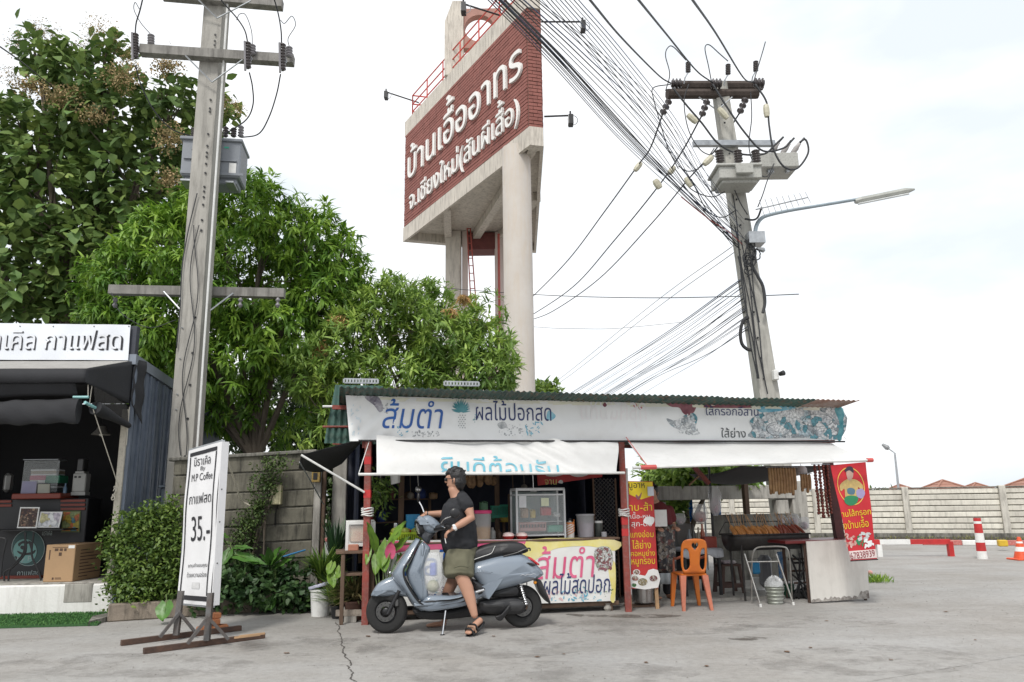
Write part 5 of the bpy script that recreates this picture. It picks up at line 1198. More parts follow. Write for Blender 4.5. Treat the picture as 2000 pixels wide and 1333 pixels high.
# orange chair with heart cut-out
def chair():
 q=Gd(1352,1191);Mc=Matrix.Translation(q+V((.02,.12,0)))@Matrix.Rotation(R(6),4,'Z')@Matrix.Scale(.82,4,(1,0,0));th=thing('plastic_chair','orange plastic chair with a heart cut out of its back','chair',q)
 M_or=mk('chair_orange',(.62,.17,.02),.38,c2=(.52,.13,.02),scale=3);M_orf=mk('chair_faded',(.50,.16,.09),.55,c2=(.40,.13,.08),scale=5,dirt=.2,sc_=(.5,.35,.28))
 # local: chair faces +y, its back is at -y (towards the camera after rotation)
 mb=MB(Mc);mb.bbox((-.2,-.18,.40),(.2,.22,.43),.014);mb.build('seat',M_or,th)
 def bk(x,z):return(x*(1-.06*(z-.43)),-.18-.20*(z-.43)-.05*math.cos(x/.2*1.3)+.03,z)
 def plate(outline,holes,nm,m,th_=.012):
  pts=[V(p)for p in outline];ed=[(i,(i+1)%len(pts))for i in range(len(pts))]
  for h in holes:
   n=len(pts);pts+=[V(p)for p in h];ed+=[(n+(i+1)%len(h),n+i)for i in range(len(h))]
  # extra interior points so that the curved back stays smooth
  x0,x1=min(p.x for p in pts),max(p.x for p in pts);z0,z1=min(p.y for p in pts),max(p.y for p in pts)
  for i in range(1,14):
   for j in range(1,16):pts.append(V((x0+(x1-x0)*i/14,z0+(z1-z0)*j/16)))
  r_=delaunay_2d_cdt(pts,ed,[],0,1e-5);vs,fs=r_[0],r_[2]
  def inside(p,poly):
   c=False
   for i in range(len(poly)):
    a,b=poly[i],poly[i-1]
    if(a[1]>p.y)!=(b[1]>p.y)and p.x<(b[0]-a[0])*(p.y-a[1])/(b[1]-a[1])+a[0]:c=not c
   return c
  keep=[f for f in fs if inside((vs[f[0]]+vs[f[1]]+vs[f[2]])/3,outline)and not any(inside((vs[f[0]]+vs[f[1]]+vs[f[2]])/3,h)for h in holes)]
  mb=MB(Mc);mb.add([bk(v.x,v.y)for v in vs],keep);ob=mb.build(nm,m,th,smooth='all',solid=th_);return ob
 O=[(-.165,.43),(-.20,.55),(-.205,.72),(-.19,.80),(-.14,.84),(0,.855),(.14,.84),(.19,.80),(.205,.72),(.20,.55),(.165,.43)]
 O=[(p.x,p.y)for p in catmull([V((a,b,0))for a,b in O],4)]
 heart=[(.055*(16*math.sin(t)**3)/16,.765+.052*(13*math.cos(t)-5*math.cos(2*t)-2*math.cos(3*t)-math.cos(4*t))/16)for t in[k*math.pi/9 for k in range(18)]]
 hl=[(-.165,.52),(-.17,.70),(-.15,.735),(-.10,.71),(-.078,.60),(-.08,.52),(-.13,.475)];hr=[(-a,b)for a,b in hl][::-1]
 hl=[(p.x,p.y)for p in catmull([V((a,b,0))for a,b in hl],3,True)];hr=[(p.x,p.y)for p in catmull([V((a,b,0))for a,b in hr],3,True)]
 plate(O,[heart,hl,hr],'backrest',M_or)
 for sx in(-1,1):
  for sy in(-1,1):
   mb=MB(Mc);x,y=sx*.17,(-.16 if sy<0 else .19);fx,fy=sx*.215,(-.23 if sy<0 else .22)
   w_=.035;d_=.02
   A_=[(x-w_*1.3,y-d_,.41),(x+w_*1.3,y-d_,.41),(x+w_*1.3,y+d_*1.6,.41),(x-w_*1.3,y+d_*1.6,.41)];B_=[(fx-w_*.62,fy-d_*.7,0),(fx+w_*.62,fy-d_*.7,0),(fx+w_*.62,fy+d_,0),(fx-w_*.62,fy+d_,0)]
   mb.add(A_+B_,[(0,1,2,3),(7,6,5,4),(0,4,5,1),(1,5,6,2),(2,6,7,3),(3,7,4,0)])
   mb.build('leg',M_orf if sy<0 else M_or,th)
  mb=MB(Mc);mb.tube([(sx*.185,-.2,.64),(sx*.19,.0,.60),(sx*.185,.14,.58),(sx*.18,.17,.42)],.016,6,smooth=4);mb.build('armrest',M_orf,th,smooth=True)
chair()
# dark wooden stool
def stool():
 q=Gd(1426,1163);Mc=Matrix.Translation(q)@Matrix.Rotation(R(10),4,'Z');th=thing('wooden_stool','dark brown wooden stool left of the metal folding stand','stool',q);M_ds=mk('dark_brown_wood',(.09,.05,.04),.7)
 mb=MB(Mc);mb.bbox((-.15,-.12,.40),(.15,.16,.43),.008);mb.build('seat',M_ds,th)
 for sx in(-1,1):
  for y in(-.11,.15):mb=MB(Mc);mb.tube([(sx*.12,y*.9,.40),(sx*.165,y,0)],.02,4,sq=True);mb.build('leg',M_ds,th)
 for z in(.11,):
  for y in(-.11,.14):mb=MB(Mc);mb.bbox((-.14,y-.008,z),(.14,y+.008,z+.06),.004);mb.build('stretcher',M_ds,th)
 mb=MB(Mc);mb.bbox((-.1,-.08,.432),(.1,.1,.47),.02);one('plastic_tray',mb,M_pale,'pale tray with plastic wrap on the dark stool','tray')
stool()
# metal folding stand
def stand():
 th=thing('folding_stand','rusty chromed tube folding stand before the grill','folding stand',Gd(1510,1185))
 M_ch=mk('old_chrome',(.5,.5,.48),.35,metal=.8,dirt=.3,c2=(.35,.33,.3),scale=8)
 A=Gd(1486,1186);B=Gd(1550,1182);y=(A.y+B.y)/2;tl,tr=Pd(1466,1076,y+.12),Pd(1540,1072,y+.12)
 pts=[Pd(1466,1148,y+.26),Pd(1468,1110,y+.2),Pd(1471,1080,y+.14),Pd(1480,1070,y+.13),Pd(1500,1068,y+.13),Pd(1526,1068,y+.13),Pd(1538,1074,y+.13),Pd(1543,1100,y+.16),Pd(1545,1150,y+.3)]
 pts[0].z=0;pts[-1].z=0
 mb=MB();mb.tube(pts,.011,7,smooth=4);mb.build('hoop',M_ch,th,smooth=True)
 mb=MB();mb.tube([A,Pd(1454,1082,y+.15)],.011,7);mb.build('leg',M_ch,th);mb=MB();mb.tube([B,Pd(1516,1082,y+.15)],.011,7);mb.build('leg',M_ch,th)
 mb=MB();mb.tube([Pd(1458,1098,y+.12),Pd(1521,1097,y+.12)],.008,6);mb.build('cross_bar',M_ch,th)
 for q in(A,B):mb=MB();mb.tube([q+V((0,0,.0)),q+V((-.004,0,.035))],.016,7);mb.build('foot_cap',M_white,th)
stand()
# buckets
q=Gd(1515,1177)
def bucket(px,py,h,r0,r1,m,label,rib=True,hd=True):
 q=Gd(px,py);th=thing('bucket',label,'bucket',q);prof=[(0,.005),(r0*.96,.005),(r0,0)]
 if rib:
  for k in range(5):z=h*(k+.5)/5;r=r0+(r1-r0)*z/h;prof+=[(r,z-.012),(r+.006,z),(r,z+.012)]
 prof+=[(r1,h-.01),(r1+.008,h),(r1-.004,h),(r0-.01,.02),(0,.02)]
 mb=MB();mb.lathe(prof,q,24);mb.build('body',m,th,smooth=True)
 if hd:mb=MB();mb.tube([(q.x+(r1+.006)*math.cos(t),q.y-(r1+.006)*math.sin(t)*.25,q.z+h-.03-(r1*.8)*math.sin(t))for t in[k*math.pi/10 for k in range(11)]],.003,5);mb.build('handle',M_galv,th)
 return th,q
th,q=bucket(1515,1180,.22,.09,.12,mk('dirty_zinc',(.36,.37,.34),.5,metal=.4,dirt=.4,c2=(.22,.24,.2)),'dented ribbed zinc bucket with a plastic bag in it')
mb=MB();ph=1.
mb.grid(lambda a,b:(q.x+(.11+.03*b)*math.cos(a*6.283)*(1-.0*b)*(1-b**3*.9)*(1+.2*math.sin(a*31)*b),q.y+(.11+.02*b)*math.sin(a*6.283)*(1-b**3*.9)*(1+.2*math.sin(a*23)*b),.19+.15*b+.02*math.sin(a*37)*b),40,8,True);one('bucket_liner',mb,M_plastic_clear,'crumpled clear plastic bag bulging out of the zinc bucket','bag',smooth='all')
th,q=bucket(1482,1157,.2,.085,.095,M_white,'white paint bucket with a printed label beside the folding stand',rib=False)
mb=MB();mb.lathe([(.0915,.05),(.0925,.15)],q,10,ang=2.0);
ob=mb.build('label',mk('label_print',(.45,.45,.2),.5,c2=(.7,.7,.68),scale=30),th);ob.rotation_euler=(0,0,R(200))if False else(0,0,0)
bucket(1541,1168,.18,.06,.08,mk('dark_green_pot',(.01,.08,.04),.5),'dark green small bucket behind the zinc bucket',rib=False)
pbox(None,'water_bottle_pack',M_bluep,1472,1098,1486,1122,.7,.8,.02);tag(bpy.data.objects['water_bottle_pack'],'blue packet standing behind the folding stand','packet')
pbox(None,'blue_cloth',mk('blue_print_cloth',(.05,.18,.42),.7,c2=(.3,.4,.5),scale=18),1521,1078,1534,1130,.8,.82,.004);tag(bpy.data.objects['blue_cloth'],'patterned blue cloth hanging below the grill','cloth')
pbox(None,'gas_cylinder',mk('grey_cylinder',(.16,.16,.17),.5),1493,1085,1512,1150,.9,1.1,.05);tag(bpy.data.objects['gas_cylinder'],'grey cylinder standing under the grill','cylinder')
# black motor stand / scrap under the cart
def scrap():
 th=thing('black_stand','tangle of black metal stand legs and bags beside the white panel','stand',Gd(1566,1175))
 y=S(*[sp(1566,1150,.25)[0],.25,0]).y
 for a,b in(((1545,1090),(1575,1170)),((1575,1092),(1550,1172)),((1548,1085),(1580,1110)),((1562,1080),(1560,1175)),((1544,1120),(1580,1150)),((1552,1100),(1578,1098))):
  mb=MB();mb.tube([Pd(*a,y),Pd(*b,y+.08)],.014,5);mb.build('leg',M_black,th)
 for(px,py,r)in((1560,1165,.10),(1574,1158,.08),(1548,1168,.06)):
  c=Pd(px,py,y+.22);mb=MB();ph=px
  mb.grid(lambda a,b:(c.x+r*1.2*math.cos(a*6.283)*math.sin(b*3.1416)*(1+.15*math.sin(a*20+ph)),c.y+r*math.sin(a*6.283)*math.sin(b*3.1416),max(.002,c.z-r*.9*math.cos(b*3.1416)*(1+.1*math.sin(a*26)))),24,10,True);mb.build('bin_bag',mk('bin_bag',(.015,.015,.016),.3,bump=.8,bs=12),th,smooth='all')
scrap()
# person in maroon behind the menu sign is built with the people
# red hanging banner at the right end
D_=-.62
hb=thing('hanging_banner','tall red banner with a cook, yellow Thai lettering and a phone number','banner',S(*[sp(1660,905,D_)[0],D_,sp(1660,905,D_)[1]]));A_,B_,C_,E_=[V(SP(D_).at(*p))for p in((1623,909),(1690,903),(1714,1093),(1661,1096))]
hp=Pl((A_+B_)/2,B_-A_,(A_+B_)-(C_+E_));rip5=lambda a,b:.008*math.sin(a*7+b*3)+.006*math.sin(b*8)
M_bred=mk('banner_red',(.56,.02,.03),.45,c2=(.42,.01,.02),scale=2)
sheet(hp,[(1623,909),(1690,903),(1714,1093),(1661,1096)],'canvas',M_bred,hb,rip5,24,50,.003)
M_gold=mk('print_gold',(.78,.52,.10),.5)
cy=lambda t,r,cx_=1662.5,cy_=950:(cx_+r*.70*math.cos(t)+(r*math.sin(t))*.13,cy_+r*math.sin(t))
ringp=[cy(k*math.pi/20,37)for k in range(40)];ringi=[cy(k*math.pi/20,35)for k in range(40)]
mb=MB()
for i in range(22,62):
 q=[ringp[i%40],ringp[(i+1)%40],ringi[(i+1)%40],ringi[i%40]];mb.add([hp.pt(*hp.ab(*p),.004+rip5(*hp.ab(*p)))for p in q],[(0,1,2,3)])
mb.build('gold_ring',M_gold,hb)
ink(hp,rip5,[(1641,948),(1652,938),(1660,936),(1674,938),(1686,950),(1683,958),(1676,952),(1677,972),(1665,985),(1652,975),(1650,955),(1643,960)],mk('print_cook_shirt',(.55,.40,.14),.5,c2=(.42,.30,.12),scale=30),hb,'figure_print',.005,3)
ink(hp,rip5,[(1653,920),(1660,917),(1666,922),(1666,932),(1661,939),(1656,936)],mk('print_face',(.50,.33,.27),.5),hb,'figure_print',.006,3)
ink(hp,rip5,[(1650,919),(1655,912),(1663,912),(1667,919),(1666,924),(1659,919),(1652,922)],mk('print_cap',(.04,.03,.05),.5),hb,'figure_print',.007,3)
ink(hp,rip5,[(1650,972),(1662,968),(1676,972),(1672,984),(1660,988),(1650,982)],mk('print_green',(.02,.22,.09),.5),hb,'figure_print',.006,3);ink(hp,rip5,[(1673,958),(1684,955),(1689,964),(1683,974),(1674,970)],mk('print_lilac',(.35,.3,.5),.5),hb,'figure_print',.0065,3)
ink(hp,rip5,[(1655,956),(1662,953),(1670,957),(1668,966),(1657,965)],mk('print_bluegrey',(.08,.16,.22),.5),hb,'figure_print',.007,3)
text(hp,'านไส้กรอก',(1642,994,1700,1008),M_y3,hb,rip=rip5,bold=.035,off=.006);text(hp,'งบ้านเอื้อ',(1645,1010,1696,1032),M_y3,hb,rip=rip5,bold=.035,off=.006)
inks(hp,rip5,blobs(1650,1042,1672,1068,22,2,6,31),mk('print_meat',(.4,.12,.10),.5,c2=(.7,.5,.45),scale=40),hb,off=.005);inks(hp,rip5,blobs(1680,1042,1700,1054,12,3,7,32),M_palegrey,hb,off=.005);inks(hp,rip5,blobs(1690,1056,1706,1068,12,3,6,33),mk('print_white',(.75,.76,.76)),hb,off=.006);inks(hp,rip5,blobs(1670,1046,1690,1066,10,2,5,34),MATS['print_green'],hb,off=.0045)
ink(hp,rip5,[(1657,1077),(1711,1073),(1713,1090),(1660,1093)],mk('print_pale_band',(.72,.60,.58),.5),hb,'band',.005,0)
text(hp,'67838939',(1659,1077,1709,1090),mk('print_dark_red',(.25,.03,.04),.5),hb,rip=rip5,bold=.03,off=.009)
mb=MB();mb.tube([C_+hp.n*.005,E_+hp.n*.005],.008,6);mb.build('bottom_rod',M_black,hb)
# small grass and flower behind the white panel
p=Gd(1705,1137);n=260;C=np.stack([rng.normal(p.x,.12,n),rng.normal(p.y,.1,n),np.zeros(n)],1);D=unit(n)*.7;D[:,2]=1
gw=thing('grass_clump','small bright grass clump growing beside the white cart panel','grass clump',p);leaf_mesh('blades',leaf_arrays(C,D,unit(n),rng.uniform(.05,.16,n),np.full(n,.008)),rng.random(n),mk('fresh_grass',(.17,.30,.04),.7,hue=True,transl=.3),gw)
p=Gd(1701,1130);mb=MB();mb.sphere((p.x,p.y,.09),.04,8,6);mb.build('pink_flower',mk('faded_pink',(.6,.3,.28),.8),gw,smooth='all')
# dark cables bundled on the ground
# ================================================================ coffee kiosk on the left
KO=Gd(212,1200);KF=frame(KO,4);KX=V((math.cos(R(4)),math.sin(R(4)),0));KN=V((-math.sin(R(4)),math.cos(R(4)),0))
def KP(d):return Pl(KO+KN*d,KX)
def kp(px,py,d):return KP(d).ab(px,py)
def K(s,d,z):return KF@V((s,d,z))
def kbox(th,name,m,s0,s1,d0,d1,z0,z1,b=.006,**k):
 mb=MB(KF);mb.bbox((s0,d0,z0),(s1,d1,z1),b);return mb.build(name,m,th,**k)
def kpx(th,name,m,px0,py0,px1,py1,d0,d1,b=.006,**k):
 ym=(py0+py1)/2;xm=(px0+px1)/2;s0,s1=kp(px0,ym,d0)[0],kp(px1,ym,d0)[0];z1,z0=kp(xm,py0,d0)[1],kp(xm,py1,d0)[1]
 return kbox(th,name,m,s0,s1,d0,d1,z0,z1,b,**k)
kk=thing('coffee_kiosk','dark blue steel clad coffee kiosk on a white plinth at the left edge','kiosk',KO)
FZ=.375;KW=-3.2;KD=2.05
M_steelb=mk('blue_grey_cladding',(.17,.20,.25),.5,metal=.2,c2=(.12,.145,.19),scale=2.2,streak=.25,sc_=(.03,.04,.06))
M_flash=mk('blue_grey_flashing',(.24,.27,.32),.45,metal=.3)
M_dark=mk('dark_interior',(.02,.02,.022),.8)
M_plinth=mk('plinth_white',(.80,.79,.77),.8,streak=.25,sc_=(.25,.22,.18),bump=.3,bs=30,c2=(.74,.73,.70),scale=2)
kbox(kk,'plinth',M_plinth,KW,.02,0,KD,0,FZ,.02)
kbox(kk,'floor',M_conc,KW,-.02,.05,KD,FZ+.003,FZ+.02,.004)
pt=kpx(kk,'cement_patch',M_conc,125,1141,180,1177,-.006,.05,.005);pt['label']='rough grey cement patch on the white plinth'
# side wall: vertical ribbed panels
z0,z1a,z1b=FZ-.25,3.22,3.02
for k in range(8):
 d0,d1=KD*k/8+.004,KD*(k+1)/8-.004;zt=z1a+(z1b-z1a)*(k+.5)/8
 mb=MB(KF);mb.box((.03,d0,z0),(.045,d1,zt));mb.box((.0451,d0+.0,z0),(.072,d0+.04,zt));mb.box((.0451,d0+.12,z0),(.052,d0+.125,zt));mb.build('wall_panel',M_steelb,kk)
mb=MB(KF);mb.add([(.075,-.05,z1a+.01),(.075,KD+.08,z1b+.01),(.075,KD+.08,z1b+.15),(.075,-.05,z1a+.15),(-.1,-.05,z1a+.01),(-.1,KD+.08,z1b+.01),(-.1,KD+.08,z1b+.15),(-.1,-.05,z1a+.15)],[(0,1,2,3),(4,7,6,5),(0,4,5,1),(3,2,6,7),(0,3,7,4),(1,5,6,2)]);mb.build('roof_flashing',M_flash,kk)
mb=MB(KF);mb.grid(lambda u,v:(KW-.1+(.0-KW)*u+.0,-.05+(KD+.1)*v,z1a+.04+(z1b-z1a)*v+.015*math.cos(u*130)),120,2);mb.build('roof',M_flash,kk,smooth=True,solid=.004)
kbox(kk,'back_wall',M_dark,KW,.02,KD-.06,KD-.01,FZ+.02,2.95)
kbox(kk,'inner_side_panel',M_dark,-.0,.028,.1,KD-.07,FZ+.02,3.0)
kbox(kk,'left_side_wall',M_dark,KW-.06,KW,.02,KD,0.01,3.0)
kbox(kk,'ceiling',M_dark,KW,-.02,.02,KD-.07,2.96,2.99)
# cream door jamb at the front corner
a,b=kp(247,826,.0),kp(213,1140,.0);mb=MB(KF);mb.bbox((-.055,-.03,FZ+.001),(.028,.03,kp(247,800,0)[1]),.006);mb.build('door_jamb',mk('cream_jamb',(.52,.48,.40),.6,dirt=.3),kk)
# fascia sign
sg=thing('kiosk_sign','white vinyl sign with outlined Thai lettering on the kiosk roof','sign',K(-.9,-.05,3.3));KSP=KP(-.07);rip6=lambda a,b:.005*math.sin(a*4+b*9)+.004*math.sin(a*11-b*7)
kpx(sg,'side_board',mk('charcoal_board',(.045,.05,.065),.6),252,637,265,706,-.03,.08,.004)
kpx(sg,'backing_frame',M_black,-250,636,250,704,-.03,.03,.004)
sheet(KSP,[(-260,628),(255,635),(250,704),(-260,702)],'vinyl',mk('cool_white_vinyl',(.76,.79,.84),.42,var=.05,scale=2),sg,rip6,90,14)
t_=layout('มิราเคิล กาแฟสด',.05);full=layout('มิราเคิล กาแฟสด',.05)
text(KSP,'มิราเคิล กาแฟสด',(-58,646,241,685),M_ink,sg,rip=rip6,bold=.045,off=.006);text(KSP,'มิราเคิล กาแฟสด',(-59,645,237,682),mk('letter_white',(.78,.80,.84),.5),sg,rip=rip6,bold=.004,off=.009,name='letter_face')
for x in(40,104,184,252):ink(KSP,rip6,[(x-1.5,638),(x,636.5),(x+1.5,638),(x,639.5)],M_ink,sg,'eyelet',.006,0)
# canopy: grey band, black valance returning to the wall
FD=-.95;cn=thing('kiosk_canopy','boxy black fabric canopy with grey top band over the kiosk opening','canopy',K(-.6,FD,3.1))
ftl,fbl=kp(169,720,FD),kp(169,747,FD);st_=kp(256,705,0);sb_=kp(255,790,0)
cx0=ftl[0]
mb=MB(KF);mb.grid(lambda u,v:(KW+(cx0-KW)*u if v==0 else KW+(.0-KW)*u,FD*(1-v),ftl[1]+(st_[1]-ftl[1])*v),2,2);mb.build('top_band',mk('grey_band',(.34,.33,.31),.8,dirt=.3),cn,solid=.006)
mb=MB(KF);mb.grid(lambda u,v:(KW+(cx0-KW)*u,FD-.004+.004*math.sin(u*40),ftl[1]-.003-(ftl[1]-fbl[1])*v),60,3);mb.build('front_valance',M_blackcloth,cn,smooth=True,solid=.004)
mb=MB(KF);mb.grid(lambda u,v:(cx0+(.03-cx0)*u,FD*(1-u),(ftl[1]+(st_[1]-ftl[1])*u)-.003-((ftl[1]-fbl[1])*(1-u)+(st_[1]-sb_[1])*u)*v),20,8);mb.build('side_valance',M_blackcloth,cn,smooth=True,solid=.004)
mb=MB(KF);mb.grid(lambda u,v:(.05+.07*u+.012*math.sin(v*14),-.03+.22*u,st_[1]+.02-(.62+.25*u)*v),6,12);mb.build('corner_wrap',M_blackcloth,cn,smooth=True,solid=.004)
# drooping sheet and rolled awning
a1,a2=kp(147,748,FD+.04),kp(147,774,FD+.04);mb=MB(KF);mb.grid(lambda u,v:(KW+(a1[0]-KW)*u-.1*v*u*0,FD+.04+.1*v,a1[1]-(a1[1]-a2[1])*v+.02*math.sin(u*9)*v),40,5);mb.build('upper_sheet',M_blackcloth,cn,smooth=True,solid=.003)
rl_=thing('rolled_awning','rolled up black canvas sagging across the front of the kiosk','awning',K(-1.5,FD,2.8));b1,b2=kp(147,776,FD),kp(147,824,FD);rz=(b1[1]+b2[1])/2;rr_=(b1[1]-b2[1])/2
def roll(u,v):
 t=v*2*math.pi;w_=1+.05*math.sin(u*37+t*2)+.04*math.sin(u*61-t*3)
 return(KW+(b1[0]-KW)*u,FD+.12+rr_*.55*w_*math.cos(t),rz+rr_*w_*math.sin(t)-.03*math.sin(u*math.pi)+.008*math.sin(u*50+t))
mb=MB(KF);mb.grid(lambda v,u:roll(u,v),24,90,True);mb.add([roll(1,k/16)for k in range(16)],[tuple(range(16))]);mb.build('roll',M_blackcloth,rl_,smooth=True)
M_tealp=mk('teal_pipe',(.25,.50,.50),.4);q=kp(148,776,FD+.1);q2=kp(173,776,FD+.1);mb=MB(KF);mb.tube([(q[0]-.03,FD+.1,q[1]),(q2[0],FD+.1,q2[1])],.017,8);mb.build('pipe',M_tealp,rl_,smooth=True)
sr=thing('rolled_awning','short black rolled awning slanting along the kiosk side above the door','awning',K(-.2,-.4,2.6))
A1,A2=Pd(186,797,K(0,-.75,0).y),Pd(252,832,K(0,-.05,0).y);mb=MB();mb.tube([A1,A1.lerp(A2,.3)+V((0,0,-.0)),A1.lerp(A2,.6),A2],[.085,.075,.05,.035],12,smooth=6);mb.build('roll',M_blackcloth,sr,smooth=True)
mb=MB();d_=(A1-A2).normalized();mb.tube([A1,A1+d_*.2],.02,8);mb.build('pipe',M_tealp,sr,smooth=True)
mb=MB();B1,B2=K(cx0+.06,FD+.1,fbl[1]-.03),K(-.0,-.02,sb_[1]-.0);mb.grid(lambda u,v:B1.lerp(B2,u).lerp(A1.lerp(A2,u),v),8,6);mb.build('netting',mk('black_net',(.03,.028,.026),.9,alpha=.82),sr,smooth=True)
for a,b in((Pd(172,752,K(0,-.85,0).y),Pd(172,774,K(0,-.85,0).y)),(Pd(180,752,K(0,-.8,0).y),Pd(174,795,K(0,-.8,0).y)),(Pd(182,800,K(0,-.8,0).y),Pd(232,952,K(0,-.02,0).y)),(Pd(253,795,K(0,-.05,0).y),Pd(247,870,K(0,-.03,0).y))):
 mb=MB();mb.tube([a,b],.006,5);mb.build('rope',mk('cotton_rope',(.6,.56,.48),.8),sr)
mb=MB();q=K(-.045,-.045,kp(235,965,0)[1])
for k in range(5):mb.tube([q+V((.02*math.sin(k*2+t),.01*k-.03,.05*k*.6+.03*math.cos(t+k)-.05))for t in(0,1,2,3,4,5)],.006,5,smooth=2)
mb.build('knot',MATS['cotton_rope'],sr)
# pendant lamp
q=Pd(198,845,K(0,.7,0).y);pd_=thing('pendant_lamp','grey enamel pendant lamp hanging inside the kiosk opening','lamp',q);mb=MB();mb.lathe([(.02,.09),(.05,.085),(.07,.04),(.13,-.03),(.125,-.035),(.06,.03),(0,.06)],q,20);mb.build('shade',mk('enamel',(.25,.24,.22),.4),pd_,smooth=True)
mb=MB();mb.sphere((q.x,q.y,q.z-.02),.035,10,6);mb.build('bulb',mk('bulb',(.8,.8,.75),.2),pd_,smooth='all');mb=MB();mb.tube([q+V((0,0,.08)),V((q.x,q.y,2.95))],.005,4);mb.build('cord',M_black,pd_)
# counter and things inside
kc=thing('kiosk_counter','dark kiosk counter with dark red trim and a round painted emblem','counter',K(-1.2,.7,FZ));CDD=.75;M_dtrim=mk('dark_red_trim',(.20,.035,.02),.45);M_cf=mk('counter_black',(.022,.023,.026),.5)
ctz=kp(100,968,CDD)[1]
kpx(kc,'front',M_cf,-200,976,165,1138,CDD,CDD+.4,.01);kpx(kc,'top',M_dtrim,22,964,118,975,CDD-.12,CDD+.4,.01)
for y in(976,984,992):kpx(kc,'moulding',M_dtrim,118,y,166,y+5,CDD-.02,CDD-.001,.004)
for y in(978,986):kpx(kc,'moulding',M_dtrim,-100,y,22,y+5,CDD-.02,CDD-.001,.004)
kpx(kc,'kick_rail',M_dtrim,-100,1126,80,1132,CDD-.05,CDD-.002,.004)
ep=KP(CDD-.012)
def disc(cx_,cy_,rx_,ry_,m,off,nm='emblem',parent=kc,n=28):return ink(ep,None,[(cx_+rx_*math.cos(t),cy_+ry_*math.sin(t))for t in[k*2*math.pi/n for k in range(n)]],m,parent,nm,off,0)
M_et=mk('emblem_teal',(.03,.085,.085),.5);M_el=mk('emblem_light',(.16,.34,.32),.5);M_eg=mk('emblem_grey',(.35,.42,.42),.5)
disc(55,1071,32.5,35,M_eg,.001);disc(55,1071,31.5,34,M_et,.002);disc(49,1077,24.5,25,M_cf,.003);disc(49,1077,23,24,M_el,.004)
for pts in([(36,1062),(48,1056),(58,1060),(54,1063),(44,1062),(38,1068)],[(34,1076),(46,1080),(60,1079),(70,1074),(66,1082),(50,1085),(38,1082)],[(56,1056),(64,1062),(62,1076),(58,1066)],[(42,1066),(50,1068),(46,1074),(40,1071)],[(30,1086),(40,1092),(38,1096),(31,1091)]):ink(ep,None,pts,M_cf,kc,'emblem',.005,3)
text(ep,'C O F F E E',(32,1046,78,1052),M_eg,kc,bold=.01,off=.004,arc=.0)if False else None
text(ep,'by P',(34,1087,62,1099),M_eg,kc,bold=.01,off=.006);text(ep,'กาแฟสด',(34,1114,78,1124),M_eg,kc,bold=.01,off=.004);text(ep,'มิราเคิล',(83,1036,102,1046),M_eg,kc,bold=0.,off=.004)
mb=MB(KF)
# table with crossed legs in front of the counter
tbl=thing('cafe_table','black topped table with crossed legs before the round emblem','table',K(-1.2,.5,FZ));a,b=kp(15,1035,.35),kp(126,1035,.35)
kbox(tbl,'top',M_black,a[0]-.3,b[0],.32,.72,a[1]-.02,a[1],.006)
for(x0,x1)in((70,10),(52,82),(66,52)):
 q0,q1,q2=kp(x0 if x0!=66 else 58,1040,.36),kp(48 if x1<20 else 66,1090,.34),kp(x1 if x1!=52 else 14,1140,.36)
for pts in([(48,1040),(50,1078),(28,1106),(9,1118),(8,1139)],[(66,1040),(62,1084),(74,1112),(80,1138)],[(50,1040),(46,1080),(20,1112),(16,1139)]):
 mb=MB(KF);mb.tube([(kp(x,y,.36)[0],.36,max(FZ+.025,kp(x,y,.36)[1]))for x,y in pts],.012,6,smooth=4);mb.build('leg',M_black,tbl,smooth=True)
# things on the table and counter
def easel(label,nm,x0,y0,x1,y1,d,lean,mfront,mframe,cat,tilt=0.):
 A=[K(*[kp(x,y,d)[0],d+o,kp(x,y,d)[1]])for x,y,o in((x0,y1,0),(x1-tilt,y1,0),(x1,y0,lean),(x0+tilt,y0,lean))]
 th=thing(nm,label,cat,A[0]);n_=(A[1]-A[0]).cross(A[3]-A[0]).normalized();n_=n_ if n_.y<0 else-n_
 mb=MB();mb.prism([p for p in A],None,-n_*.012);mb.build('frame',mframe,th);c=sum(A,V())/4
 mb=MB();mb.prism([c+(p-c)*.88+n_*.0005 for p in A],None,n_*.002);mb.build('picture',mfront,th);return th
easel('white framed menu picture of brown drinks standing on the black table','framed_menu',33,991,75,1032,.5,.03,photo_mat('menu_photo',30,[(.12,.05,.03),(.3,.16,.1),(.08,.03,.03),(.45,.3,.2),(.15,.08,.05)],.1,.25),M_white,'framed menu',4)
easel('white menu sheet with pale pictures beside the brown drinks picture','menu_sheet',72,1000,120,1031,.52,.03,photo_mat('sheet_photo',9,[(.7,.7,.72),(.62,.55,.62),(.72,.72,.72),(.6,.55,.3)],.6,.06),M_white,'menu',5)
easel('gold framed colourful picture leaning against the counter right of the menus','framed_picture',119,998,157,1040,.73,.01,photo_mat('orange_picture',12,[(.5,.2,.03),(.45,.35,.05),(.1,.25,.3),(.55,.15,.05),(.3,.35,.15)],.5,.05),mk('gilt_green_frame',(.10,.13,.04),.5),'picture',2)
easel('grey paper notice on a stand on top of the kiosk counter','notice',40,940,71,965,.75,.02,mk('lilac_paper',(.30,.29,.42),.6),mk('lilac_paper2',(.35,.34,.44),.6),'notice',2)
easel('small cream framed card on top of the kiosk counter','framed_card',73,946,96,965,.73,.02,mk('cream_card',(.40,.40,.34),.6),mk('cream_frame',(.45,.44,.36),.6),'card')
dp=thing('cake_display','dim glass display cabinet with stacked goods on the kiosk counter','display cabinet',K(*[kp(85,965,1.0)[0],1.0,ctz]))
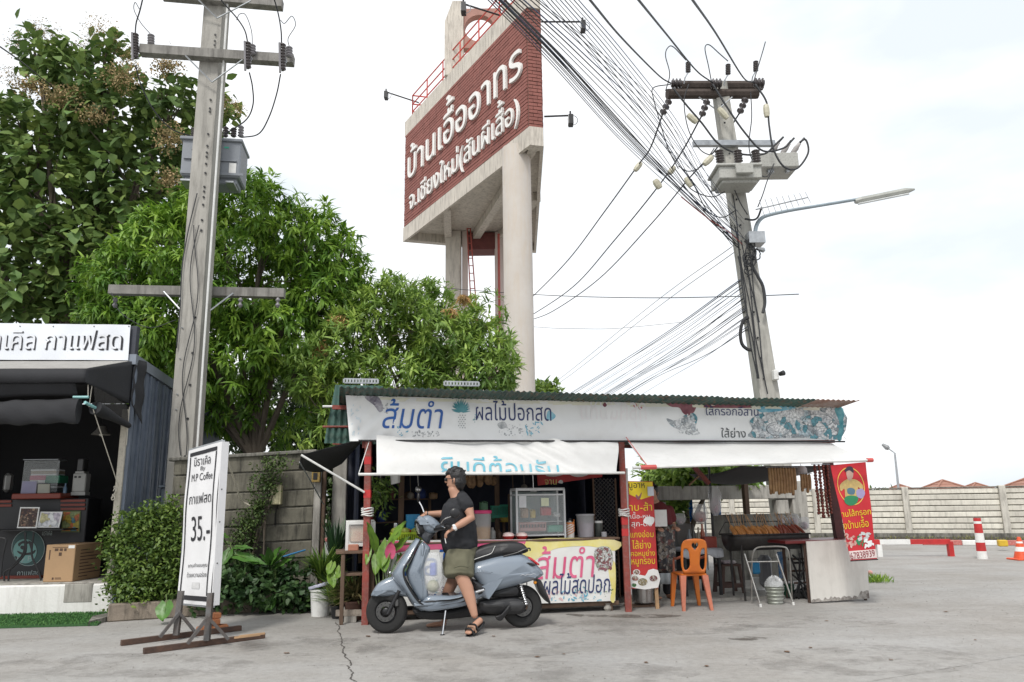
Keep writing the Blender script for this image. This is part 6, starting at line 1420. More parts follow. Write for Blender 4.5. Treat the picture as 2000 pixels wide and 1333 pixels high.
for y0,y1,x0,x1,m,nm in((897,899,45,114,M_galv,'edge'),(917,920,60,110,M_alu,'shelf'),(920,926,60,110,mk('tray',(.3,.25,.18),.5),'tray'),(926,929,60,110,M_alu,'shelf'),(929,938,58,90,mk('pink_box',(.5,.12,.18),.6),'pink_box'),(929,944,88,116,mk('green_packet',(.03,.22,.12),.5),'green_packet'),(938,944,58,88,M_white,'paper'),(950,953,99,108,M_alu,'spoon')):kpx(dp,nm,m,x0,y0,x1,y1,1.0,1.25,.003)
kpx(dp,'glass',M_glass,44,900,114,962,.96,.963,.0004)
gd=thing('coffee_grinder','pale grey coffee grinder at the right end of the kiosk counter','grinder',K(*[kp(153,968,.9)[0],.9,ctz]));g0=kp(153,968,.9);M_gr=mk('grinder_grey',(.42,.42,.40),.45)
for nm,x0,y0,x1,y1,m in(('base',138,961,166,968,M_gr),('body',141,925,167,961,M_gr),('hopper',150,896,163,921,mk('smoky_hopper',(.06,.06,.06),.3)),('neck',147,921,164,925,M_gr),('window',145,930,150,934,M_black),('window',153,930,158,934,M_black)):kpx(gd,nm,m,x0,y0,x1,y1,.9 if nm!='window' else .897,1.05 if nm!='window' else .899,.012 if nm in('body','hopper')else .002)
mb=MB(KF);q=kp(126,968,.85);mb.lathe([(0,0),(.025,0),(.025,.1),(.01,.13),(.01,.17),(0,.17)],(q[0],.85,q[1]),14);one('pump_bottle',mb,mk('bluish_bottle',(.12,.2,.3),.25),'small bluish pump bottle left of the coffee grinder','bottle',smooth=True)
kpx(None,'steel_urn',mk('urn',(.25,.25,.24),.4,metal=.5),3,924,17,962,.9,1.05,.04);tag(bpy.data.objects['steel_urn'],'dim steel urn at the far left of the kiosk counter','urn')
# cardboard box
cb_=thing('cardboard_box','brown cardboard box with printed marks and a white label on the kiosk floor','cardboard box',K(*[kp(110,1139,.15)[0],.3,FZ+.02]));M_card=mk('cardboard',(.42,.27,.15),.85,var=.12,scale=3)
BX=KF@Matrix.Translation(V((kp(83,1139,.15)[0],.15,FZ+.021)))@Matrix.Rotation(R(-6),4,'Z');bw=kp(141,1139,.15)[0]-kp(80,1139,.15)[0];bh=kp(110,1063,.15)[1]-FZ-.03
mb=MB(BX);mb.bbox((0,0,0),(bw,.62,bh),.006);mb.build('carton',M_card,cb_)
def bprint(x0,z0,x1,z1,m,nm='print'):mb=MB(BX);mb.box((x0*bw,-.0022,z0*bh),(x1*bw,-.0005,z1*bh));mb.build(nm,m,cb_)
M_cprint=mk('carton_ink',(.10,.06,.04),.8)
for r in((.3,.83,.42,.9),(.47,.83,.57,.9),(.62,.83,.7,.9),(.45,.7,.55,.79),(.22,.92,.75,.935),(.3,.06,.36,.12),(.4,.07,.62,.085),(.4,.1,.6,.115),(.12,.6,.16,.86)):bprint(*r,M_cprint)
bprint(.76,.9,.97,.98,M_white,'shipping_label')
for k in range(9):mb=MB(BX);mb.box((bw+.0005,.12,bh*(.1+.09*k)),(bw+.002,.12+(.2+.1*((k*3)%4)),bh*(.1+.09*k)+.012));mb.build('print',M_cprint,cb_)
# loop of a metal chair at the extreme left
mb=MB(KF);mb.tube([(kp(x,y,.2)[0],.2,max(FZ+.03,kp(x,y,.2)[1]))for x,y in((1,1128),(4,1095),(9,1070),(12,1058),(8,1052),(-10,1050))],.012,6,smooth=5);one('metal_chair',mb,M_black,'dark bent tube chair frame cut off by the left edge of the photo','chair',smooth=True)
# artificial turf and its edge tile
tf=[Gd(-60,1230),Gd(190,1223),Gd(212,1207),Gd(212,1198),Gd(-60,1200)]
M_turf=mk('artificial_turf',(.045,.13,.035),.95,c2=(.03,.09,.03),scale=60,bump=.8,bs=150)
mb=MB();mb.prism([p+V((0,0,.003))for p in tf],None,(0,0,.02));tag(mb.build('turf',M_turf),kind='structure')
n=9000;C=np.zeros((n,3));uu,vv=rng.random(n),rng.random(n);P_=[np.array(p)for p in tf]
C[:]=(P_[0][None]*(1-uu[:,None])+P_[1][None]*uu[:,None])*(1-vv[:,None])+(P_[4][None]*(1-uu[:,None])+P_[3][None]*uu[:,None])*vv[:,None];C[:,2]=.022
D=unit(n)*.45;D[:,2]=1;leaf_mesh('turf_blades',leaf_arrays(C,D,unit(n),rng.uniform(.015,.03,n),np.full(n,.004)),rng.random(n),mk('turf_blade',(.06,.17,.045),.9,hue=True))
mb=MB();a,b,c_,d_=Gd(172,1224),Gd(212,1214),Gd(214,1206),Gd(180,1213);mb.prism([p+V((0,0,.001))for p in(a,b,c_,d_)],None,(0,0,.055));one('edge_tile',mb,M_conc_dark,'dark grey stone tile edging the end of the green turf','tile')
# second shed behind
sh=thing('back_shed','small dark blue steel shed partly hidden behind the left utility pole','shed',Pd(405,1000,13.5));
A=Pd(378,782,12.9);B=Pd(433,822,14.2);sh.location=(A.x,A.y,0)
d=V((B.x-A.x,B.y-A.y,0));L_=d.length;d.normalize()
for k in range(4):
 p=V((A.x,A.y,0))+d*(L_*k/4+.004);q=V((A.x,A.y,0))+d*(L_*(k+1)/4-.004);z=A.z-.12+(B.z-A.z)*(k+.5)/4;mb=MB();mb.prism([p,q,q+V((0,0,z)),p+V((0,0,z))],None,V((-.03,.0,0)));mb.build('wall_panel',M_steelb,sh)
mb=MB();o_=V((.03,-.02,0));mb.prism([V((A.x,A.y,A.z-.13))+o_,V((B.x,B.y,B.z-.13))+o_+d*.05,V((B.x,B.y,B.z+.03))+o_+d*.05,V((A.x,A.y,A.z+.03))+o_],None,V((-.06,.01,0)));mb.build('roof_flashing',M_flash,sh)
# ================================================================ concrete wall on the left, planter kerb, boxes
wl=thing('panel_wall','mossy grey precast concrete panel wall behind the planting','wall',Pd(520,1140,11.2)*1);wl.location.z=0
WO=Pd(618,1100,10.9);WO.z=0;WXd=V((math.cos(R(6)),math.sin(R(6)),0));WPl=Pl(WO,WXd);WM2=frame(WO,6)
rows=[(884,917),(919,955),(957,988),(990,1021),(1023,1054),(1056,1088),(1090,1120),(1122,1150)]
M_pan=mk('mossy_panel',(.19,.178,.14),.92,c2=(.075,.07,.055),scale=1.7,bump=.4,bs=30,streak=.9,sc_=(.02,.019,.016),rnd=.2)
aL,aR=WPl.ab(300,1000)[0],WPl.ab(612,1000)[0]
for i,(y0,y1)in enumerate(rows):
 z1,z0=WPl.ab(610,y0)[1],WPl.ab(610,y1)[1]
 for(s0,s1,sl)in((aR-1.93,aR,.0),):
  mb=MB(WM2);e=-.028*(s1-s0);mb.bbox((s0,-.03+random.uniform(-.006,.006),z0),(s1,.05,z1),.012)
  n0=len(mb.v)
  for v in mb.v:v.z-=(aR-((v-WO).dot(WXd)))*.035
  ob=mb.build('panel',M_pan,wl)
mb=MB(WM2);mb.box((aR-1.9,.0,0),(aR,.03,1.95));mb.build('backing',M_conc_dark,wl)
p0,p1=WPl.ab(613,1000)[0],WPl.ab(627,1000)[0];mb=MB(WM2);mb.bbox((p0,-.08,0),(p1,.1,WPl.ab(620,905)[1]),.01);mb.build('post',M_conc,wl)
mb=MB(WM2);mb.bbox((p1+.004,-.04,0),(p1+.06,.06,WPl.ab(620,900)[1]),.01);mb.build('post',M_wood,wl)
mb=MB(WM2);mb.bbox((p1+.12,.2,0),(p1+.32,.4,WPl.ab(650,880)[1]),.01);mb.build('column',M_conc,wl)
z1=WPl.ab(560,886)[1];mb=MB(WM2);mb.bbox((aR-2.0,-.07,z1-.0),(aR+.02,.1,z1+.05),.01)
for v in mb.v:v.z-=(aR-((v-WO).dot(WXd)))*.05
mb.build('coping',M_conc_dark,wl)
# maroon sheet lying on the wall
q0,q1=WPl.ab(430,895),WPl.ab(520,886);mb=MB(WM2);mb.grid(lambda u,v:(q0[0]-.3+(q1[0]-q0[0]+.3)*u,.12+.7*v,q0[1]-.06+(q1[1]-q0[1])*u+.10*v+.012*math.sin(u*30)),30,4);one('maroon_sheet',mb,mk('maroon_sheet',(.24,.07,.09),.6,dirt=.2),'faded maroon roof sheet lying along the top of the concrete wall','roof sheet',smooth=True,solid=.006)
def wpx(nm,label,cat,m,x0,y0,x1,y1,d0,d1,b=.01):
 a,b_=WPl.ab(x0,(y0+y1)/2)[0],WPl.ab(x1,(y0+y1)/2)[0];zt,zb=WPl.ab((x0+x1)/2,y0)[1],WPl.ab((x0+x1)/2,y1)[1];mb=MB(WM2);mb.bbox((a,d0,zb),(b_,d1,zt),b);return mb,(a,b_,zb,zt)
mbx=thing('meter_box','cream metal meter box fixed to the concrete wall','meter box',WPl.at(543,985));M_crm=mk('cream_box',(.62,.57,.36),.5,dirt=.15)
mb,e=wpx('','','',None,531,948,553,986,-.16,-.03,.008);mb.build('case',M_crm,mbx);mb,e=wpx('','','',None,533,950,549,984,-.168,-.161,.002);mb.build('door',M_crm,mbx)
mb=MB(WM2);mb.tube([(e[1]-.02,-.05,e[2]),(e[1]-.06,-.05,e[2]-.15),(e[1]-.05,-.05,e[2]-.3)],.006,5);mb.build('cable',M_black,mbx)
ol=thing('old_meter','rusty yellow old meter frame on the wall post near the awning prop','meter',WPl.at(620,935));mb,e=wpx('','','',None,613,921,629,943,-.2,-.1,.006);mb.build('case',mk('old_yellow',(.30,.2,.05),.6,dirt=.6),ol);mb,e=wpx('','','',None,616,925,624,938,-.206,-.2005,.002);mb.build('window',M_dark,ol)
eb=thing('electric_box','grey electric box with a round sticker behind the bush','electric box',Pd(336,985,11.0));
a,b=Pd(315,953,10.95),Pd(361,1000,10.95);M_eb=mk('grey_enamel',(.22,.26,.30),.45,dirt=.1)
mb=MB();mb.bbox((a.x,10.95,.3),(b.x,11.15,a.z),.01);mb.build('case',M_eb,eb);mb=MB();mb.bbox((a.x-.02,10.9,a.z),(b.x+.02,11.17,a.z+.03),.008);mb.build('lid',M_eb,eb)
EP=Pl((0,10.94,0),(1,0,0));
mb=MB();q0,q1=Pd(325,969,10.945),Pd(346,989,10.945);mb.box((q0.x,10.944,q1.z),(q1.x,10.948,q0.z));mb.build('sticker',M_white,eb)
for r_,m,o in((7,mk('sticker_blue',(.08,.1,.3),.5),.006),(5.4,M_white,.007),(3.4,mk('sticker_gold',(.5,.3,.15),.5),.008)):ink(EP,None,[(335.5+r_*math.cos(t),979+r_*math.sin(t))for t in[k*.5236 for k in range(12)]],m,eb,'sticker_ring',o,0)
# hose, twig and blue pipe on the wall
mb=MB();yy=WO.y-.12;mb.tube([Pd(441,888,9.9),Pd(455,930,10.2),Pd(470,975,10.5),Pd(482,985,10.6),Pd(500,990,10.65),Pd(513,994,10.7)],.014,7,smooth=6);one('cream_hose',mb,mk('cream_hose',(.6,.55,.45),.6),'cream plastic conduit bending down the concrete wall behind the banner stand','conduit',smooth=True)
mb=MB();mb.tube([Pd(542,1092,10.3),Pd(565,1084,10.4),Pd(596,1075,10.6)],.012,7);one('blue_pipe',mb,mk('blue_pipe',(.06,.25,.5),.4),'light blue plastic pipe leaning across the planting before the wall','pipe',smooth=True)
# planter kerb
KBa,KBb=Gd(208,1216),Gd(618,1189);d=V((KBb.x-KBa.x,KBb.y-KBa.y,0));Lk=d.length;d.normalize();nn_=V((-d.y,d.x,0));pk=thing('planter_kerb','low dirty concrete kerb holding the planting bed','kerb',KBa)
MK=Matrix(((d.x,-d.y,0,KBa.x),(d.y,d.x,0,KBa.y),(0,0,1,0),(0,0,0,1)))
M_kerb=mk('dirty_kerb',(.30,.25,.20),.92,c2=(.18,.15,.12),scale=4,bump=.4,streak=.6,sc_=(.05,.045,.035),rnd=.1)
for k in range(4):mb=MB(MK);mb.bbox((Lk*k/4+.003,0,0),(Lk*(k+1)/4-.003,.1,.21+random.uniform(-.008,.008)),.015);mb.build('kerb_block',M_kerb,pk)
mb=MB(MK);mb.box((.0,.1,0),(Lk+.1,1.5,.13));tag(mb.build('planting_soil',M_soil),kind='structure')
# ================================================================ standing banner sign
sb=thing('banner_stand','tall narrow white banner sign with black border and 35.- on a steel stand','sign',Gd(405,1250))
QA,QB=Gd(404,1252),Gd(344,1240)
yF,yB=QA.y,QB.y
TRp,BRp=Pd(431,863,yF),Pd(411,1184,yF);TLp,BLp=Pd(368,882,yB),Pd(347,1178,yB)
ub=((TRp+TLp)-(BRp+BLp)).normalized();BP=Pl((TLp+BRp+TRp+BLp)/4,(TRp+BRp)-(TLp+BLp),ub)
M_bw=mk('banner_white',(.74,.74,.75),.5,var=.05,scale=3);rip7=lambda a,b:.004*math.sin(b*7)+.003*math.sin(a*20+b*5)
cq=[(368,881),(431,863),(411,1184),(347,1178)]
sheet(BP,cq,'canvas',M_bw,sb,rip7,12,50,.003)
# frame depth on the right side
mb=MB();th_=-BP.n*.085
R1,R2=BP.at(431,863),BP.at(411,1184);L1,L2=BP.at(368,881),BP.at(347,1178);off=-BP.n*.006
ex=BP.ex*.002
mb.prism([R1+off,R2+off,R2+off+ex*8,R1+off+ex*8],None,th_);mb.build('side_board',M_bw,sb)
for a,b in((L1,R1),(L2,R2),(L1,L2)):mb=MB();mb.tube([a+off*5,b+off*5],.02,4,sq=True);mb.build('frame_bar',M_galv,sb)
mb=MB();mb.prism([L1+off*13,R1+off*13,R2+off*13,L2+off*13],None,-BP.n*.002);mb.build('rear_canvas',M_bw,sb)
def lerp2(u,v):
 x=cq[0][0]+(cq[1][0]-cq[0][0])*u+(cq[3][0]-cq[0][0])*v;x2=cq[3][0]+(cq[2][0]-cq[3][0])*u
 T_=(cq[0][0]*(1-u)+cq[1][0]*u,cq[0][1]*(1-u)+cq[1][1]*u);B_=(cq[3][0]*(1-u)+cq[2][0]*u,cq[3][1]*(1-u)+cq[2][1]*u);return(T_[0]*(1-v)+B_[0]*v,T_[1]*(1-v)+B_[1]*v)
def band(u0,v0,u1,v1):
 mb=MB();mb.grid(lambda a,b:(lambda q_:BP.pt(q_[0],q_[1],.004+rip7(*q_)))(BP.ab(*lerp2(u0+(u1-u0)*a,v0+(v1-v0)*b))),12 if u1-u0>.2 else 2,40 if v1-v0>.2 else 3);mb.build('border',M_ink,sb)
band(.06,.022,.90,.046);band(.06,.945,.90,.975);band(.06,.05,.095,.94);band(.865,.05,.90,.94)
def bt(s,u0,v0,u1,v1,bold=.0):
 a,b=lerp2(u0,v0),lerp2(u1,v1);vs,fs,lps=layout(s,bold);A_=BP.ab(*lerp2(u0,v1));B_=BP.ab(*lerp2(u1,v0));text_ab(BP,vs,fs,lps,(A_[0],A_[1],B_[0],B_[1]),M_ink,sb,off=.006,rip=rip7)
bt('มิราเคิล',.22,.065,.72,.115,.0);bt('By',.43,.125,.56,.158);bt('M.P Coffee',.17,.17,.82,.212);bt('กาแฟสด',.16,.295,.82,.36,.01);bt('35.-',.28,.44,.82,.60,.03);bt('แทนคำขอบคุณ',.26,.735,.84,.775);bt('ด้วยความอร่อย',.24,.79,.84,.83)
ink(BP,rip7,[lerp2(.42,.86),lerp2(.64,.86),lerp2(.64,.90),lerp2(.42,.90)],mk('paper_patch',(.66,.66,.66),.6),sb,'patch',.005,0)
for k in(.3,.5,.75):mb=MB();q=R1.lerp(R2,k)+off*6+ex*9;mb.sphere(q,.008,6,4);mb.build('bolt',M_black,sb)
# posts and feet
M_old=mk('old_steel',(.16,.16,.16),.55,metal=.5,c2=(.12,.10,.09),scale=10)
for(bx,by,tx,ty,y_)in((404,1252,408,1180,yF),(344,1241,350,1175,yB)):
 a=Gd(bx,by,.05);b=Pd(tx,ty,a.y);mb=MB();mb.tube([a,b+V((0,.03,.1))],.026,4,sq=True);mb.build('post',M_old,sb)
BU=None
ta,tb_=Gd(280,1278),Gd(516,1247);dirb=(tb_-ta).normalized()
ua,ub_=Gd(236,1262),Gd(470,1232)
for a,b,nm in((ta,tb_,'near'),(ua,ub_,'far')):mb=MB();mb.tube([a+V((0,0,.028)),b+V((0,0,.028))],.025,4,sq=True);mb.build('foot_tube',M_rust,sb)
for(px,py),(lx,ly),(rx_,ry_)in(((406,1206),(366,1258),(446,1249)),((350,1197),(312,1245),(382,1236))):
 f1,f2=Gd(lx,ly,.055),Gd(rx_,ry_,.055);yy=(f1.y+f2.y)/2;t=Pd(px,py,yy)
 for f in(f1,f2):mb=MB();mb.tube([t,f],.014,4,sq=True);mb.build('brace',M_old,sb)
# wood pieces on the feet
wd=thing('wood_bundle','small stack of pale wooden slats on the end of the sign foot','wood stack',Gd(482,1252,.05))
for k in range(5):a,b=Gd(458,1246-k*0,.066+.02*k),Gd(508,1240,.066+.02*k);mb=MB();mb.tube([a,b],.0085,4,sq=True);mb.build('slat',M_woodl,wd);mb=MB();mb.tube([a+V((.02,.07,0)),b+V((.02,.07,0))],.0085,4,sq=True);mb.build('slat',M_woodl,wd)
M_ob=mk('orange_brick',(.55,.22,.10),.85,bump=.4)
oc=thing('brick_pile','pile of orange brick pieces behind the sign stand','brick pile',Gd(415,1234))
for k,(x,y,z,w_)in enumerate(((398,1236,.0,.09),(420,1234,0,.1),(410,1235,.07,.08),(417,1234,.13,.04),(432,1233,.0,.06))):
 c=Gd(x,y);mb=MB(Matrix.Translation(c+V((0,.05,z)))@Matrix.Rotation(k*1.3,4,'Z'));mb.bbox((-w_,-.05,0),(w_,.05,.06),.01);mb.build('brick',M_ob,oc)
# ================================================================ trees
def crown_pts(lobes,n,shell=.72,seed=1):
 """points scattered through the outer part of each lobe; lobes = (px, py, rx px, ry px, distance, depth radius m)"""
 rg=np.random.default_rng(seed);L_=[]
 for(px,py,rx,ry,y,rd)in lobes:
  c=Pd(px,py,y);k=y/FL*1.02;L_.append((np.array(c),np.array([rx*k,rd,ry*k])))
 vol=np.array([(l[1][0]*l[1][2]+l[1][0]*l[1][1]+l[1][1]*l[1][2])for l in L_]);cnt=(vol/vol.sum()*n).astype(int)
 C,O=[],[]
 for(c,r),m in zip(L_,cnt):
  d=rg.normal(size=(m,3));d/=np.linalg.norm(d,axis=1)[:,None]
  rad=shell+(1.06-shell)*rg.random(m)**.7
  # ragged outline
  rad*=1+.13*np.sin(d[:,0]*7+c[0])*np.sin(d[:,2]*6+c[2])+.08*np.sin(d[:,1]*13+d[:,0]*11)
  p=c+d*rad[:,None]*r;keep=np.ones(m,bool)
  for(c2,r2)in L_:
   if c2 is c:continue
   keep&=(((p-c2)/r2)**2).sum(1)>.5
  C.append(p[keep]);O.append(d[keep])
 return np.concatenate(C),np.concatenate(O),L_
def clusters(C,O,k,spread,droop,ln,wd,seed=2,up=.25,jit=.05):
 """k leaves radiating from every twig end"""
 rg=np.random.default_rng(seed);m=len(C);Cn=np.repeat(C,k,0)+rg.normal(0,jit,(m*k,3));On=np.repeat(O,k,0)
 D=rg.normal(size=(m*k,3));D/=np.linalg.norm(D,axis=1)[:,None];D=D*spread+On*.55;D[:,2]+=up-droop
 U=On*.5+np.array([0,0,1.])+rg.normal(0,.25,(m*k,3));l=ln*rg.uniform(.7,1.25,m*k);w_=wd*rg.uniform(.8,1.2,m*k)
 r=np.clip(np.repeat(rg.random(m),k)*.75+rg.random(m*k)*.3,0,1)
 return Cn,D,U,l,w_,r
def limbs(th,base,lobes3,m,r0=.16,n=9,seed=3):
 rr=random.Random(seed);base=V(base);top=sum((V(c)for c,r in lobes3),V())/len(lobes3);fork=V((base.x*.7+top.x*.3,base.y*.7+top.y*.3,base.z+(top.z-base.z)*.42))
 mb=MB();mb.tube([base,base.lerp(fork,.5)+V((.08,0,0)),fork],[r0*1.25,r0,r0*.8],10,smooth=4);mb.build('trunk',m,th,smooth=True)
 for c,r in lobes3[:n]:
  c=V(c);mid=fork.lerp(c,.5)+V((rr.uniform(-.2,.2),rr.uniform(-.2,.2),.15));mb=MB();mb.tube([fork,mid,c],[r0*.55,r0*.35,r0*.12],7,smooth=4);br=mb.build('branch',m,th,smooth=True)
  mb=MB()
  for q in range(7):
   e=c+V((rr.uniform(-1,1)*r[0]*.8,rr.uniform(-1,1)*r[1]*.8,rr.uniform(-.6,.9)*r[2]));mb.tube([mid.lerp(c,rr.uniform(.3,1)),c.lerp(e,.5)+V((0,0,.05)),e],[r0*.12,r0*.08,.008],5)
  mb.build('twig',m,br)
M_bark=mk('grey_bark',(.16,.13,.10),.9,var=.4,scale=10,bump=.6,aniso=.3)
M_teak=mk('teak_leaf',(.15,.225,.055),.6,c2=(.095,.16,.05),scale=.8,hue=True,transl=.22,spec=.25)
M_mango=mk('mango_leaf',(.175,.315,.04),.42,c2=(.115,.235,.032),scale=.9,hue=True,transl=.3,spec=.4)
M_mango2=mk('mango_leaf_light',(.24,.36,.07),.45,c2=(.16,.27,.06),scale=1.2,hue=True,transl=.3,spec=.4)
M_blossom=mk('dry_blossom',(.33,.26,.12),.9,c2=(.22,.17,.08),scale=3,hue=True)
# 1. big-leaved tree at the left
TD=16.5
lob=[(150,150,75,60,TD,1.),(205,105,35,42,TD,.5),(75,105,38,48,TD,.5),(60,270,110,80,TD,1.3),(215,230,110,80,TD,1.3),(330,210,75,55,TD,.8),(395,215,60,45,TD+.5,.6),(100,400,150,120,TD,1.7),(270,370,115,110,TD,1.3),(40,540,130,120,TD-.5,1.5),(200,530,130,110,TD-.3,1.4),(-60,400,110,220,TD,1.4),(370,300,60,45,TD,.6),(330,480,80,90,TD+.4,1.),(90,640,180,90,TD,1.4)]
t1=thing('broadleaf_tree','tall dark broad-leaved tree with pale blossom at the left, behind the kiosk','tree',(Pd(110,900,TD).x,TD,0))
C,O,L3=crown_pts(lob,2900,.45,5);limbs(t1,t1.location,L3,M_bark,.22,12)
Cn,D,U,l,w_,r=clusters(C,O,4,.8,.35,.255,.098,6,jit=.12)
w_=w_*1.0;leaf_mesh('crown',leaf_arrays(Cn,D,U,l,w_,.25,.2),r,M_teak,t1)
# nearest leaves: one object each, sharing one mesh
base=leaf_arrays(np.zeros((1,3)),np.array([[1.,0,0]]),np.array([[0,0,1.]]),np.array([1.]),np.array([.36]),.22,.2)
lf=leaf_mesh('leaf',base,np.array([.45]),mk('teak_leaf_single',(.12,.20,.055),.55,c2=(.09,.16,.05),scale=4,rnd=.35,transl=.22,spec=.25),None,None);lf.parent=t1;rg=np.random.default_rng(9)
front=[(p,o)for p,o in zip(C,O)if o[1]<-.45 and p[2]>3.2 and abs(o[0])<.6 and o[2]<.55 and p[2]<Pd(150,170,TD).z];front.sort(key=lambda q:q[0][1]);first=True
rg.shuffle(front)
for p,o in front[:270]:
 c=lf if first else lf.copy()
 if not first:col.objects.link(c)
 first=False;d=V(o)*.6+V(rg.normal(0,.6,3));d.z-=.35;d.normalize();up=V((0,-.5,1));s_=d.cross(up).normalized();u_=s_.cross(d);s=rg.uniform(.26,.4)
 M_=Matrix(((d.x,-s_.x,u_.x),(d.y,-s_.y,u_.y),(d.z,-s_.z,u_.z))).to_4x4();c.matrix_local=Matrix.Translation(V(p)+V((0,-.12,0))-V(t1.location))@M_@Matrix.Scale(s,4)
# blossom panicles: sprays of tiny dry flowers
def spray(lobes,n,m,parent,size=.035,name='blossom',seed=1):
 C,O,_=crown_pts(lobes,n,.05,seed);rg=np.random.default_rng(seed);k=len(C);return leaf_mesh(name,leaf_arrays(C,rg.normal(size=(k,3)),rg.normal(size=(k,3)),size*rg.uniform(.6,1.5,k),size*.4*np.ones(k)),rg.random(k),m,parent)
spray([(35,85,26,36,TD,.3),(75,62,30,32,TD,.3),(105,80,22,38,TD,.3),(140,105,20,36,TD,.3),(195,60,38,38,TD,.4),(170,95,22,36,TD,.3),(222,90,18,40,TD,.3),(250,110,16,30,TD,.3),(335,110,24,24,TD,.3),(440,205,30,26,TD,.3),(465,215,18,18,TD,.3),(20,150,20,26,TD,.3)],3600,M_blossom,t1,.032,'flower_spray',3)
spray([(240,150,45,35,TD-1.1,.3),(120,190,50,30,TD-1.2,.3),(325,130,35,30,TD-.6,.3),(330,270,34,40,TD-1.0,.3),(330,350,32,28,TD-1.0,.3),(60,170,40,26,TD-1.1,.3),(180,225,40,20,TD-1.2,.3)],3600,M_blossom,t1,.05,'flower_spray',4)
# 2. large mango tree
MD=13.6
lob=[(520,430,95,80,MD,1.),(600,480,95,85,MD,1.),(430,420,90,75,MD,.9),(320,490,95,75,MD,1.),(255,560,60,70,MD-.3,.8),(270,650,70,80,MD-.2,.9),(660,510,55,65,MD,.7),(490,560,170,110,MD,1.6),(640,590,70,70,MD,.9),(350,640,110,110,MD,1.3),(440,700,130,100,MD,1.2),(560,660,110,90,MD,1.2),(215,600,50,50,MD,.5),(350,780,100,70,MD+.3,.9),(600,770,60,80,MD+.3,.8),(470,790,110,70,MD+.5,.9)]
t2=thing('mango_tree','large bright green mango tree with drooping leaves behind the left utility pole','tree',(Pd(530,900,MD).x,MD,0))
C,O,L3=crown_pts(lob,6200,.60,11);gap=np.sin(C[:,0]*2.9+1)*np.sin(C[:,2]*3.3)+np.sin(C[:,0]*1.3+C[:,1]*2.1)*np.sin(C[:,2]*1.7+2);keep=(rng.random(len(C))<np.where(C[:,2]<3.6,.5,1.))&(gap>-.8);C,O,gap=C[keep],O[keep],gap[keep];C=C+O*(.16*np.clip(gap,-1,1))[:,None];limbs(t2,t2.location,L3,M_bark,.12,8,4)
a=clusters(C,O,11,.75,.42,.19,.024,12,jit=.03);leaf_mesh('crown',leaf_arrays(*a[:5],.45,.3),a[5],M_mango,t2)
# 3. smaller mango in front of the tower
M3=12.9
lob=[(800,590,80,48,M3+.6,.8),(725,640,75,65,M3+.3,.9),(850,650,90,70,M3+.3,1.),(925,640,50,45,M3+.3,.6),(965,680,50,50,M3,.6),(975,725,48,40,M3-.1,.6),(680,700,65,60,M3,.8),(640,770,60,55,M3-.3,.6),(625,820,40,50,M3-.5,.4),(780,730,120,50,M3,.9),(880,735,100,40,M3-.1,.8),(590,745,30,25,M3,.3)]
t3=thing('mango_tree','smaller light green mango tree behind the stall roof, before the sign tower','tree',(Pd(800,900,M3+.3).x,M3+.3,0))
C,O,L3=crown_pts(lob,2100,.5,21);gap=np.sin(C[:,0]*4.1)*np.sin(C[:,2]*4.7+1)+np.sin(C[:,0]*2.3+C[:,1]*3)*np.sin(C[:,2]*2.9);C=C+O*(.22*gap)[:,None];C,O=C[gap>-.9],O[gap>-.9];limbs(t3,t3.location,L3,M_bark,.09,12,5)
a=clusters(C,O,12,1.0,.05,.17,.02,22,jit=.025);leaf_mesh('crown',leaf_arrays(*a[:5],.35,.3),a[5],M_mango2,t3)
for(px,py,rx,ry,yy,lab)in((660,622,26,20,M3-.4,1),(905,580,12,10,M3-.2,2),(880,607,12,8,M3-.2,3),(625,680,14,26,M3-.3,4)):
 c=np.array(Pd(px,py,yy));n=170;rg=np.random.default_rng(lab);Cc=c+rg.normal(0,1,(n,3))*np.array([rx*.4,rx*.3,ry*.3])*yy/FL;D=rg.normal(0,.6,(n,3));D[:,2]-=.9
 leaf_mesh('dry_panicle',leaf_arrays(Cc,D,unit(n),rg.uniform(.08,.2,n),np.full(n,.007)),rg.random(n),mk('dry_panicle',(.42,.27,.10),.9,hue=True),t3)
# 4. darker trees behind, seen between and below the crowns and through the right bay
def back_tree(name,label,lob,n,seed,dist,m,ln=.16,wd=.03):
 t=thing(name,label,'tree',(Pd(lob[0][0],900,dist).x,dist,0),None);C,O,L3=crown_pts(lob,n,.3,seed);limbs(t,t.location,L3,M_bark,.1,5,seed);a=clusters(C,O,9,.9,.2,ln,wd,seed,jit=.06);leaf_mesh('crown',leaf_arrays(*a[:5],.3,.2),a[5],m,t)
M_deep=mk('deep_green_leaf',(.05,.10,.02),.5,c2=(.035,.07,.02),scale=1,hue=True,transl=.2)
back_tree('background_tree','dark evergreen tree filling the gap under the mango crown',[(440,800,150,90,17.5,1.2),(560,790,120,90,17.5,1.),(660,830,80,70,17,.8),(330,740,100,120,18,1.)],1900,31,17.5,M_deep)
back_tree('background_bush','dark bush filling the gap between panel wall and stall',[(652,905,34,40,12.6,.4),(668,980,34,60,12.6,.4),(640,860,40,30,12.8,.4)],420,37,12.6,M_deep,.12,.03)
back_tree('background_tree','leafy tree beyond the concrete frame seen through the right bay',[(1330,925,75,32,14.2,.8),(1420,930,60,24,14.2,.6),(1310,975,30,40,14.2,.4)],700,33,14.2,M_mango2)
back_tree('background_tree','small distant green tree top just right of the tower column',[(1066,770,30,22,25,.9),(1050,790,40,30,25,.8)],260,35,25,M_mango2,.2,.05)
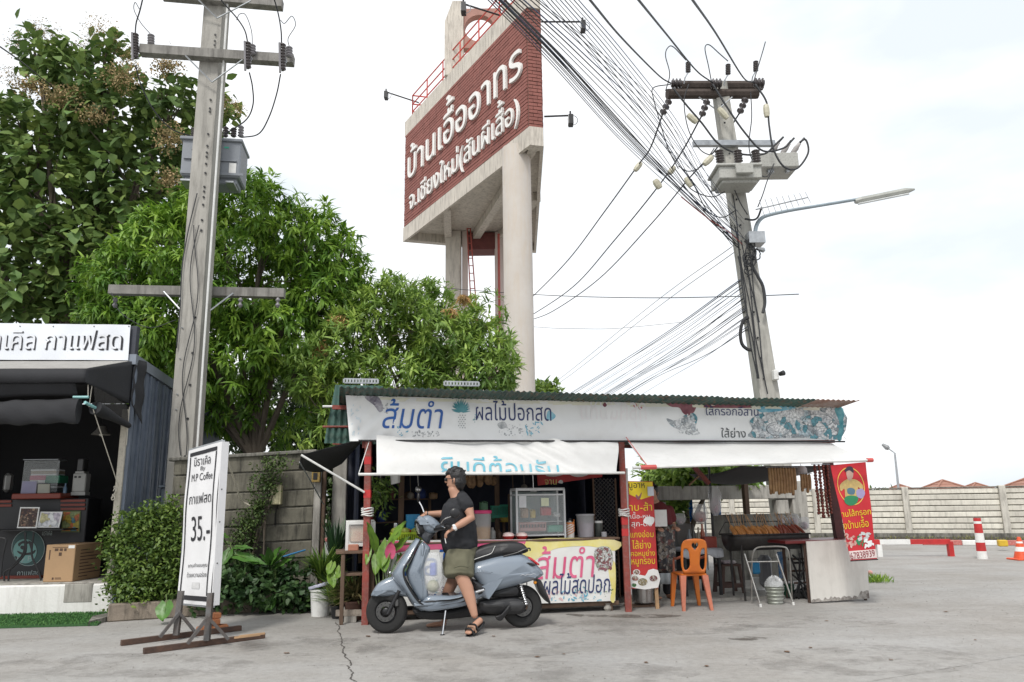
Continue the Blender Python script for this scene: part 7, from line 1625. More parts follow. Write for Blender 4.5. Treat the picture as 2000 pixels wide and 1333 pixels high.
# ================================================================ planting bed and potted plants
def bush(name,label,lob,n,k,ln,wd,m,seed,base,shell=.4,droop=.05,spread=1.,stems=8,cat='bush',jit=.03):
 t=thing(name,label,cat,base);C,O,L3=crown_pts(lob,n,shell,seed);a=clusters(C,O,k,spread,droop,ln,wd,seed,jit=jit);leaf_mesh('foliage',leaf_arrays(*a[:5],.2,.2),a[5],m,t)
 rr=random.Random(seed);mb=MB()
 for q in range(stems):
  c,r=L3[q%len(L3)];e=V(c)+V((rr.uniform(-.7,.7)*r[0],rr.uniform(-.7,.7)*r[1],rr.uniform(0,.8)*r[2]));b=V(base)+V((rr.uniform(-.2,.2),rr.uniform(-.05,.1),0));mb.tube([b,b.lerp(e,.5)+V((0,0,.08)),e],[.014,.01,.004],5)
 mb.build('stem',M_bark,t);return t
b0=Gd(290,1190);b0.y=9.95;b0.x=Pd(290,1190,9.95).x;b0.z=.13
bd=b0.y
bush('hedge_bush','dense small-leaved bush between the kiosk and the banner stand',[(285,1090,62,80,bd,.35),(250,1060,38,50,bd,.25),(325,1060,42,60,bd+.05,.3),(345,1110,30,70,bd,.3),(270,1145,55,45,bd-.1,.3),(300,1020,25,30,bd,.2),(335,1000,12,22,bd,.1)],2100,9,.055,.015,mk('hedge_leaf',(.12,.20,.035),.5,c2=(.08,.14,.03),scale=5,hue=True,transl=.25),41,b0,.35,jit=.06)
b1=Pd(487,1150,10.6);b1.z=.13
bush('wall_shrub','thin climbing shrub against the concrete wall left of the meter box',[(480,1030,26,36,10.6,.12),(505,990,20,28,10.6,.1),(520,940,28,26,10.6,.1),(475,1065,22,25,10.6,.12),(540,905,34,14,10.6,.08)],420,6,.045,.013,mk('shrub_leaf',(.07,.12,.03),.6,hue=True,transl=.2),42,b1,.1)
def bigleaf(name,label,base,leaves,m,cat='plant',msm=None,shape=.42,droop=.25):
 """large leaves, each its own part on its own stalk: (px, py of leaf base, px, py of tip, distance, width share)"""
 t=thing(name,label,cat,base)
 for(x0,y0,x1,y1,yy,ws)in leaves:
  a,b=Pd(x0,y0,yy),Pd(x1,y1,yy-.12);d=b-a;L_=d.length
  P=leaf_arrays(np.array([a]),np.array([d]),np.array([[random.uniform(-.3,.3),-.55,.8]]),np.array([L_]),np.array([L_*ws*shape]),droop,.3)
  # finer heart-shaped outline
  mb=MB();d.normalize();up=V((random.uniform(-.2,.2),-.6,.75));s_=d.cross(up).normalized();u_=s_.cross(d)
  nU,nV=9,5
  mb.grid(lambda u,v:a+d*L_*(u-.12*abs(v*2-1)*(1-u))+s_*(v*2-1)*L_*ws*shape*(math.sin(math.pi*min(1,(u*.92+.08)))**.75)*(1-.25*u)+u_*(abs(v*2-1)*.10*L_*ws-droop*L_*u*u*.5+.01*math.sin(u*14+v*9)),nU,nV)
  o=mb.build('leaf',m,t,smooth='all');mb=MB();bb=V(base)+V((random.uniform(-.04,.04),random.uniform(-.04,.04),0));mb.tube([bb,bb.lerp(a,.55)+V((0,0,.06)),a,a+d*L_*.5+u_*.0],[.009,.007,.006,.003],5,smooth=3);mb.build('stalk',M_stalk,t)
 return t
M_stalk=mk('green_stalk',(.12,.18,.05),.5);M_taro=mk('taro_leaf',(.09,.21,.035),.38,c2=(.06,.15,.03),scale=5,transl=.25,rnd=.25,spec=.45);M_tarod=mk('dark_taro_leaf',(.035,.09,.025),.4,rnd=.25,transl=.2)
y_=10.0
bp=Pd(480,1180,y_);bp.z=.13
bigleaf('taro_plant','broad-leaved taro with arching light leaves right of the banner stand',bp,[(455,1085,505,1094,y_,.5),(450,1075,432,1105,y_,.8),(460,1070,492,1068,y_,.4),(440,1060,428,1045,y_,.7),(480,1092,520,1100,y_,.45),(436,1108,426,1130,y_,.9),(445,1050,425,1040,y_,.7)],M_taro)
bp=Pd(530,1180,y_);bp.z=.13
bigleaf('taro_plant','upright light leaved plant in the middle of the planting bed',bp,[(528,1100,524,1070,y_,.7),(532,1098,545,1068,y_,.8),(536,1100,560,1072,y_,.7),(524,1102,510,1082,y_,.7),(540,1108,568,1090,y_,.6)],M_taro)
bush('ground_plants','dark mass of low leafy plants along the planter kerb',[(450,1150,45,40,9.95,.3),(510,1150,50,38,10.,.3),(565,1150,40,34,10.05,.3),(540,1130,50,34,10.2,.3),(470,1125,40,34,10.2,.3),(400,1160,30,34,9.9,.3),(608,1165,24,24,10.1,.2)],620,6,.09,.028,mk('low_leaf',(.045,.10,.03),.5,c2=(.03,.07,.02),scale=4,hue=True,transl=.2),43,Pd(500,1175,10.),.2,cat='plants')
for(x0,y0,x1,y1,lab)in((472,1160,474,1190,'round light leaf hanging over the planter kerb, left one'),(520,1165,530,1195,'leafy shoot hanging over the planter kerb, right one'),(325,1178,318,1215,'big drooping leaf hanging over the kerb under the bush')):
 yk=Gd(x1,y1+2).y-.05;b_=Pd(x0,y0-12,yk+.25);bigleaf('hanging_leaf',lab,b_,[(x0,y0,x1,y1,yk,1.2)],M_taro,droop=.05)
# fern and potted plants left of the stall post
def pot(label,px,py,r,h,m,rim=True):
 q=Gd(px,py);t=thing('plant_pot',label,'plant pot',q);mb=MB();mb.lathe([(0,0),(r*.72,0),(r,h),(r*1.1,h),(r*1.1,h+.02),(r*.92,h+.02),(r*.9,h-.02),(0,h-.02)],q,20);mb.build('body',m,t,smooth=True);mb=MB();mb.lathe([(0,h-.015),(r*.9,h-.015)],q,16);mb.build('soil',M_soil,t);return q,h
def spiky(name,label,c,n,ln,wd,m,seed,up=.5,droop=.35,cat='plant'):
 rg=np.random.default_rng(seed);t=thing(name,label,cat,c);D=rg.normal(size=(n,3));D/=np.linalg.norm(D,axis=1)[:,None];D[:,2]=np.abs(D[:,2])*1.0+up;C=np.tile(np.array(c),(n,1))+rg.normal(0,.03,(n,3));C[:,2]=c[2]+rg.uniform(0,.12,n)
 leaf_mesh('foliage',leaf_arrays(C,D,np.tile([0,0,1.],(n,1)),ln*rg.uniform(.6,1.2,n),np.full(n,wd),droop,.3),rg.random(n),m,t);return t
q,h=pot('dark brown pot on a bench slat holding a spiky reddish plant',690,1212,.11,.2,mk('brown_pot',(.14,.07,.05),.7))
mb=MB(Matrix.Translation(q+V((0,-.16,0))));mb.bbox((-.17,-.02,.07),(.17,.02,.14),.004);one('bench_slat',mb,mk('grey_slat',(.35,.30,.25),.8,dirt=.6),'short carved grey wooden slat before the spiky plant','slat');mb=MB(Matrix.Translation(q+V((0,-.16,0))));mb.bbox((-.07,-.02,0),(.07,.03,.068),.004);one('support_block',mb,M_conc,'small concrete block under the carved slat','block')
M_brom=mk('bromeliad_leaf',(.17,.13,.06),.6,c2=(.10,.12,.04),scale=8,hue=True)
spiky('spiky_plant','reddish brown spiky plant in a pot left of the scooter wheel',(q.x,q.y,h),260,.34,.011,M_brom,51,.25,.4)
M_fern=mk('fern_leaf',(.13,.24,.04),.5,c2=(.09,.17,.03),scale=8,hue=True,transl=.3)
q,h=pot('small black pot left of the spiky plant',658,1208,.08,.13,M_black)
spiky('green_fern','light green feathery fern beside the white bucket',(q.x,q.y+.02,h),220,.36,.010,M_fern,52,.5,.35)
q,h=pot('dark pot behind the white bucket',628,1188,.12,.22,M_blackmat);spiky('green_fern','tall green fern behind the white bucket',(q.x,q.y,h+.1),260,.42,.013,M_fern,53,.9,.3)
spiky('green_fern','dark green sword fern rising against the wall column',(q.x+.1,q.y+.3,.45),90,.62,.016,mk('sword_fern',(.03,.08,.03),.5,hue=True),54,2.2,.1)
yk=S(-3.05,.25,0).y
bigleaf('leafy_vine','bright variegated pothos hanging below the wooden stand',(Pd(655,1130,9.6).x,9.6,.35),[(650,1100,640,1125,9.3,.8),(655,1115,647,1142,9.3,.8),(665,1108,660,1132,9.3,.8),(645,1122,652,1150,9.25,.7),(672,1120,680,1140,9.3,.7)],mk('pothos_leaf',(.25,.38,.07),.4,c2=(.15,.28,.05),scale=12,transl=.3,rnd=.2),droop=.05)
# caladium between the red post and the scooter
M_cal=mk('caladium_leaf',(.20,.34,.05),.4,c2=(.12,.24,.035),scale=14,transl=.3,rnd=.25)
yc=9.0;q,h=pot('low dark pot hidden behind the scooter fender',742,1222,.12,.16,M_blackmat)
cal=bigleaf('caladium_plant','large leaved caladium with one pink leaf between red post and scooter',(q.x,q.y,h),[(735,1075,718,1020,yc,.45),(738,1080,733,1125,yc,.6),(748,1072,752,1120,yc,.75),(765,1060,792,1018,yc,.6),(770,1078,800,1048,yc,.7),(756,1058,745,1110,yc,.6),(722,1068,715,1105,yc,.4),(780,1085,790,1120,yc,.5)],M_cal,droop=.12)
mb=MB();a,b=Pd(762,1092,yc-.06),Pd(764,1058,yc-.08);d=b-a;mb.grid(lambda u,v:a+d*u+V((1,0,0))*(v*2-1)*.062*math.sin(math.pi*(u*.85+.15))**.7+V((0,-.02*abs(v*2-1),0)),9,5);o=mb.build('leaf',mk('pink_leaf',(.60,.10,.20),.45,c2=(.45,.07,.14),scale=20),cal,smooth='all');o['label']='bright pink leaf'
# white bucket with lid
q=Gd(625,1203);wb=thing('white_bucket','white plastic bucket with a tilted lilac lid at the end of the kerb','bucket',q);mb=MB();mb.lathe([(0,.004),(.10,.004),(.105,0),(.125,.29),(.137,.295),(.137,.315),(.125,.32),(.12,.30),(.1,.02),(0,.02)],q,28);mb.build('body',M_white,wb,smooth=True)
mb=MB(Matrix.Translation(q+V((0,-.01,.325)))@Matrix.Rotation(R(-14),4,'Y'));mb.lathe([(0,.012),(.12,.012),(.142,.018),(.145,.0),(.14,-.01)],(0,0,.03),28);mb.build('lid',mk('lilac_lid',(.60,.60,.75),.4),wb,smooth=True)
# ================================================================ utility poles, equipment and cables
M_porc=mk('dark_porcelain',(.045,.035,.035),.25,coat=.4);M_porcg=mk('grey_porcelain',(.22,.21,.22),.35);M_ivory=mk('ivory_clamp',(.55,.52,.40),.5);M_crossc=mk('crossarm_concrete',(.27,.26,.24),.9,streak=.6,var=.3,scale=5)
M_oldwood=mk('dark_crossarm',(.085,.065,.055),.9,var=.4,scale=8,aniso=.3)
def lathe_between(mb,a,b,prof,n=12):
 """turned shape along the line a->b; prof = [(radius m, share of length)]"""
 a,b=V(a),V(b);T=(b-a).normalized();u=T.cross(V((0,1,0))if abs(T.y)<.9 else V((1,0,0))).normalized();v=T.cross(u);L_=(b-a).length;vs=[];m=len(prof)
 for k in range(n):
  t=2*math.pi*k/n
  for r,z in prof:vs.append(a+T*z*L_+(u*math.cos(t)+v*math.sin(t))*r)
 mb.add(vs,[(k*m+i,((k+1)%n)*m+i,((k+1)%n)*m+i+1,k*m+i+1)for k in range(n)for i in range(m-1)])
def discs(n,r0,r1):
 p=[(0,0),(r0,0)]
 for k in range(n):z=(k+.5)/n;p+=[(r0,z-.35/n),(r1,z-.1/n),(r1*.96,z+.12/n),(r0,z+.3/n)]
 return p+[(r0,1),(0,1)]
def cable(label,pts,r,m=None,group=None,name='cable',par=None,n=5,sm=8):
 """pts = (px, py, distance)"""
 P=[Pd(*p)for p in pts]
 if group and('telephone' in group or 'high volt' in group):P=[P[0]+(P[0]-P[1])*5,P[0]+(P[0]-P[1])*1.5]+P     # on over the road, past the viewer
 mb=MB();mb.tube(P,r,n,smooth=sm)
 if par:return mb.build(name,m or M_cable,par,smooth='all')
 return one(name,mb,m or M_cable,label,'cable',group,smooth='all')
# ---- left pole
LY=11.0
lp=thing('utility_pole','tall square concrete utility pole with transformer behind the banner stand','utility pole',(Pd(352,1170,LY).x,LY,0))
b0,t0=Pd(357,950,LY),Pd(428,-40,LY);dv=(t0-b0)/(t0.z-b0.z);b00=b0-dv*b0.z
mb=MB();wb_,wt_=.178,.15;fr=[b00+V(p)for p in((-wb_,-wb_,0),(wb_,-wb_,0),(wb_,wb_,0),(-wb_,wb_,0))]+[t0+V(p)for p in((-wt_,-wt_,0),(wt_,-wt_,0),(wt_,wt_,0),(-wt_,wt_,0))]
cz=b00.z
mb.add(fr,[(0,1,5,4),(1,2,6,5),(2,3,7,6),(3,0,4,7),(4,5,6,7)]);mb.build('shaft',M_conc_pole,lp)
def lpt(py,dx=0.,dy=-.18):
 q=Pd(357+(428-357)*(950-py)/990,py,LY+dy);return q+V((dx,0,0))
for py in(68,80,88,195,212,218,262,285,298,306,320,338,365,374,385,400,430,450,620,690,752,818,892):
 mb=MB();q=lpt(py);mb.lathe([(0,-.003),(.017,-.003),(.017,.01)],(q.x,q.y-.0,q.z),10,'y');mb.build('bolt_hole',M_black,lp)
mb=MB();mb.tube([lpt(py,.165,-.2)for py in(-40,200,450,700,895)],.016,6);mb.build('conduit',M_pvc,lp)
for q_ in range(2):mb=MB();mb.tube([lpt(py,-.05+.07*math.sin(py*.021+q_*2),-.2)for py in range(440,900,30)],.007,5,smooth=3);mb.build('loose_wire',M_cable,lp)
mb=MB();mb.tube([lpt(py,-.20,-.1)for py in(300,480,640,800,950)],.012,5);mb.build('dark_conduit',M_black,lp)
for py in(640,700,770,800):mb=MB();mb.tube([lpt(py,-.2,-.1),lpt(py,-.17,-.1),lpt(py,.2,-.21)],.004,4)if False else mb.tube([lpt(py,-.21,-.12),lpt(py,-.17,-.19)],.01,5);mb.build('strap',M_galv,lp)
def arm(nm,x0,y0,x1,y1,yL,yR,h,m,par):a,b=Pd(x0,y0,yL),Pd(x1,y1,yR);mb=MB();mb.tube([a,b],h,4,sq=True);return mb.build(nm,m,par)
arm('crossarm',275,99,574,119,LY-.35,LY-.1,.075,M_crossc,lp);arm('crossarm',318,-10,552,10,LY-.3,LY-.1,.075,M_crossc,lp)
arm('crossarm',215,567,556,574,LY+.2,LY+.45,.07,M_crossc,lp)
for a,b in(((362,109,LY-.36),(414,161,LY-.25)),((474,117,LY-.3),(414,161,LY-.25)),((382,-5,LY-.36),(424,36,LY-.22)),((490,2,LY-.3),(424,36,LY-.22)),((320,570,LY+.1),(352,605,LY-.05)),((455,573,LY+.3),(410,607,LY+.0))):mb=MB();mb.tube([Pd(*a),Pd(*b)],.012,5);mb.build('brace',M_galv,lp)
# drop-out fuses and pin insulators
for(x,y0,y1,xs,ys0,ys1)in((264,66,118,295,68,88),(484,83,138,493,88,108),(552,86,142,565,92,112)):
 y=LY-.45;mb=MB();lathe_between(mb,Pd(x,y1-4,y),Pd(x,y0,y),discs(9,.03,.055));mb.build('fuse_insulator',M_porc,lp,smooth='all')
 mb=MB();mb.tube([Pd(x-5,y1,y-.05),Pd(x-6,y0-2,y-.05)],.018,6);mb.build('fuse_tube',M_porcg,lp);mb=MB();mb.tube([Pd(x-6,y1,y-.05),Pd(x+8,y1-22,y+.05),Pd(x-6,y0,y-.05)],.01,5);mb.build('bracket',M_galv,lp)
 mb=MB();lathe_between(mb,Pd(xs,ys1,LY-.28),Pd(xs,ys0,LY-.28),discs(4,.03,.055));mb.build('pin_insulator',M_porcg,lp,smooth='all')
g_='jumper leads on the left utility pole'
for k,(pts,lab)in enumerate((([(264,68,10.55),(266,45,10.5),(274,18,10.3),(285,-30,10)],'thick black lead rising from the left fuse to the top of the frame'),([(295,68,10.7),(275,45,10.6),(262,20,10.5),(264,5,10.4),(272,18,10.4)],'thin looping lead at the left fuse'),([(484,85,10.6),(478,60,10.5),(462,35,10.4),(432,0,10.2),(420,-30,10)],'thick black lead rising from the middle fuse'),([(493,88,10.7),(491,60,10.6),(480,30,10.5),(468,28,10.4),(462,40,10.4)],'thin looping lead at the middle fuse'),([(550,86,10.6),(549,60,10.5),(543,25,10.4),(530,-20,10.1)],'thick black lead rising from the right fuse'),([(565,92,10.8),(563,75,10.7),(577,50,10.6),(570,32,10.5),(556,46,10.5),(548,40,10.5)],'thin looping lead at the right fuse'),([(265,128,10.6),(275,165,10.8),(300,215,11.0),(335,252,11.2),(372,266,11.4)],'black lead curving down to the left side of the transformer'),([(487,142,10.6),(493,170,10.8),(494,205,11.0),(480,235,11.2),(440,262,11.4)],'black lead curving from the middle fuse to the transformer'),([(548,145,10.6),(540,185,10.8),(525,230,11.0),(505,262,11.2),(472,269,11.4)],'black lead curving from the right fuse to the transformer'))):
 cable(lab,pts,.011 if 'thin' not in lab else .006,M_cable,g_,'lead_wire')
# transformer
TY=LY+.25;tf_=thing('transformer','grey box transformer hanging behind the left utility pole','transformer',Pd(415,372,TY));M_tr=mk('transformer_grey',(.24,.26,.29),.5,var=.08,dirt=.1)
FT=frame(Pd(415,320,TY),9)
def tbox(nm,m,x0,y0,x1,y1,d0,d1,b=.01):
 o=FT.translation;P_=Pl(o+FT.to_3x3()@V((0,d0,0)),FT.to_3x3()@V((1,0,0)));a0,a1=P_.ab(x0,(y0+y1)/2)[0],P_.ab(x1,(y0+y1)/2)[0];z1,z0=P_.ab((x0+x1)/2,y0)[1],P_.ab((x0+x1)/2,y1)[1]
 mb=MB(FT);mb.bbox((a0,d0,z0),(a1,d1,z1),b);return mb.build(nm,m,tf_)
tbox('tank',M_tr,354,274,470,344,0,.55,.02);tbox('lid',M_tr,351,268,474,274,-.04,.6,.01);tbox('lower_tank',M_tr,360,345,462,358,.08,.48,.02)
for y in(307,312):tbox('stiffener',M_tr,358 if y==307 else 424,y,392 if y==307 else 462,y+3,-.03,-.001,.004)
tbox('base_rim',M_tr,351,336,475,341,-.02,-.001,.004);tbox('plate',M_white,447,319,461,339,-.012,-.001,.001);tbox('sticker',mk('green_sticker',(.05,.45,.3),.5),438,287,447,290,-.006,-.001,.0005)
TP=Pl(FT.translation+FT.to_3x3()@V((0,-.004,0)),FT.to_3x3()@V((1,0,0)))
ink(TP,None,[(374,293),(380,287),(386,293),(380,299)],M_ink,tf_,'emblem',.002,0);ink(TP,None,[(377.5,293),(380,290.5),(382.5,293),(380,295.5)],M_white,tf_,'emblem',.004,0)
text(TP,'PEA 30',(366,301,388,305),M_ink,tf_,off=.003)if False else None
for x,h in((378,18),(398,20),(440,20),(456,18),(470,22)):mb=MB();q=Pd(x,268,TY+.4);lathe_between(mb,q,q+V((0,0,.02*h*.45)),discs(4,.03,.05));mb.build('bushing',M_porc if x!=470 else M_porcg,tf_,smooth='all')
tbox('mounting_arm',M_galv,352,349,372,353,-.05,.3,.004);tbox('mounting_arm',M_galv,440,353,456,357,-.05,.3,.004)
cable('thin wire crossing the upper left corner into the big-leaved tree',[(-20,78,9),(40,120,12),(90,160,15),(200,250,22)],.012)
cable('slack wire hanging from the left end of the lower crossarm',[(218,572,11),(235,610,11),(290,640,11),(345,625,11.1)],.006,None,g_,'lead_wire');cable('dark vertical cable beside the left pole above the lower crossarm',[(385,378,10.8),(368,450,10.8),(356,520,10.8),(352,600,10.8),(345,680,10.8)],.009,None,g_,'lead_wire')
for x in(226,470,543):mb=MB();q=Pd(x,582,LY+.3);lathe_between(mb,q,q-V((0,0,.16)),discs(2,.02,.04),8);one('hanging_clamp',mb,M_porcg,{226:'small clamp hanging at the left end of the lower crossarm',470:'small clamp hanging from the middle right of the lower crossarm',543:'small clamp hanging at the right end of the lower crossarm'}[x],'clamp','clamps under the lower crossarm',smooth='all')
# ---- right pole (it really leans)
RY=14.2
rp=thing('utility_pole','leaning concrete utility pole crowded with cables behind the stall roof','utility pole',(Pd(1520,1000,RY).x,RY,0))
b0,t0=Pd(1497,770,RY),Pd(1404,165,RY);dv=(t0-b0)/(t0.z-b0.z);b00=b0-dv*b0.z;wb_,wt_=.21,.13
mb=MB();mb.add([b00+V(p)for p in((-wb_,-wb_,0),(wb_,-wb_,0),(wb_,wb_,0),(-wb_,wb_,0))]+[t0+V(p)for p in((-wt_,-wt_,0),(wt_,-wt_,0),(wt_,wt_,0),(-wt_,wt_,0))],[(0,1,5,4),(1,2,6,5),(2,3,7,6),(3,0,4,7),(4,5,6,7)]);mb.build('shaft',mk('pale_pole_concrete',(.46,.45,.41),.85,var=.2,scale=3,streak=.4),rp)
def rpx(py,dx=0,dy=-.25):return Pd(1404+93*(py-165)/605+dx,py,RY+dy)
for py in(205,240,300,390,440,500,540,580,610,660,700,740):mb=MB();q=rpx(py,0,-.2);mb.lathe([(0,-.004),(.02,-.004),(.02,.01)],q,10,'y');mb.build('bolt_hole',M_black,rp)
for k,(dx,a,b)in enumerate(((-13,440,770),(-8,380,770),(-2,470,770),(8,480,640),(3,500,780),(-14,500,765))):mb=MB();mb.tube([rpx(py,dx+2.5*math.sin(py*.03+k*2),-.3)for py in range(a,b,30)],.013,5,smooth=3);mb.build('down_cable',M_cable,rp)
mb=MB();mb.tube([Pd(x,y,RY-.3)for x,y in((1455,470),(1475,492),(1468,515),(1480,540),(1490,560),(1494,590),(1490,612))],.03,6,smooth=4);mb.build('cable_bundle',M_cable,rp);rr=random.Random(8)
for k in range(9):mb=MB();x,y=1468+rr.uniform(-10,10),495+rr.uniform(-28,34);mb.tube([Pd(x+8*math.cos(t)*rr.uniform(.8,1.2),y+11*math.sin(t),RY-.35)for t in[j*.7 for j in range(10)]],.012,4,smooth=3);mb.build('wire_tangle',M_cable,rp)
mb=MB();mb.tube([Pd(x,y,RY-.3)for x,y in((1462,620),(1451,628),(1446,650),(1449,672),(1460,683),(1468,684))],.032,7,smooth=4);mb.build('conduit_loop',M_black,rp,smooth=True)
a,b=Pd(1306,184,RY-.25),Pd(1483,184,RY+.15)
for(x0,x1,y,dy)in((1303,1479,184,-.3),(1316,1488,168,-.05)):mb=MB();mb.tube([Pd(x0,y,RY+dy),Pd(x1,y,RY+dy+.35)],.105,8);mb.build('crossarm',M_oldwood,rp)
for(x0,y0,x1,y1)in((1365,190,1395,212),(1430,190,1402,215)):mb=MB();mb.tube([Pd(x0,y0,RY-.3),Pd(x1,y1,RY-.25)],.014,5);mb.build('brace',M_galv,rp)
for x,y in((1322,164),(1400,164),(1483,163)):mb=MB();lathe_between(mb,Pd(x-11,y,RY-.3),Pd(x+9,y,RY-.3),discs(3,.07,.11));mb.build('post_insulator',M_porc,rp,smooth='all')
for(x0,y0,x1,y1)in((1308,195,1293,224),(1382,195,1370,228),(1457,192,1444,222)):mb=MB();lathe_between(mb,Pd(x0,y0,RY-.3),Pd(x1,y1,RY-.35),discs(3,.025,.075));mb.build('strain_insulator',M_porc,rp,smooth='all')
for(x,y)in((1344,122),(1422,126),(1476,120)):
 mb=MB();lathe_between(mb,Pd(x,y+20,RY-.3),Pd(x,y,RY-.3),discs(6,.03,.055));mb.build('surge_arrester',M_porc,rp,smooth='all');mb=MB();mb.tube([Pd(x,y+20,RY-.3),Pd(x-6,y+30,RY-.3),Pd(x-8,y+42,RY-.25)],.015,5);mb.build('bracket',M_galv,rp)
mb=MB();mb.tube([Pd(1354,281,RY-.3),Pd(1512,281,RY-.1)],.055,4,sq=True);mb.build('steel_beam',M_galv,rp)
def rbox(nm,m,x0,y0,x1,y1,d0,d1,par,b=.015):a=Pd(x0,(y0+y1)/2,RY+d0);b_=Pd(x1,(y0+y1)/2,RY+d0);zt,zb=Pd((x0+x1)/2,y0,RY+d0).z,Pd((x0+x1)/2,y1,RY+d0).z;mb=MB();mb.bbox((a.x,RY+d0,zb),(b_.x,RY+d1,zt),b);return mb.build(nm,m,par)
M_sw=mk('switch_grey',(.42,.42,.39),.5,dirt=.35,var=.06)
s1=thing('switch_box','pale grey switchgear tank with three bushings on the front of the right pole','switchgear',Pd(1445,358,RY-.7));rbox('tank',M_sw,1405,323,1488,348,-.9,-.25,s1);rbox('lid',M_sw,1400,318,1490,323,-.95,-.22,s1);rbox('control_box',M_sw,1438,318,1472,338,-1.05,-.96,s1);rbox('lower_tank',M_sw,1410,349,1480,357,-.82,-.3,s1)
for x in(1407,1443,1478):mb=MB();lathe_between(mb,Pd(x,318,RY-.6),Pd(x-3,294,RY-.6),discs(5,.05,.085));mb.build('bushing',M_porc,s1,smooth='all')
s2=thing('switch_box','second pale switchgear tank with slanting bushings right of the right pole','switchgear',Pd(1520,325,RY));rbox('tank',M_sw,1478,298,1560,326,-.1,.55,s2);rbox('foot',M_galv,1500,327,1512,337,0,.1,s2,.004);rbox('foot',M_galv,1536,327,1542,336,0,.1,s2,.004)
for x,y in((1507,298),(1528,300),(1548,300)):mb=MB();lathe_between(mb,Pd(x,y,RY+.1),Pd(x+14,y-20,RY+.0),[(.05,0),(.055,.5),(.04,.7),(.035,1),(0,1)]);mb.build('bushing',mk('bushing_grey',(.4,.38,.37),.5),s2,smooth='all');mb=MB();mb.tube([Pd(x+13,y-19,RY),Pd(x+23,y-30,RY)],.022,5);mb.build('elbow',M_black,s2)
# camera box, lamp, antenna
rbox('camera_bracket',M_white,1512,722,1522,742,-.35,-.2,rp);mb=MB();lathe_between(mb,Pd(1523,731,RY-.4),Pd(1533,728,RY-.5),[(.0,0),(.04,.0),(.05,.8),(0,1)]);mb.build('camera',M_black,rp);mb=MB();lathe_between(mb,Pd(1478,486,RY-.3),Pd(1495,490,RY-.4),[(0,0),(.03,0),(.05,.8),(0,1)]);mb.build('small_camera',M_galv,rp)
sl=thing('street_lamp','long curved lamp arm with a slim grey lamp on the right pole','street lamp',Pd(1476,470,RY-.3));M_arm=mk('arm_grey',(.30,.36,.40),.4,metal=.4)
mb=MB();mb.tube([Pd(x,y,RY-.3-.0*x)for x,y in((1476,472),(1475,455),(1478,440),(1486,428),(1500,421),(1540,412),(1600,402),(1672,390),(1705,383))],[.04,.04,.04,.038,.036,.034,.032,.03,.03],8,smooth=5);mb.build('arm',M_arm,sl,smooth=True)
mb=MB();lathe_between(mb,Pd(1670,394,RY-.3),Pd(1786,370,RY-.4),[(0,0),(.05,.0),(.07,.1),(.065,.85),(.02,1)],8);mb.build('lamp_head',mk('lamp_body',(.38,.39,.36),.45),sl);mb=MB();mb.tube([Pd(1676,399,RY-.34),Pd(1775,379,RY-.42)],.022,5);mb.build('lens',mk('lamp_lens',(.6,.62,.62),.2),sl)
mb=MB();mb.box(tuple(Pd(1464,474,RY-.4)),tuple(Pd(1484,462,RY-.1)));mb.build('bracket',M_galv,sl)
an=thing('antenna','yagi television antenna pointing right above the lamp arm','antenna',Pd(1478,408,RY-.5));mb=MB();A_,B_=Pd(1476,410,RY-.5),Pd(1578,386,RY-.6);mb.tube([A_,B_],.014,5);mb.build('boom',M_galv,an)
for k in range(9):q=A_.lerp(B_,.12+.88*k/8);h=.17-.008*k;mb=MB();mb.tube([q-V((-.04,0,h)),q+V((-.04,0,h))],.006,4);mb.build('element',M_galv,an)
cable('black cable dropping from the antenna foot to the pole',[(1488,405,RY-.5),(1480,425,RY-.4),(1470,430,RY-.4),(1455,428,RY-.3)],.02,None,None,'cable')
# ---- cables
g1='telephone cables running from the top of the frame to the right pole';rr=random.Random(17)
def along(x,y,t):return x
N1=26;X0=sorted(942+k*5+rr.uniform(-3,3)for k in range(8))+sorted(965+k*9+rr.uniform(-4,4)for k in range(9))+[1050+k*9 for k in range(9)];Y0=sorted(545+k*5.0+rr.uniform(-4,4)for k in range(20))
for k in range(N1):
 if k<8:x0=X0[k];m1=(1210+k*3.2+rr.uniform(-2,2),274-k*2.2);r=rr.choice([.012,.016,.02]);e=(1440+rr.uniform(-6,18),470+rr.uniform(-14,22));lab=ORD[k]+' from the left of thick dark cables crossing the tower top'
 elif k<17:x0=X0[k];m1=(1228+(k-8)*8,262-(k-8)*6);r=rr.choice([.007,.009,.012]);e=(1432+rr.uniform(-5,25),452+rr.uniform(-20,30));lab=ORD[k-8]+' from the left of the medium cables crossing before the tower corner'
 else:x0=1050+(k-17)*9;m1=(1275+(k-17)*6,262-(k-17)*3);r=rr.choice([.006,.008]);e=(1432+rr.uniform(-5,22),430+rr.uniform(-30,20));lab=ORD[k-17]+' from the left of the thin cables passing right of the tower top'
 a1=(x0+(m1[0]-x0)*.5-2,(-20+m1[1])*.5-12);a2=((m1[0]+e[0])/2-3,(m1[1]+e[1])/2+1+rr.uniform(-3,3))
 cable(lab,[(x0-14,-25,5.6),(a1[0],a1[1]+8,7.8),(m1[0],m1[1],10.4),(a2[0],a2[1],12.4),(e[0],e[1],RY-.25)],r*(.45 if k<8 else .6),M_cable_b if k%4==1 else M_cable,g1)
cable('red thin cable below the lowest bundle near the right pole',[(1330,385,12.2),(1380,425,13),(1425,455,13.6),(1450,478,RY-.3)],.007,mk('red_wire',(.4,.06,.05),.6));
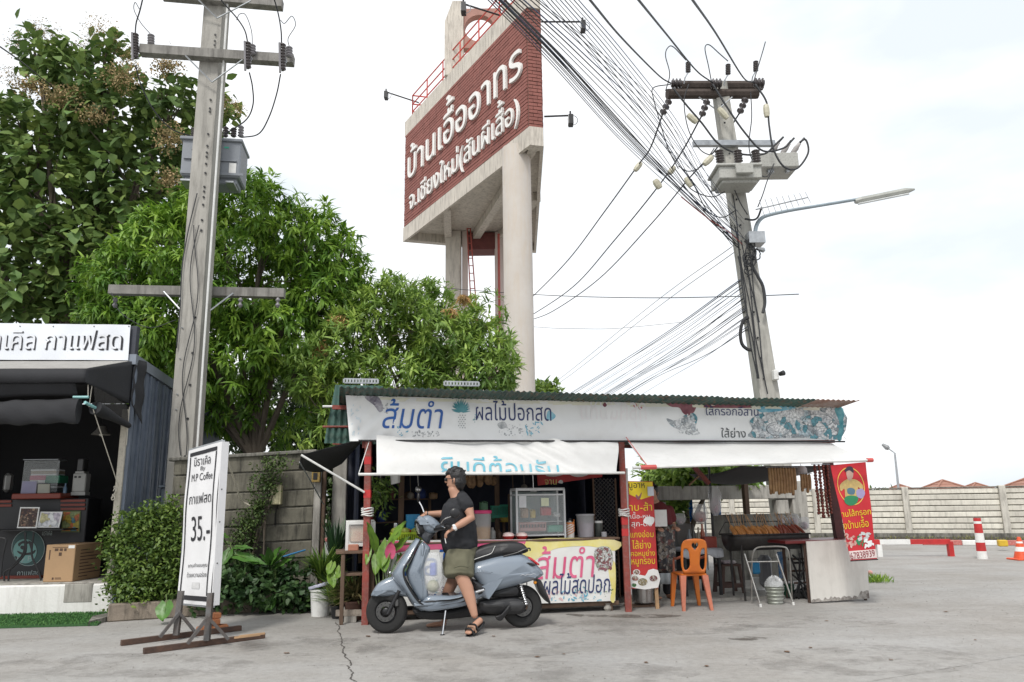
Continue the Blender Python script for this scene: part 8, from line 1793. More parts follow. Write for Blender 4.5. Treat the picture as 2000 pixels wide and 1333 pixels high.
for k,(x0,y1,pts)in enumerate(((1150,0,[(1140,-15,6.5),(1215,75,9.5),(1287,148,12.9),(1310,163,RY-.35)]),(1243,0,[(1235,-15,6.5),(1300,65,9.8),(1360,138,12.9),(1392,162,RY-.35)]),(1350,0,[(1342,-15,6.5),(1398,65,9.8),(1452,152,13.1),(1473,162,RY-.35)]))):
 cable('%s of the three high voltage lines reaching the top of the right pole'%('leftmost','middle one','rightmost')[k],pts,.0145,M_cable,'high voltage lines')
for k,pts in enumerate(([(1294,224,13.9),(1270,290,15),(1245,325,16.),(1180,415,19),(1110,508,23),(1040,580,28),(990,625,33)],[(1370,228,13.9),(1330,300,15),(1283,368,16.5),(1200,470,20),(1120,560,25),(1040,615,31),(980,650,36)],[(1444,222,13.9),(1400,290,15),(1345,350,16.5),(1270,440,20),(1170,545,25),(1080,608,30),(1030,628,34),(980,650,38)])):
 cable('%s of the three dark lines sagging from the right pole to behind the tower'%('upper','middle one','lowest')[k],pts,.017,M_cable,'lines sagging behind the tower')
g2='jumper loops on the right pole'
for k,(pts,lab)in enumerate((([(1300,178),(1308,145),(1300,110),(1304,94),(1315,92),(1340,118)],'looping jumper at the left end of the top crossarm'),([(1390,162),(1384,130),(1377,95),(1385,88),(1405,105),(1422,120)],'tall looping jumper above the middle of the top crossarm'),([(1472,160),(1478,140),(1490,100),(1495,82)],'short lead sticking up at the right end of the crossarm'),([(1310,165),(1276,172),(1277,195),(1288,235),(1305,290),(1325,330)],'jumper hanging left of the strain insulators'),([(1314,172),(1340,205),(1370,240),(1402,280),(1440,300),(1490,302),(1512,285),(1528,270)],'heavy jumper sweeping to the left slanting bushing'),([(1392,165),(1420,210),(1455,260),(1490,295),(1530,290),(1545,275)],'heavy jumper sweeping to the middle slanting bushing'),([(1475,165),(1497,200),(1502,245),(1510,290),(1530,325),(1556,330),(1578,300),(1574,274),(1562,278)],'heavy jumper looping round the right slanting bushing'),([(1345,165),(1336,200),(1345,255),(1370,295),(1405,308)],'thin jumper from the crossarm to the left bushing'),([(1466,180),(1468,230),(1463,290),(1480,335),(1498,345),(1512,320)],'thin jumper hanging beside the pole'),([(1325,325),(1345,335),(1370,325),(1395,290)],'short jumper below the ivory clamp'),([(1318,330),(1350,370),(1390,385),(1415,375)],'loose loop left of the switchgear'),([(1350,350),(1380,410),(1410,425),(1436,412)],'lower loose loop left of the pole'),([(1512,330),(1500,350),(1490,380),(1480,405)],'black lead hanging below the slanting tank'),([(1430,360),(1445,395),(1460,420)],'lead dropping from the front switchgear'))):
 cable(lab,[(x,y,RY-.45)for x,y in pts],.02 if 'heavy' in lab else .011,M_cable,g2,'jumper_wire')
for k,(x,y,dx,dy,yy)in enumerate(((1352,232,9,8,RY-.5),(1412,222,9,10,RY-.5),(1497,217,1,12,RY-.45),(1246,326,-6,8,15.9),(1312,333,-5,7,15.6),(1345,356,5,9,13.6),(1383,314,-8,8,13.6),(1284,360,5,8,12))):
 mb=MB();lathe_between(mb,Pd(x-dx,y-dy,yy),Pd(x+dx,y+dy,yy),[(0,0),(.05,.02),(.065,.3),(.065,.7),(.05,.98),(0,1)],8);one('cable_clamp',mb,M_ivory,'%s ivory cable clamp on the wires round the right pole'%('upper left','upper middle','upper right','far left','left middle','lower right','right middle','lower left')[k],'clamp','ivory clamps')
g3='thin cables leaving the right pole towards the lower left';
for k in range(20):
 y0=Y0[k];x0=1446+k*.8;y1=735+rr.uniform(0,30);x1=(1150+k*7+rr.uniform(-12,12));
 lab=ORD[k]+' from the top of thin cables fanning down from the right pole'
 sg_=rr.uniform(.0,10);cable(lab,[(x0,y0,RY-.2),((x0+x1)/2,(y0+y1)/2+3+sg_*.5,21),(x1,y1,30),(x1-90,y1+55,36)],rr.choice([.005,.007,.010]),M_cable_b if k%3==0 else M_cable,g3)
for k in range(2):cable('%s pale wire running from the right pole far down to the left'%('upper','lower')[k],[(1430+k*3,482+k*12,RY),(1280,590+k*14,20),(1100,735+k*8,30),(1020,790,34)],.008,mk('pale_wire',(.3,.3,.3),.6))
cable('nearly level thin wire between tower column and right pole',[(1560,575,RY+2),(1450,579,RY+3),(1250,582,18),(1050,576,22),(840,560,24),(700,540,26)],.011,None,'level wires');cable('wavy pale level wire low between tower and right pole',[(1330,630,19),(1200,642,20),(1120,642,21),(1060,640,22),(870,625,24),(780,615,25)],.007,mk('pale_wire',(.3,.3,.3)),'level wires')
# ================================================================ scooter
C0,C1=Gd(1020,1226),Gd(757,1237);XA=(C1-C0);WBL=XA.length;XA.normalize();YA=V((-XA.y,XA.x,0))
if YA.y>0:YA=-YA
SCM=Matrix(((XA.x,YA.x,0,C0.x),(XA.y,YA.y,0,C0.y),(0,0,1,0),(0,0,0,1)))
def SCP(y):return Pl(C0+YA*y,XA)
def zq(x,y):return(640+x/3.509,880+y/3.509)
def sl_(x,y,lat):a,b=SCP(lat).ab(*zq(x,y));return V((a,lat,b))
sco=thing('scooter','grey blue motor scooter leaning on its side stand before the stall','scooter',C0)
M_blu=mk('scooter_paint',(.20,.24,.29),.25,var=.03,scale=2,coat=1.,spec=.5);M_blk=mk('scooter_black',(.015,.015,.017),.35);M_seat=mk('seat_vinyl',(.02,.02,.022),.5,bump=.2,bs=60);M_chr=mk('chrome',(.75,.75,.76),.12,metal=1.,var=.05);M_tyre=mk('tyre_rubber',(.02,.02,.02),.8,bump=.3,bs=50);M_silver=mk('brake_disc',(.16,.16,.16),.3,metal=.9)
def pillow(nm,m,outl,w,r,lat=.15,c=0.,n=5,par=sco,sm=5,wf=None,lab=None):
 """rounded shell: side outline traced at the near flank, w = half width, r = edge rounding"""
 P=[sl_(x,y,lat)for x,y in outl];P=catmull([V((p.x,p.z,0))for p in P],sm,True);k=len(P)
 ar=sum(P[i].x*P[(i+1)%k].y-P[(i+1)%k].x*P[i].y for i in range(k));nr=[]
 for i in range(k):
  t=(P[(i+1)%k]-P[i-1]).normalized();nr.append(V((-t.y,t.x,0))*(1 if ar>0 else-1))
 mb=MB(SCM);rows=[]
 for s in(-1,1):
  L_=[]
  for j in range(n+1):
   t=math.pi/2*j/n;ins=r*(1-math.cos(t));yy=(w-r)+r*math.sin(t);L_.append((ins,yy*s))
  rows+=L_[::-1]if s<0 else L_
 vs=[]
 for ins,yy in rows:
  for i in range(k):
   q=P[i]+nr[i]*ins;f=wf(q.x)if wf else 1;vs.append((q.x,c+yy*f,q.y))
 m_=len(rows);fs=[(a*k+i,a*k+(i+1)%k,(a+1)*k+(i+1)%k,(a+1)*k+i)for a in range(m_-1)for i in range(k)]
 for a in(0,m_-1):    # caps, slightly domed
  cen=sum((V(vs[a*k+i])for i in range(k)),V())/k;cen.y+=(.012 if a else-.012);ring=[]
  vs2=[V(vs[a*k+i]).lerp(cen,.4)+V((0,(.008 if a else-.008),0))for i in range(k)];b0=len(vs);vs+=[tuple(v)for v in vs2]+[tuple(cen)]
  fs+=[(a*k+i,a*k+(i+1)%k,b0+(i+1)%k,b0+i)for i in range(k)]+[(b0+i,b0+(i+1)%k,b0+k)for i in range(k)]
 mb.add(vs,fs);o=mb.build(nm,m,par,smooth='all')
 if lab:o['label']=lab
 return o
def wheel(nm,px,py,R_,turn,lab):
 c=sl_(px,py,0.);c.z=R_;M_=SCM@Matrix.Translation(c)@Matrix.Rotation(turn,4,'Z');w_=None
 mb=MB(M_);prof=[]
 for k in range(13):t=-1.25+2.5*k/12;prof.append((R_-.055+.055*math.cos(t*.98),.058*math.sin(t)))
 prof=[(R_-.105,-.045)]+prof+[(R_-.105,.045)];mb.lathe(prof,(0,0,0),48,'y');ty=mb.build('tyre',M_tyre,sco,smooth=True)
 mb=MB(M_)
 for k in range(64):
  a=k*math.pi/32;r0,r1=R_+.0005,R_-.012;mb.add([((r0)*math.cos(a+d),y*.9,(r0)*math.sin(a+d))if abs(y)<.03 else(r1*math.cos(a+d+.03),y,r1*math.sin(a+d+.03))for y,d in((-.046,0),(-.012,0),(-.012,.022),(-.046,.022))],[(0,1,2,3)]);
 mb.build('tread',M_blackmat,ty,kind='stuff')
 mb=MB(M_);mb.lathe([(R_-.098,-.04),(R_-.115,-.03),(R_-.118,.03),(R_-.098,.04),(R_-.10,.046),(R_-.125,.03),(R_-.125,-.03),(R_-.1,-.046)],(0,0,0),40,'y');rim=mb.build('rim',M_blk,sco,smooth=True)
 for k in range(5):
  a=k*2*math.pi/5+.3
  for da in(-.13,.13):mb=MB(M_);mb.tube([(.035*math.cos(a),.01,.035*math.sin(a)),((R_-.12)*math.cos(a+da),.015,(R_-.12)*math.sin(a+da))],.010,6);mb.build('spoke',M_blk,rim)
 mb=MB(M_);mb.lathe([(0,-.05),(.04,-.05),(.04,.05),(.025,.06),(0,.06)],(0,0,0),16,'y');mb.build('hub',M_blk,rim,smooth=True)
 mb=MB(M_);mb.lathe([(.055,.062),(.10,.062),(.10,.066),(.055,.066),(.055,.062)],(0,0,0),36,'y');mb.build('brake_disc',M_silver,sco)
 for k in range(12):a=k*math.pi/6;mb=MB(M_);mb.lathe([(0,.0665),(.006,.0665)],(.084*math.cos(a),0,.084*math.sin(a)),8,'y');mb.build('disc_hole',M_black,rim)
 return c
RW=.222
cf=wheel('front',405,1110,RW,R(-14),'');cr_=wheel('rear',1330,1080,RW,0,'')
# front fender, fork
pillow('front_fender',M_blu,[(297,1000),(312,960),(345,915),(400,882),(450,868),(500,880),(540,930),(560,1002),(500,1004),(400,1004),(340,1003)],.085,.06,.06)
for y in(.09,-.09):mb=MB(SCM);a,b=sl_(412,1122,y),sl_(490,960,y);mb.tube([a,b],.022,8);mb.build('fork',M_blk,sco,smooth=True)
mb=MB(SCM);a=sl_(470,1050,.08);mb.bbox((a.x-.03,.07,a.z-.03),(a.x+.02,.1,a.z+.05),.01);mb.build('brake_caliper',M_silver,sco)
# leg shield: bowed front skin with black edge trim
FR=[(608,604),(560,660),(505,735),(462,800),(440,850),(452,880),(500,930),(545,1000),(585,1060),(635,1100)];ED=[(640,618),(608,672),(565,745),(528,800),(520,845),(535,900),(568,960),(605,1015),(640,1050),(700,1075)]
F3=catmull([sl_(x,y,.02)for x,y in FR],5);E3=catmull([sl_(x,y,.2)for x,y in ED],5);n_=len(F3);wd=[.075+.135*min(1,(i/(n_-1))*3.2)*(1 if i/(n_-1)<.7 else 1-.25*(i/(n_-1)-.7)/.3)for i in range(n_)]
mb=MB(SCM)
def shield(u,v):
 i=u*(n_-1);k=int(min(i,n_-2));t=i-k;f=F3[k].lerp(F3[k+1],t);e=E3[k].lerp(E3[k+1],t);w_=wd[k]*(1-t)+wd[k+1]*t;a=(v-.5)*math.pi
 s=abs(math.sin(a))**1.0;return(f.x+(e.x-f.x)*(1-abs(math.cos(a))**.75),w_*math.sin(a),f.z+(e.z-f.z)*(1-abs(math.cos(a))**.75))
mb.grid(shield,n_,25);mb.build('leg_shield',M_blu,sco,smooth='all',solid=.012)
for sg in(1,-1):mb=MB(SCM);mb.tube([(E3[i].x,sg*(wd[i]+.004),E3[i].z)for i in range(n_)]+[tuple(V(sl_(x,y,.2)).x*V((1,0,0))+V((0,sg*.19,V(sl_(x,y,.2)).z)))for x,y in((800,1058),(930,1035),(1010,1000))],.010,6);mb.build('edge_trim',M_blk,sco,smooth=True)
pillow('inner_panel',M_blu,[(640,640),(668,640),(705,672),(688,740),(668,800),(672,880),(692,1000),(640,1035),(580,950),(540,850),(570,770)],.165,.05,.17)
pillow('glove_box',M_blu,[(640,660),(668,668),(690,700),(676,770),(650,800),(610,760)],.10,.03,.17)
pillow('crest_panel',M_blk,[(455,842),(470,800),(520,770),(508,812),(472,850)],.045,.012,.03);mb=MB(SCM);q=sl_(428,838,0);mb.sphere(q,.02,10,7,(.7,1.2,1));mb.build('position_lamp',M_chr,sco,smooth='all')
# floor
pillow('floorboard',M_blu,[(640,1046),(700,1000),(860,1000),(930,985),(1000,965),(1092,935),(1085,985),(1000,1045),(930,1075),(800,1098),(690,1108),(610,1080),(590,1040)],.19,.045,.2)
pillow('floor_mat',M_blk,[(650,1040),(700,1030),(860,1022),(950,1004),(1010,985),(1012,992),(950,1016),(860,1036),(700,1046),(652,1052)],.194,.003,.2)
mb=MB(SCM);a=sl_(760,1000,.1);mb.bbox((a.x-.12,-.1,a.z-.01),(a.x+.12,.14,a.z+.012),.008);mb.build('rubber_mat',M_blackmat,sco)
# rear body, seat, lights
wfb=lambda x:max(.35,min(1,.55+(x+.55)*.9))if x<-.05 else 1
pillow('rear_body',M_blu,[(985,850),(1005,780),(1100,745),(1200,722),(1320,712),(1380,735),(1440,785),(1492,845),(1462,880),(1360,915),(1200,958),(1100,990),(1035,1015),(1052,950),(1030,900)],.20,.11,.17,n=7,wf=lambda x:max(.3,min(1,1+(x-.02)*1.3)))
pillow('seat',M_seat,[(985,775),(985,720),(1020,680),(1110,648),(1220,632),(1320,634),(1362,660),(1376,694),(1310,718),(1200,740),(1100,765)],.15,.05,.13,wf=lambda x:1 if x<.2 else .85)
mb=MB(SCM);mb.tube([sl_(x,y,.155)for x,y in((1005,748),(1060,728),(1120,706),(1140,670),(1148,655))],.003,5,smooth=4);mb.build('seat_piping',M_white,sco)
mb=MB(SCM);
for sg in(1,-1):mb.tube([tuple(V((sl_(x,y,.16).x,sg*.15,sl_(x,y,.16).z)))for x,y in((1205,728),(1290,705),(1350,680),(1385,672),(1388,690))],.009,6,smooth=4)
mb.build('grab_rail',M_blk,sco,smooth=True,kind=None)
pillow('tail_lamp',mk('tail_lamp_red',(.6,.02,.03),.15,coat=1),[(1372,738),(1395,735),(1450,778),(1448,790),(1400,766)],.11,.02,.12)
pillow('side_vent',M_blk,[(1330,765),(1400,772),(1425,790),(1390,786)],.168,.004,.16)
text(SCP(.214),'scooter',(1015,1119,1046,1126),M_chr,sco,bold=.0,shear=.3,off=.004)if False else None
mb=MB(SCM);mb.tube([sl_(x,y,.205)for x,y in((1322,858),(1340,850),(1352,858),(1370,850),(1388,854),(1410,846),(1430,850))],.0022,4,smooth=3);mb.build('script_badge',M_chr,sco)
pillow('tail_plate',M_blk,[(1425,900),(1452,885),(1478,930),(1522,1035),(1508,1042),(1455,980)],.09,.008,.05);mb=MB(SCM);a=sl_(1421,906,.11);mb.sphere(a,.02,10,6,(1,1,.9));mb.build('indicator',mk('amber_lens',(.8,.3,.02),.2),sco,smooth='all')
# engine, exhaust side, shock, stand
pillow('engine',M_blk,[(1030,1050),(1060,1025),(1200,1015),(1290,1010),(1350,1035),(1352,1090),(1320,1120),(1200,1125),(1060,1110)],.10,.03,.10,c=.03);pillow('engine_cover',mk('engine_grey',(.04,.04,.042),.4),[(1060,1050),(1100,1035),(1200,1030),(1220,1060),(1200,1085),(1080,1085)],.11,.02,.11,c=.03)
pillow('engine_cover',mk('engine_grey',(.04,.04,.042)),[(1240,1035),(1320,1030),(1345,1060),(1320,1100),(1245,1100),(1228,1068)],.112,.02,.11,c=.03);pillow('air_box',M_blk,[(1090,985),(1290,925),(1300,1000),(1120,1010)],.09,.03,.1,c=.02)
pillow('underbody',M_blackmat,[(600,1090),(800,1105),(950,1080),(1060,1060),(1060,1120),(900,1155),(700,1165),(610,1140)],.12,.04,.12)
mb=MB(SCM);a,b=sl_(1322,925,.12),sl_(1362,1060,.12);lathe_between(mb,a,b,discs(9,.012,.024),10);mb.build('shock_absorber',M_chr,sco,smooth='all')
pillow('kick_arm',M_blk,[(1150,1140),(1190,1125),(1240,1065),(1250,1080),(1200,1160),(1165,1165)],.015,.005,.16,c=.15);pillow('side_panel',M_blk,[(990,890),(1030,905),(1085,930),(1098,958),(1060,985),(1030,990),(1000,940)],.197,.02,.2)
mb=MB(SCM);a,b=sl_(1015,972,.22),sl_(1072,955,.22);mb.tube([a,b],.014,8);mb.build('foot_rest',M_chr,sco,smooth=True)
mb=MB(SCM);a,b=sl_(808,1100,.18),sl_(786,1236,.27);b.z=.005;mb.tube([a,b],.011,7);mb.build('side_stand',M_chr,sco);mb=MB(SCM);mb.sphere(b,.018,8,5,(1.4,1,.4));mb.build('stand_foot',M_blk,sco);
# handlebar cowl, head lamp, levers, mirrors
pillow('handlebar_cowl',M_blu,[(600,480),(640,458),(690,445),(735,468),(775,508),(790,530),(745,560),(700,568),(660,545),(640,505)],.13,.07,.05,n=6)
pillow('cowl_base',mk('cowl_grey',(.05,.055,.065),.4),[(655,540),(740,556),(712,600),(690,640),(645,605)],.075,.03,.05)
hc=sl_(632,533,.0);HM=SCM@Matrix.Translation(hc)@Matrix.Rotation(R(16),4,'Y')@Matrix.Rotation(R(12),4,'Z');hr_=.088
mb=MB(HM);mb.lathe([(hr_*.95,-.05),(hr_*1.12,.0),(hr_*1.06,.03),(hr_*.9,.035),(hr_*.88,.01)],(0,0,0),32,'x');mb.build('lamp_ring',M_blk,sco,smooth=True)
mb=MB(HM);mb.lathe([(hr_*.9,.012),(hr_*.6,.03),(hr_*.3,.038),(0,.04)],(0,0,0),28,'x');mb.build('head_lamp',mk('lamp_glass',(.75,.78,.8),.06,metal=.6,var=.4,scale=30),sco,smooth='all')
for k in range(4):mb=MB(HM);mb.box((.0,-.06,-.05+.03*k),(.042,.06,-.045+.03*k));mb.build('lamp_fin',M_chr,sco)
for sg,lat in((1,.30),(-1,-.30)):
 a=sl_(735,535,sg*.06);a.y=sg*.10;b=sl_(812,520,.22)if sg>0 else V((a.x-.10,-.30,a.z+.015));b.y=sg*.24;g=V((b.x-.03,sg*.36,b.z-.005))
 mb=MB(SCM);mb.tube([a,b],.032,8);mb.build('handlebar',M_blk,sco,smooth=True);mb=MB(SCM);mb.tube([b,g],.017,8);mb.build('grip',M_blackmat,sco,smooth=True);mb=MB(SCM);mb.tube([b+V((.045,0,0)),g+V((.055,-.02*sg,-.005))],.007,6);mb.build('lever',M_chr,sco,smooth=True)
 mb=MB(SCM);m0=V((b.x+.02,sg*.2,b.z+.02))
 if sg>0:m0=sl_(778,500,.22);m1=sl_(800,472,.28);m2=sl_(848,452,.32);mc=sl_(872,430,.33);mr=(.02,.056,.056)
 else:m0=sl_(660,425,-.22);m1=sl_(645,385,-.24);m2=sl_(626,352,-.26);mc=sl_(622,322,-.27);mr=(.018,.035,.055)
 mb.tube([m0,m1,m2],.007,6,smooth=3);mb.build('mirror_stalk',M_chr,sco,smooth=True);mb=MB(SCM);mb.sphere(mc,1,20,10,(.055,.022,.055)if sg>0 else(.02,.05,.06));mb.build('mirror',M_blk,sco,smooth='all')
# bag hanging from the hook
b0=sl_(705,700,.12);pb=thing('carrier_bag','clear plastic bag with a blue bottle and leafy vegetables hanging on the scooter','bag',SCM@V((b0.x,.12,b0.z-.3)));zb,zt=sl_(720,980,.12).z,b0.z;xc=sl_(722,850,.12).x
mb=MB(SCM);mb.grid(lambda a,b:(xc+(.03+.085*math.sin(math.pi*min(1,b*.75+.1)))*math.cos(a*6.283)*(1 if b<1 else 0)*(1+.1*math.sin(a*31+b*5))+.0,.13+(.02+.05*math.sin(math.pi*min(1,b*.8+.1)))*math.sin(a*6.283)*(1 if b<1 else 0),zt+(zb-zt)*b),30,12,True);mb.build('film',M_plastic_clear,pb,smooth='all')
mb=MB(SCM);a=sl_(718,770,.13);mb.bbox((xc-.035,.11,a.z-.14),(xc+.035,.15,a.z),.015);mb.build('blue_bottle',mk('bottle_blue',(.02,.08,.5),.3),pb);mb=MB(SCM);a=sl_(725,930,.13);mb.sphere((xc,.13,a.z),.065,14,9,(1,.7,1));mb.build('vegetables',mk('leafy_food',(.2,.22,.1),.6,c2=(.45,.42,.3),scale=25,bump=.8),pb,smooth='all')
# ================================================================ people
def ring_tube(mb,chain,side,n=18,k=.75):
 """closed limb or trunk: chain of (point, forward radius, side radius)"""
 ch=[(V(p),a,b)for p,a,b in chain];side=V(side);P0,a0,b0=ch[0];P1,a1,b1=ch[-1];T0=(ch[1][0]-P0).normalized();T1=(P1-ch[-2][0]).normalized()
 ch=[(P0-T0*min(a0,b0)*k,a0*.35,b0*.35),(P0-T0*min(a0,b0)*k*.6,a0*.75,b0*.75)]+ch+[(P1+T1*min(a1,b1)*k*.6,a1*.75,b1*.75),(P1+T1*min(a1,b1)*k,a1*.35,b1*.35)]
 vs=[];m=len(ch)
 for i,(p,a,b)in enumerate(ch):
  t=(ch[min(i+1,m-1)][0]-ch[max(i-1,0)][0]).normalized();s=side-t*side.dot(t);s.normalize();f=t.cross(s)
  for q in range(n):an=2*math.pi*q/n;vs.append(p+f*math.cos(an)*a+s*math.sin(an)*b)
 mb.add(vs,[(i*n+q,i*n+(q+1)%n,(i+1)*n+(q+1)%n,(i+1)*n+q)for i in range(m-1)for q in range(n)]+[tuple(range(n))[::-1],tuple((m-1)*n+q for q in range(n))])
def fuse(mb,nm,m,par,vox=.008,it=4,folds=0):
 o=mb.build(nm,m,par);md=o.modifiers.new('join','REMESH');md.mode='VOXEL';md.voxel_size=vox;md.use_smooth_shade=True;ms=o.modifiers.new('relax','SMOOTH');ms.factor=.5;ms.iterations=it
 if folds:     # soft cloth folds
  tx=bpy.data.textures.new('folds','CLOUDS');tx.noise_scale=.11;tx.noise_depth=1;dm=o.modifiers.new('folds','DISPLACE');dm.texture=tx;dm.strength=folds;dm.mid_level=.5;dm.texture_coords='LOCAL'
 return o
def hand(mb,wrist,d,palm_n,side,curl=.5,s=1.):
 """palm, four unequal bent fingers and a thumb from the side of the palm"""
 d=V(d).normalized();pn=V(palm_n);pn=(pn-d*pn.dot(d)).normalized();sd=d.cross(pn)*side;k=wrist+d*.085*s
 ring_tube(mb,[(wrist-d*.02,.024*s,.028*s),(wrist+d*.02*s,.018*s,.033*s),(wrist+d*.06*s,.016*s,.041*s),(k,.013*s,.039*s)],sd,12)
 for j,(o,l)in enumerate(((-.03,.068),(-.010,.078),(.011,.072),(.031,.056))):
  a=k+sd*o*s-d*.01;dd=(d+pn*curl*.4).normalized();p1=a+dd*l*.45*s;d2=(d+pn*curl*1.6).normalized();p2=p1+d2*l*.35*s;d3=(d*.5+pn*curl*3).normalized();p3=p2+d3*l*.3*s
  ring_tube(mb,[(a,.0095*s,.0095*s),(p1,.009*s,.009*s),(p2,.0082*s,.0082*s),(p3,.007*s,.007*s)],sd,8)
 a=wrist+d*.03*s-sd*.03*s;t1=(d*.7-sd*.7+pn*.3).normalized();p1=a+t1*.035*s;p2=p1+(d+pn*.6-sd*.15).normalized()*.032*s;ring_tube(mb,[(a,.013*s,.013*s),(p1,.011*s,.011*s),(p2,.008*s,.008*s)],sd,8)
def head(mb,c,f,up,s=1.):
 """head with brow, nose, lips, chin and ears; c = centre, f = facing"""
 f=V(f).normalized();up=V(up).normalized();r=f.cross(up).normalized();q=lambda x,y,z:c+(f*x+r*y+up*z)*s
 ring_tube(mb,[(q(.012,0,-.095),.058*s,.045*s),(q(.008,0,-.06),.082*s,.062*s),(q(0,0,0),.095*s,.074*s),(q(-.006,0,.05),.094*s,.075*s),(q(-.008,0,.085),.072*s,.062*s)],r,20)
 ring_tube(mb,[(q(.092,0,.022),.010*s,.009*s),(q(.103,0,-.005),.012*s,.012*s),(q(.106,0,-.022),.014*s,.017*s)],r,10)
 ring_tube(mb,[(q(.083,-.025,-.055),.010*s,.010*s),(q(.089,0,-.054),.012*s,.012*s),(q(.083,.025,-.055),.010*s,.010*s)],up,8)
 ring_tube(mb,[(q(.068,-.02,-.098),.018*s,.018*s),(q(.072,.02,-.098),.018*s,.018*s)],up,8);ring_tube(mb,[(q(.082,-.045,.03),.012*s,.010*s),(q(.09,0,.032),.012*s,.010*s),(q(.082,.045,.03),.012*s,.010*s)],up,8)
 for g in(1,-1):ring_tube(mb,[(q(-.005,g*.076,.018),.016*s,.010*s),(q(-.002,g*.08,-.005),.017*s,.010*s),(q(.002,g*.076,-.028),.010*s,.008*s)],r,8)
 return q
def PQ(px,py,lat):return SCP(lat).at(px,py)
F_=V((XA.x,XA.y,0))   # the rider faces the same way as the scooter
pr=thing('person','person in black shirt and olive shorts standing astride the grey blue scooter','person',Gd(915,1238))
yw=YA;hd=PQ(889,938,.0)
fc=(F_*1.0-yw*.28).normalized()
sk=MB();q=head(sk,hd,fc,(F_*.10+V((0,0,1))),1.02)
ring_tube(sk,[(PQ(885,955,0),.055,.058),(PQ(890,966,0),.066,.068),(PQ(897,985,0),.07,.12)],yw)
ring_tube(sk,[(PQ(898,985,0),.11,.15),(PQ(896,1015,0),.15,.17),(PQ(898,1045,0),.16,.18),(PQ(903,1078,0),.14,.17)],yw)
aL=[PQ(908,976,.17),PQ(914,992,.225),PQ(920,1012,.26),PQ(903,1022,.29),PQ(886,1032,.30)]
ring_tube(sk,[(aL[0],.058,.055),(aL[1],.058,.054),(aL[2],.047,.045),(aL[3],.042,.040),(aL[4],.028,.031)],yw)
hand(sk,aL[4],PQ(868,1044,.31)-aL[4],V((0,0,-1))+F_*.25,1,.75,1.0)
aR_=[PQ(892,980,-.17),PQ(882,1003,-.24),PQ(858,1004,-.26),PQ(831,1004,-.26)]
ring_tube(sk,[(aR_[0],.055,.052),(aR_[1],.046,.046),(aR_[2],.039,.039),(aR_[3],.027,.030)],yw)
hand(sk,aR_[3],PQ(812,1017,-.22)-aR_[3],V((0,0,-1)),-1,.5,1.0)
ank=PQ(927,1203,.29);heel=PQ(938,1212,.28);toe=Gd(914,1237,.035)
ring_tube(sk,[(PQ(902,1080,.11),.11,.10),(PQ(901,1105,.17),.098,.092),(PQ(903,1130,.215),.072,.066),(PQ(912,1150,.235),.070,.062),(PQ(919,1172,.26),.056,.05),(ank,.036,.036)],yw)
ring_tube(sk,[(heel,.034,.032),((heel+toe)/2+V((0,0,.01)),.03,.038),(toe,.018,.044)],(V((0,0,1)).cross(toe-heel)))
gk=PQ(868,1222,-.26);gk.z=.0;kR=PQ(884,1136,-.2)
ring_tube(sk,[(PQ(903,1080,-.10),.11,.10),(kR,.068,.064),(gk+V((0,0,.28)),.056,.05),(gk+V((0,0,.08)),.036,.036)],yw);ring_tube(sk,[(gk+V((0,0,.035)),.03,.03),(gk+F_*.12+V((0,0,.028)),.024,.04),(gk+F_*.19+V((0,0,.02)),.015,.042)],yw)
fuse(sk,'body',M_skin,pr,.0065,5)
hb_=MB();up_=(F_*.10+V((0,0,1))).normalized();rt=fc.cross(up_).normalized()
ring_tube(hb_,[(q(-.035,0,-.05),.075,.070),(q(-.03,0,.0),.088,.083),(q(-.022,0,.05),.10,.088),(q(-.008,0,.095),.092,.076),(q(.0,0,.112),.06,.05)],rt);ring_tube(hb_,[(q(-.045,0,-.085),.045,.062),(q(-.05,0,-.03),.07,.075)],rt)
ring_tube(hb_,[(q(.045,0,.085),.05,.07),(q(.085,0,.07),.02,.055)],rt)
for k in range(14):a=k*.45;ring_tube(hb_,[(q(-.03+.06*math.cos(a),.05*math.sin(a),.09),.018,.02),(q(-.03+.095*math.cos(a),.078*math.sin(a),.075+.03*math.sin(k*3)),.010,.012)],rt,8)
fuse(hb_,'hair',M_hair,pr,.007,2)
n=1500;dd=unit(n);dd[:,2]=np.abs(dd[:,2])*.9-.25;uu=[q(-.028+.088*a+.0,.084*b,.02+.095*c)for a,b,c in dd];kk=[i for i in range(n)if not(dd[i][0]>.35 and dd[i][2]<.45)]
Ch=np.array([tuple(uu[i])for i in kk]);Dh=np.array([tuple(fc*(-.35)+V((0,0,-1))*(.9)+V(dd[i])*.35+fc*(.9 if dd[i][0]>.2 else 0))for i in kk])+rng.normal(0,.22,(len(kk),3));Uh=np.array([tuple(fc*dd[i][0]+rt*dd[i][1]+up_*(dd[i][2]+.1))for i in kk])
leaf_mesh('hair_strands',leaf_arrays(Ch,Dh,Uh,rng.uniform(.035,.06,len(kk)),np.full(len(kk),.0028),.25,.1),rng.random(len(kk)),M_hair,pr)
gl=MB();gl.tube([q(.085,-.058,.012),q(.098,-.03,.012),q(.1,.0,.02),q(.098,.03,.012),q(.085,.058,.012)],.004,6);gl.tube([q(.085,.058,.016),q(0,.082,.018)],.003,5);gl.tube([q(.085,-.058,.016),q(0,-.082,.018)],.003,5)
for g in(1,-1):gl.sphere(q(.094,g*.032,.008),.02,10,6)
gl.build('sunglasses',M_black,pr,smooth=True,kind=None)
M_shirt=mk('black_shirt',(.012,.013,.016),.85,bump=1.,bs=9,c2=(.02,.021,.025),scale=3);sh_=MB()
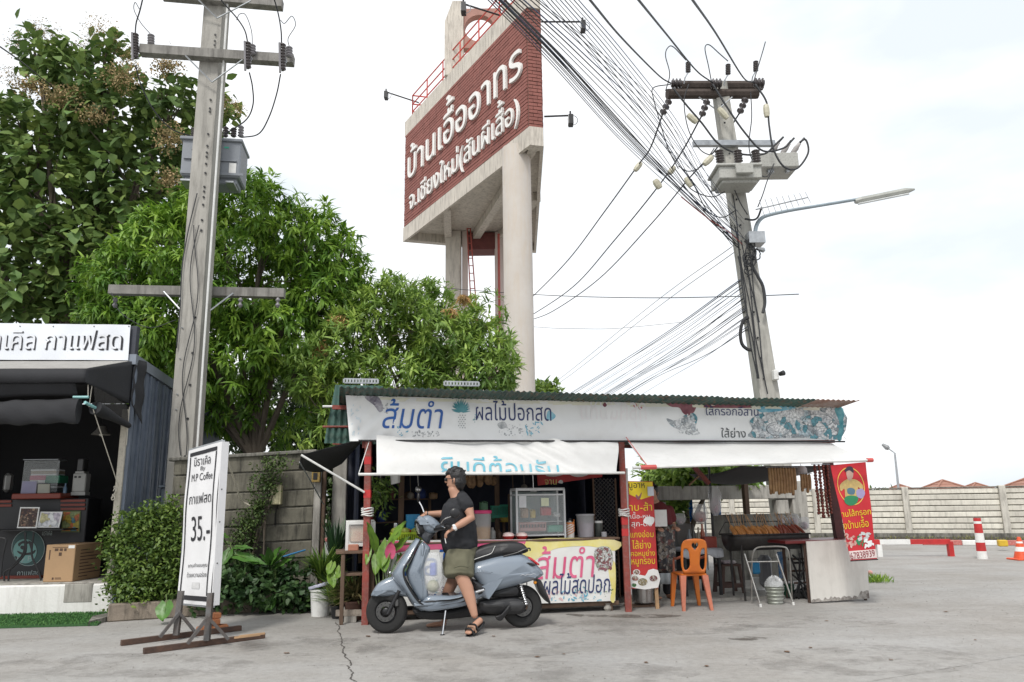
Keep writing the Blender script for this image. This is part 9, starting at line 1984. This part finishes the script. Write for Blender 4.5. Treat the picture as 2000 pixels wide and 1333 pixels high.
ring_tube(sh_,[(PQ(896,968,0),.075,.10),(PQ(899,976,0),.115,.18),(PQ(895,992,0),.165,.215),(PQ(893,1012,0),.188,.22),(PQ(896,1040,0),.20,.225),(PQ(899,1062,0),.198,.225),(PQ(901,1070,0),.19,.215)],yw,26)
ring_tube(sh_,[(PQ(903,974,.15),.07,.07),(PQ(909,982,.205),.074,.07),(PQ(912,991,.23),.075,.066)],yw);ring_tube(sh_,[(PQ(893,977,-.15),.068,.068),(PQ(884,992,-.22),.068,.062)],yw)
fuse(sh_,'shirt',M_shirt,pr,.011,5,.035)
M_short=mk('olive_shorts',(.135,.13,.085),.85,c2=(.10,.095,.06),scale=5,bump=.5,bs=10);so=MB()
ring_tube(so,[(PQ(901,1070,0),.175,.20),(PQ(902,1084,.0),.185,.21)],yw,24);ring_tube(so,[(PQ(900,1082,.10),.155,.13),(PQ(897,1100,.15),.158,.128),(PQ(897,1126,.20),.150,.122)],yw,22,.12);ring_tube(so,[(PQ(897,1082,-.10),.15,.13),(PQ(889,1104,-.16),.14,.12),(PQ(886,1124,-.18),.135,.115)],yw,22,.12)
sh2=fuse(so,'shorts',M_short,pr,.011,5,.03)
mb=MB();mb.tube([PQ(886,1110,.31),PQ(900,1106,.33),PQ(915,1109,.32)],.004,4,smooth=3);mb.build('pocket_seam',mk('olive_dark',(.08,.08,.05),.9),sh2)
# watch, sandals
d_=(aL[4]-aL[3]).normalized();mb=MB();c=aL[4]-d_*.012;lathe_between(mb,c-d_*.014,c+d_*.014,[(.034,0),(.036,.1),(.036,.9),(.034,1)],16);wt=mb.build('watch',M_white,pr,smooth=True);mb=MB();n2=(CAM-c).normalized();lathe_between(mb,c+n2*.034,c+n2*.044,[(0,0),(.02,0),(.02,1),(0,1)],16);mb.build('dial',M_chr,wt)
mb=MB();u=(toe-heel).normalized();s_=V((0,0,1)).cross(u).normalized();dn=u.cross(s_);dn=dn if dn.z<0 else-dn
mb.grid(lambda a,b:heel+dn*.04+(toe-heel)*(-.12+a*1.38)+s_*(b-.5)*.095*(math.sin(math.pi*min(1,a*.9+.08))**.4)+V((0,0,0)),12,5);mb.build('sandal_sole',M_blk,pr,smooth=True,solid=.02)
for k in range(3):mb=MB();t=.55+.17*k;c=heel.lerp(toe,t);mb.tube([c+s_*.05+dn*.03,c+s_*.035-dn*.03,c-dn*.042+u*.01,c-s_*.035-dn*.03,c-s_*.05+dn*.03],.010,6,smooth=3);mb.build('sandal_strap',M_black if k!=1 else mk('tan_strap',(.35,.22,.15),.6),pr,smooth=True)
mb=MB();c=aR_[3]-(aR_[3]-aR_[2]).normalized()*.02;lathe_between(mb,c,c+V((.012,0,0)),[(.031,0),(.033,1)],14);mb.build('wrist_band',M_black,pr)
mb=MB();c=PQ(869,1052,.33);mb.tube([c,c+V((.012,-.01,-.05))],.004,6);one('cigarette',mb,M_white,'short white cigarette held low in the left hand of the rider','cigarette')
# vendor half hidden behind the menu sign
vd=thing('person','vendor in maroon shirt and patterned apron half hidden behind the menu sign','person',S(sp(1294,1150,.6)[0],.6,.036));vx=sp(1294,1000,.6)[0]
v=lambda x,y,z:S(vx+x,.75+y,z);kb=MB();fv=-SX*.6-SN*.8
qv=head(kb,v(-.07,0,1.42),fv,(0,0,1),.98);ring_tube(kb,[(v(-.05,0,1.33),.05,.05),(v(-.02,0,1.24),.06,.09)],SX)
ring_tube(kb,[(v(0,0,1.2),.1,.14),(v(0,0,.8),.12,.15)],SX)
for g in(1,-1):
 el,wr=v(g*.2,-.02,.98),v(g*.12,-.22,.96);ring_tube(kb,[(v(g*.15,0,1.2),.05,.05),(el,.042,.042),(wr,.027,.03)],SX);hand(kb,wr,-SN,V((0,0,-1)),g,.6)
 ring_tube(kb,[(v(g*.09,0,.8),.085,.085),(v(g*.09,0,.42),.06,.06),(v(g*.09,.02,.09),.038,.038)],SX);ring_tube(kb,[(v(g*.09,.02,.065),.03,.03),(v(g*.1,-.13,.06),.02,.04)],SX)
fuse(kb,'body',M_skin,vd,.009,4)
kb=MB();ring_tube(kb,[(qv(-.02,0,-.02),.085,.08),(qv(-.012,0,.09),.095,.08),(qv(0,0,.112),.06,.05)],SX);fuse(kb,'hair',M_hair,vd,.009,3)
kb=MB();ring_tube(kb,[(v(-.01,0,1.25),.08,.12),(v(0,0,1.2),.12,.19),(v(0,0,1.05),.15,.19),(v(0,0,.84),.155,.18)],SX,22)
for g in(1,-1):ring_tube(kb,[(v(g*.16,0,1.2),.07,.07),(v(g*.2,-.01,1.06),.065,.062)],SX)
fuse(kb,'shirt',mk('maroon_shirt',(.14,.02,.025),.85,bump=.3),vd,.012,5)
kb=MB();ring_tube(kb,[(v(0,0,.86),.15,.17),(v(0,0,.76),.15,.175)],SX,22)
for g in(1,-1):ring_tube(kb,[(v(g*.09,0,.78),.105,.1),(v(g*.09,0,.45),.085,.08),(v(g*.09,.02,.12),.07,.065)],SX)
fuse(kb,'trousers',M_blackcloth,vd,.012,4)
mb=MB(SF);mb.grid(lambda a,b:(vx-.12+.26*a,.75-.19-.03*math.sin(a*3.14)-.01*math.sin(a*19),1.0-.62*b),20,6);ap=mb.build('apron',photo_mat('apron_print',22,[(.1,.08,.07),(.3,.25,.2),(.2,.08,.07),(.06,.06,.07),(.35,.33,.3)],.3,.1),vd,smooth=True,solid=.004)
mb=MB(SF);mb.grid(lambda a,b:(vx-.12+.26*a,.75-.192-.03*math.sin(a*3.14)-.01*math.sin(a*19),.38-.14*b),20,3);mb.build('apron_hem',mk('pale_hem',(.45,.5,.52),.8),ap,smooth=True,solid=.004)
pbox(None,'white_tray',M_white,1279,996,1303,1029,.38,.4,.004);tag(bpy.data.objects['white_tray'],'white board held by the vendor beside the menu sign','board')
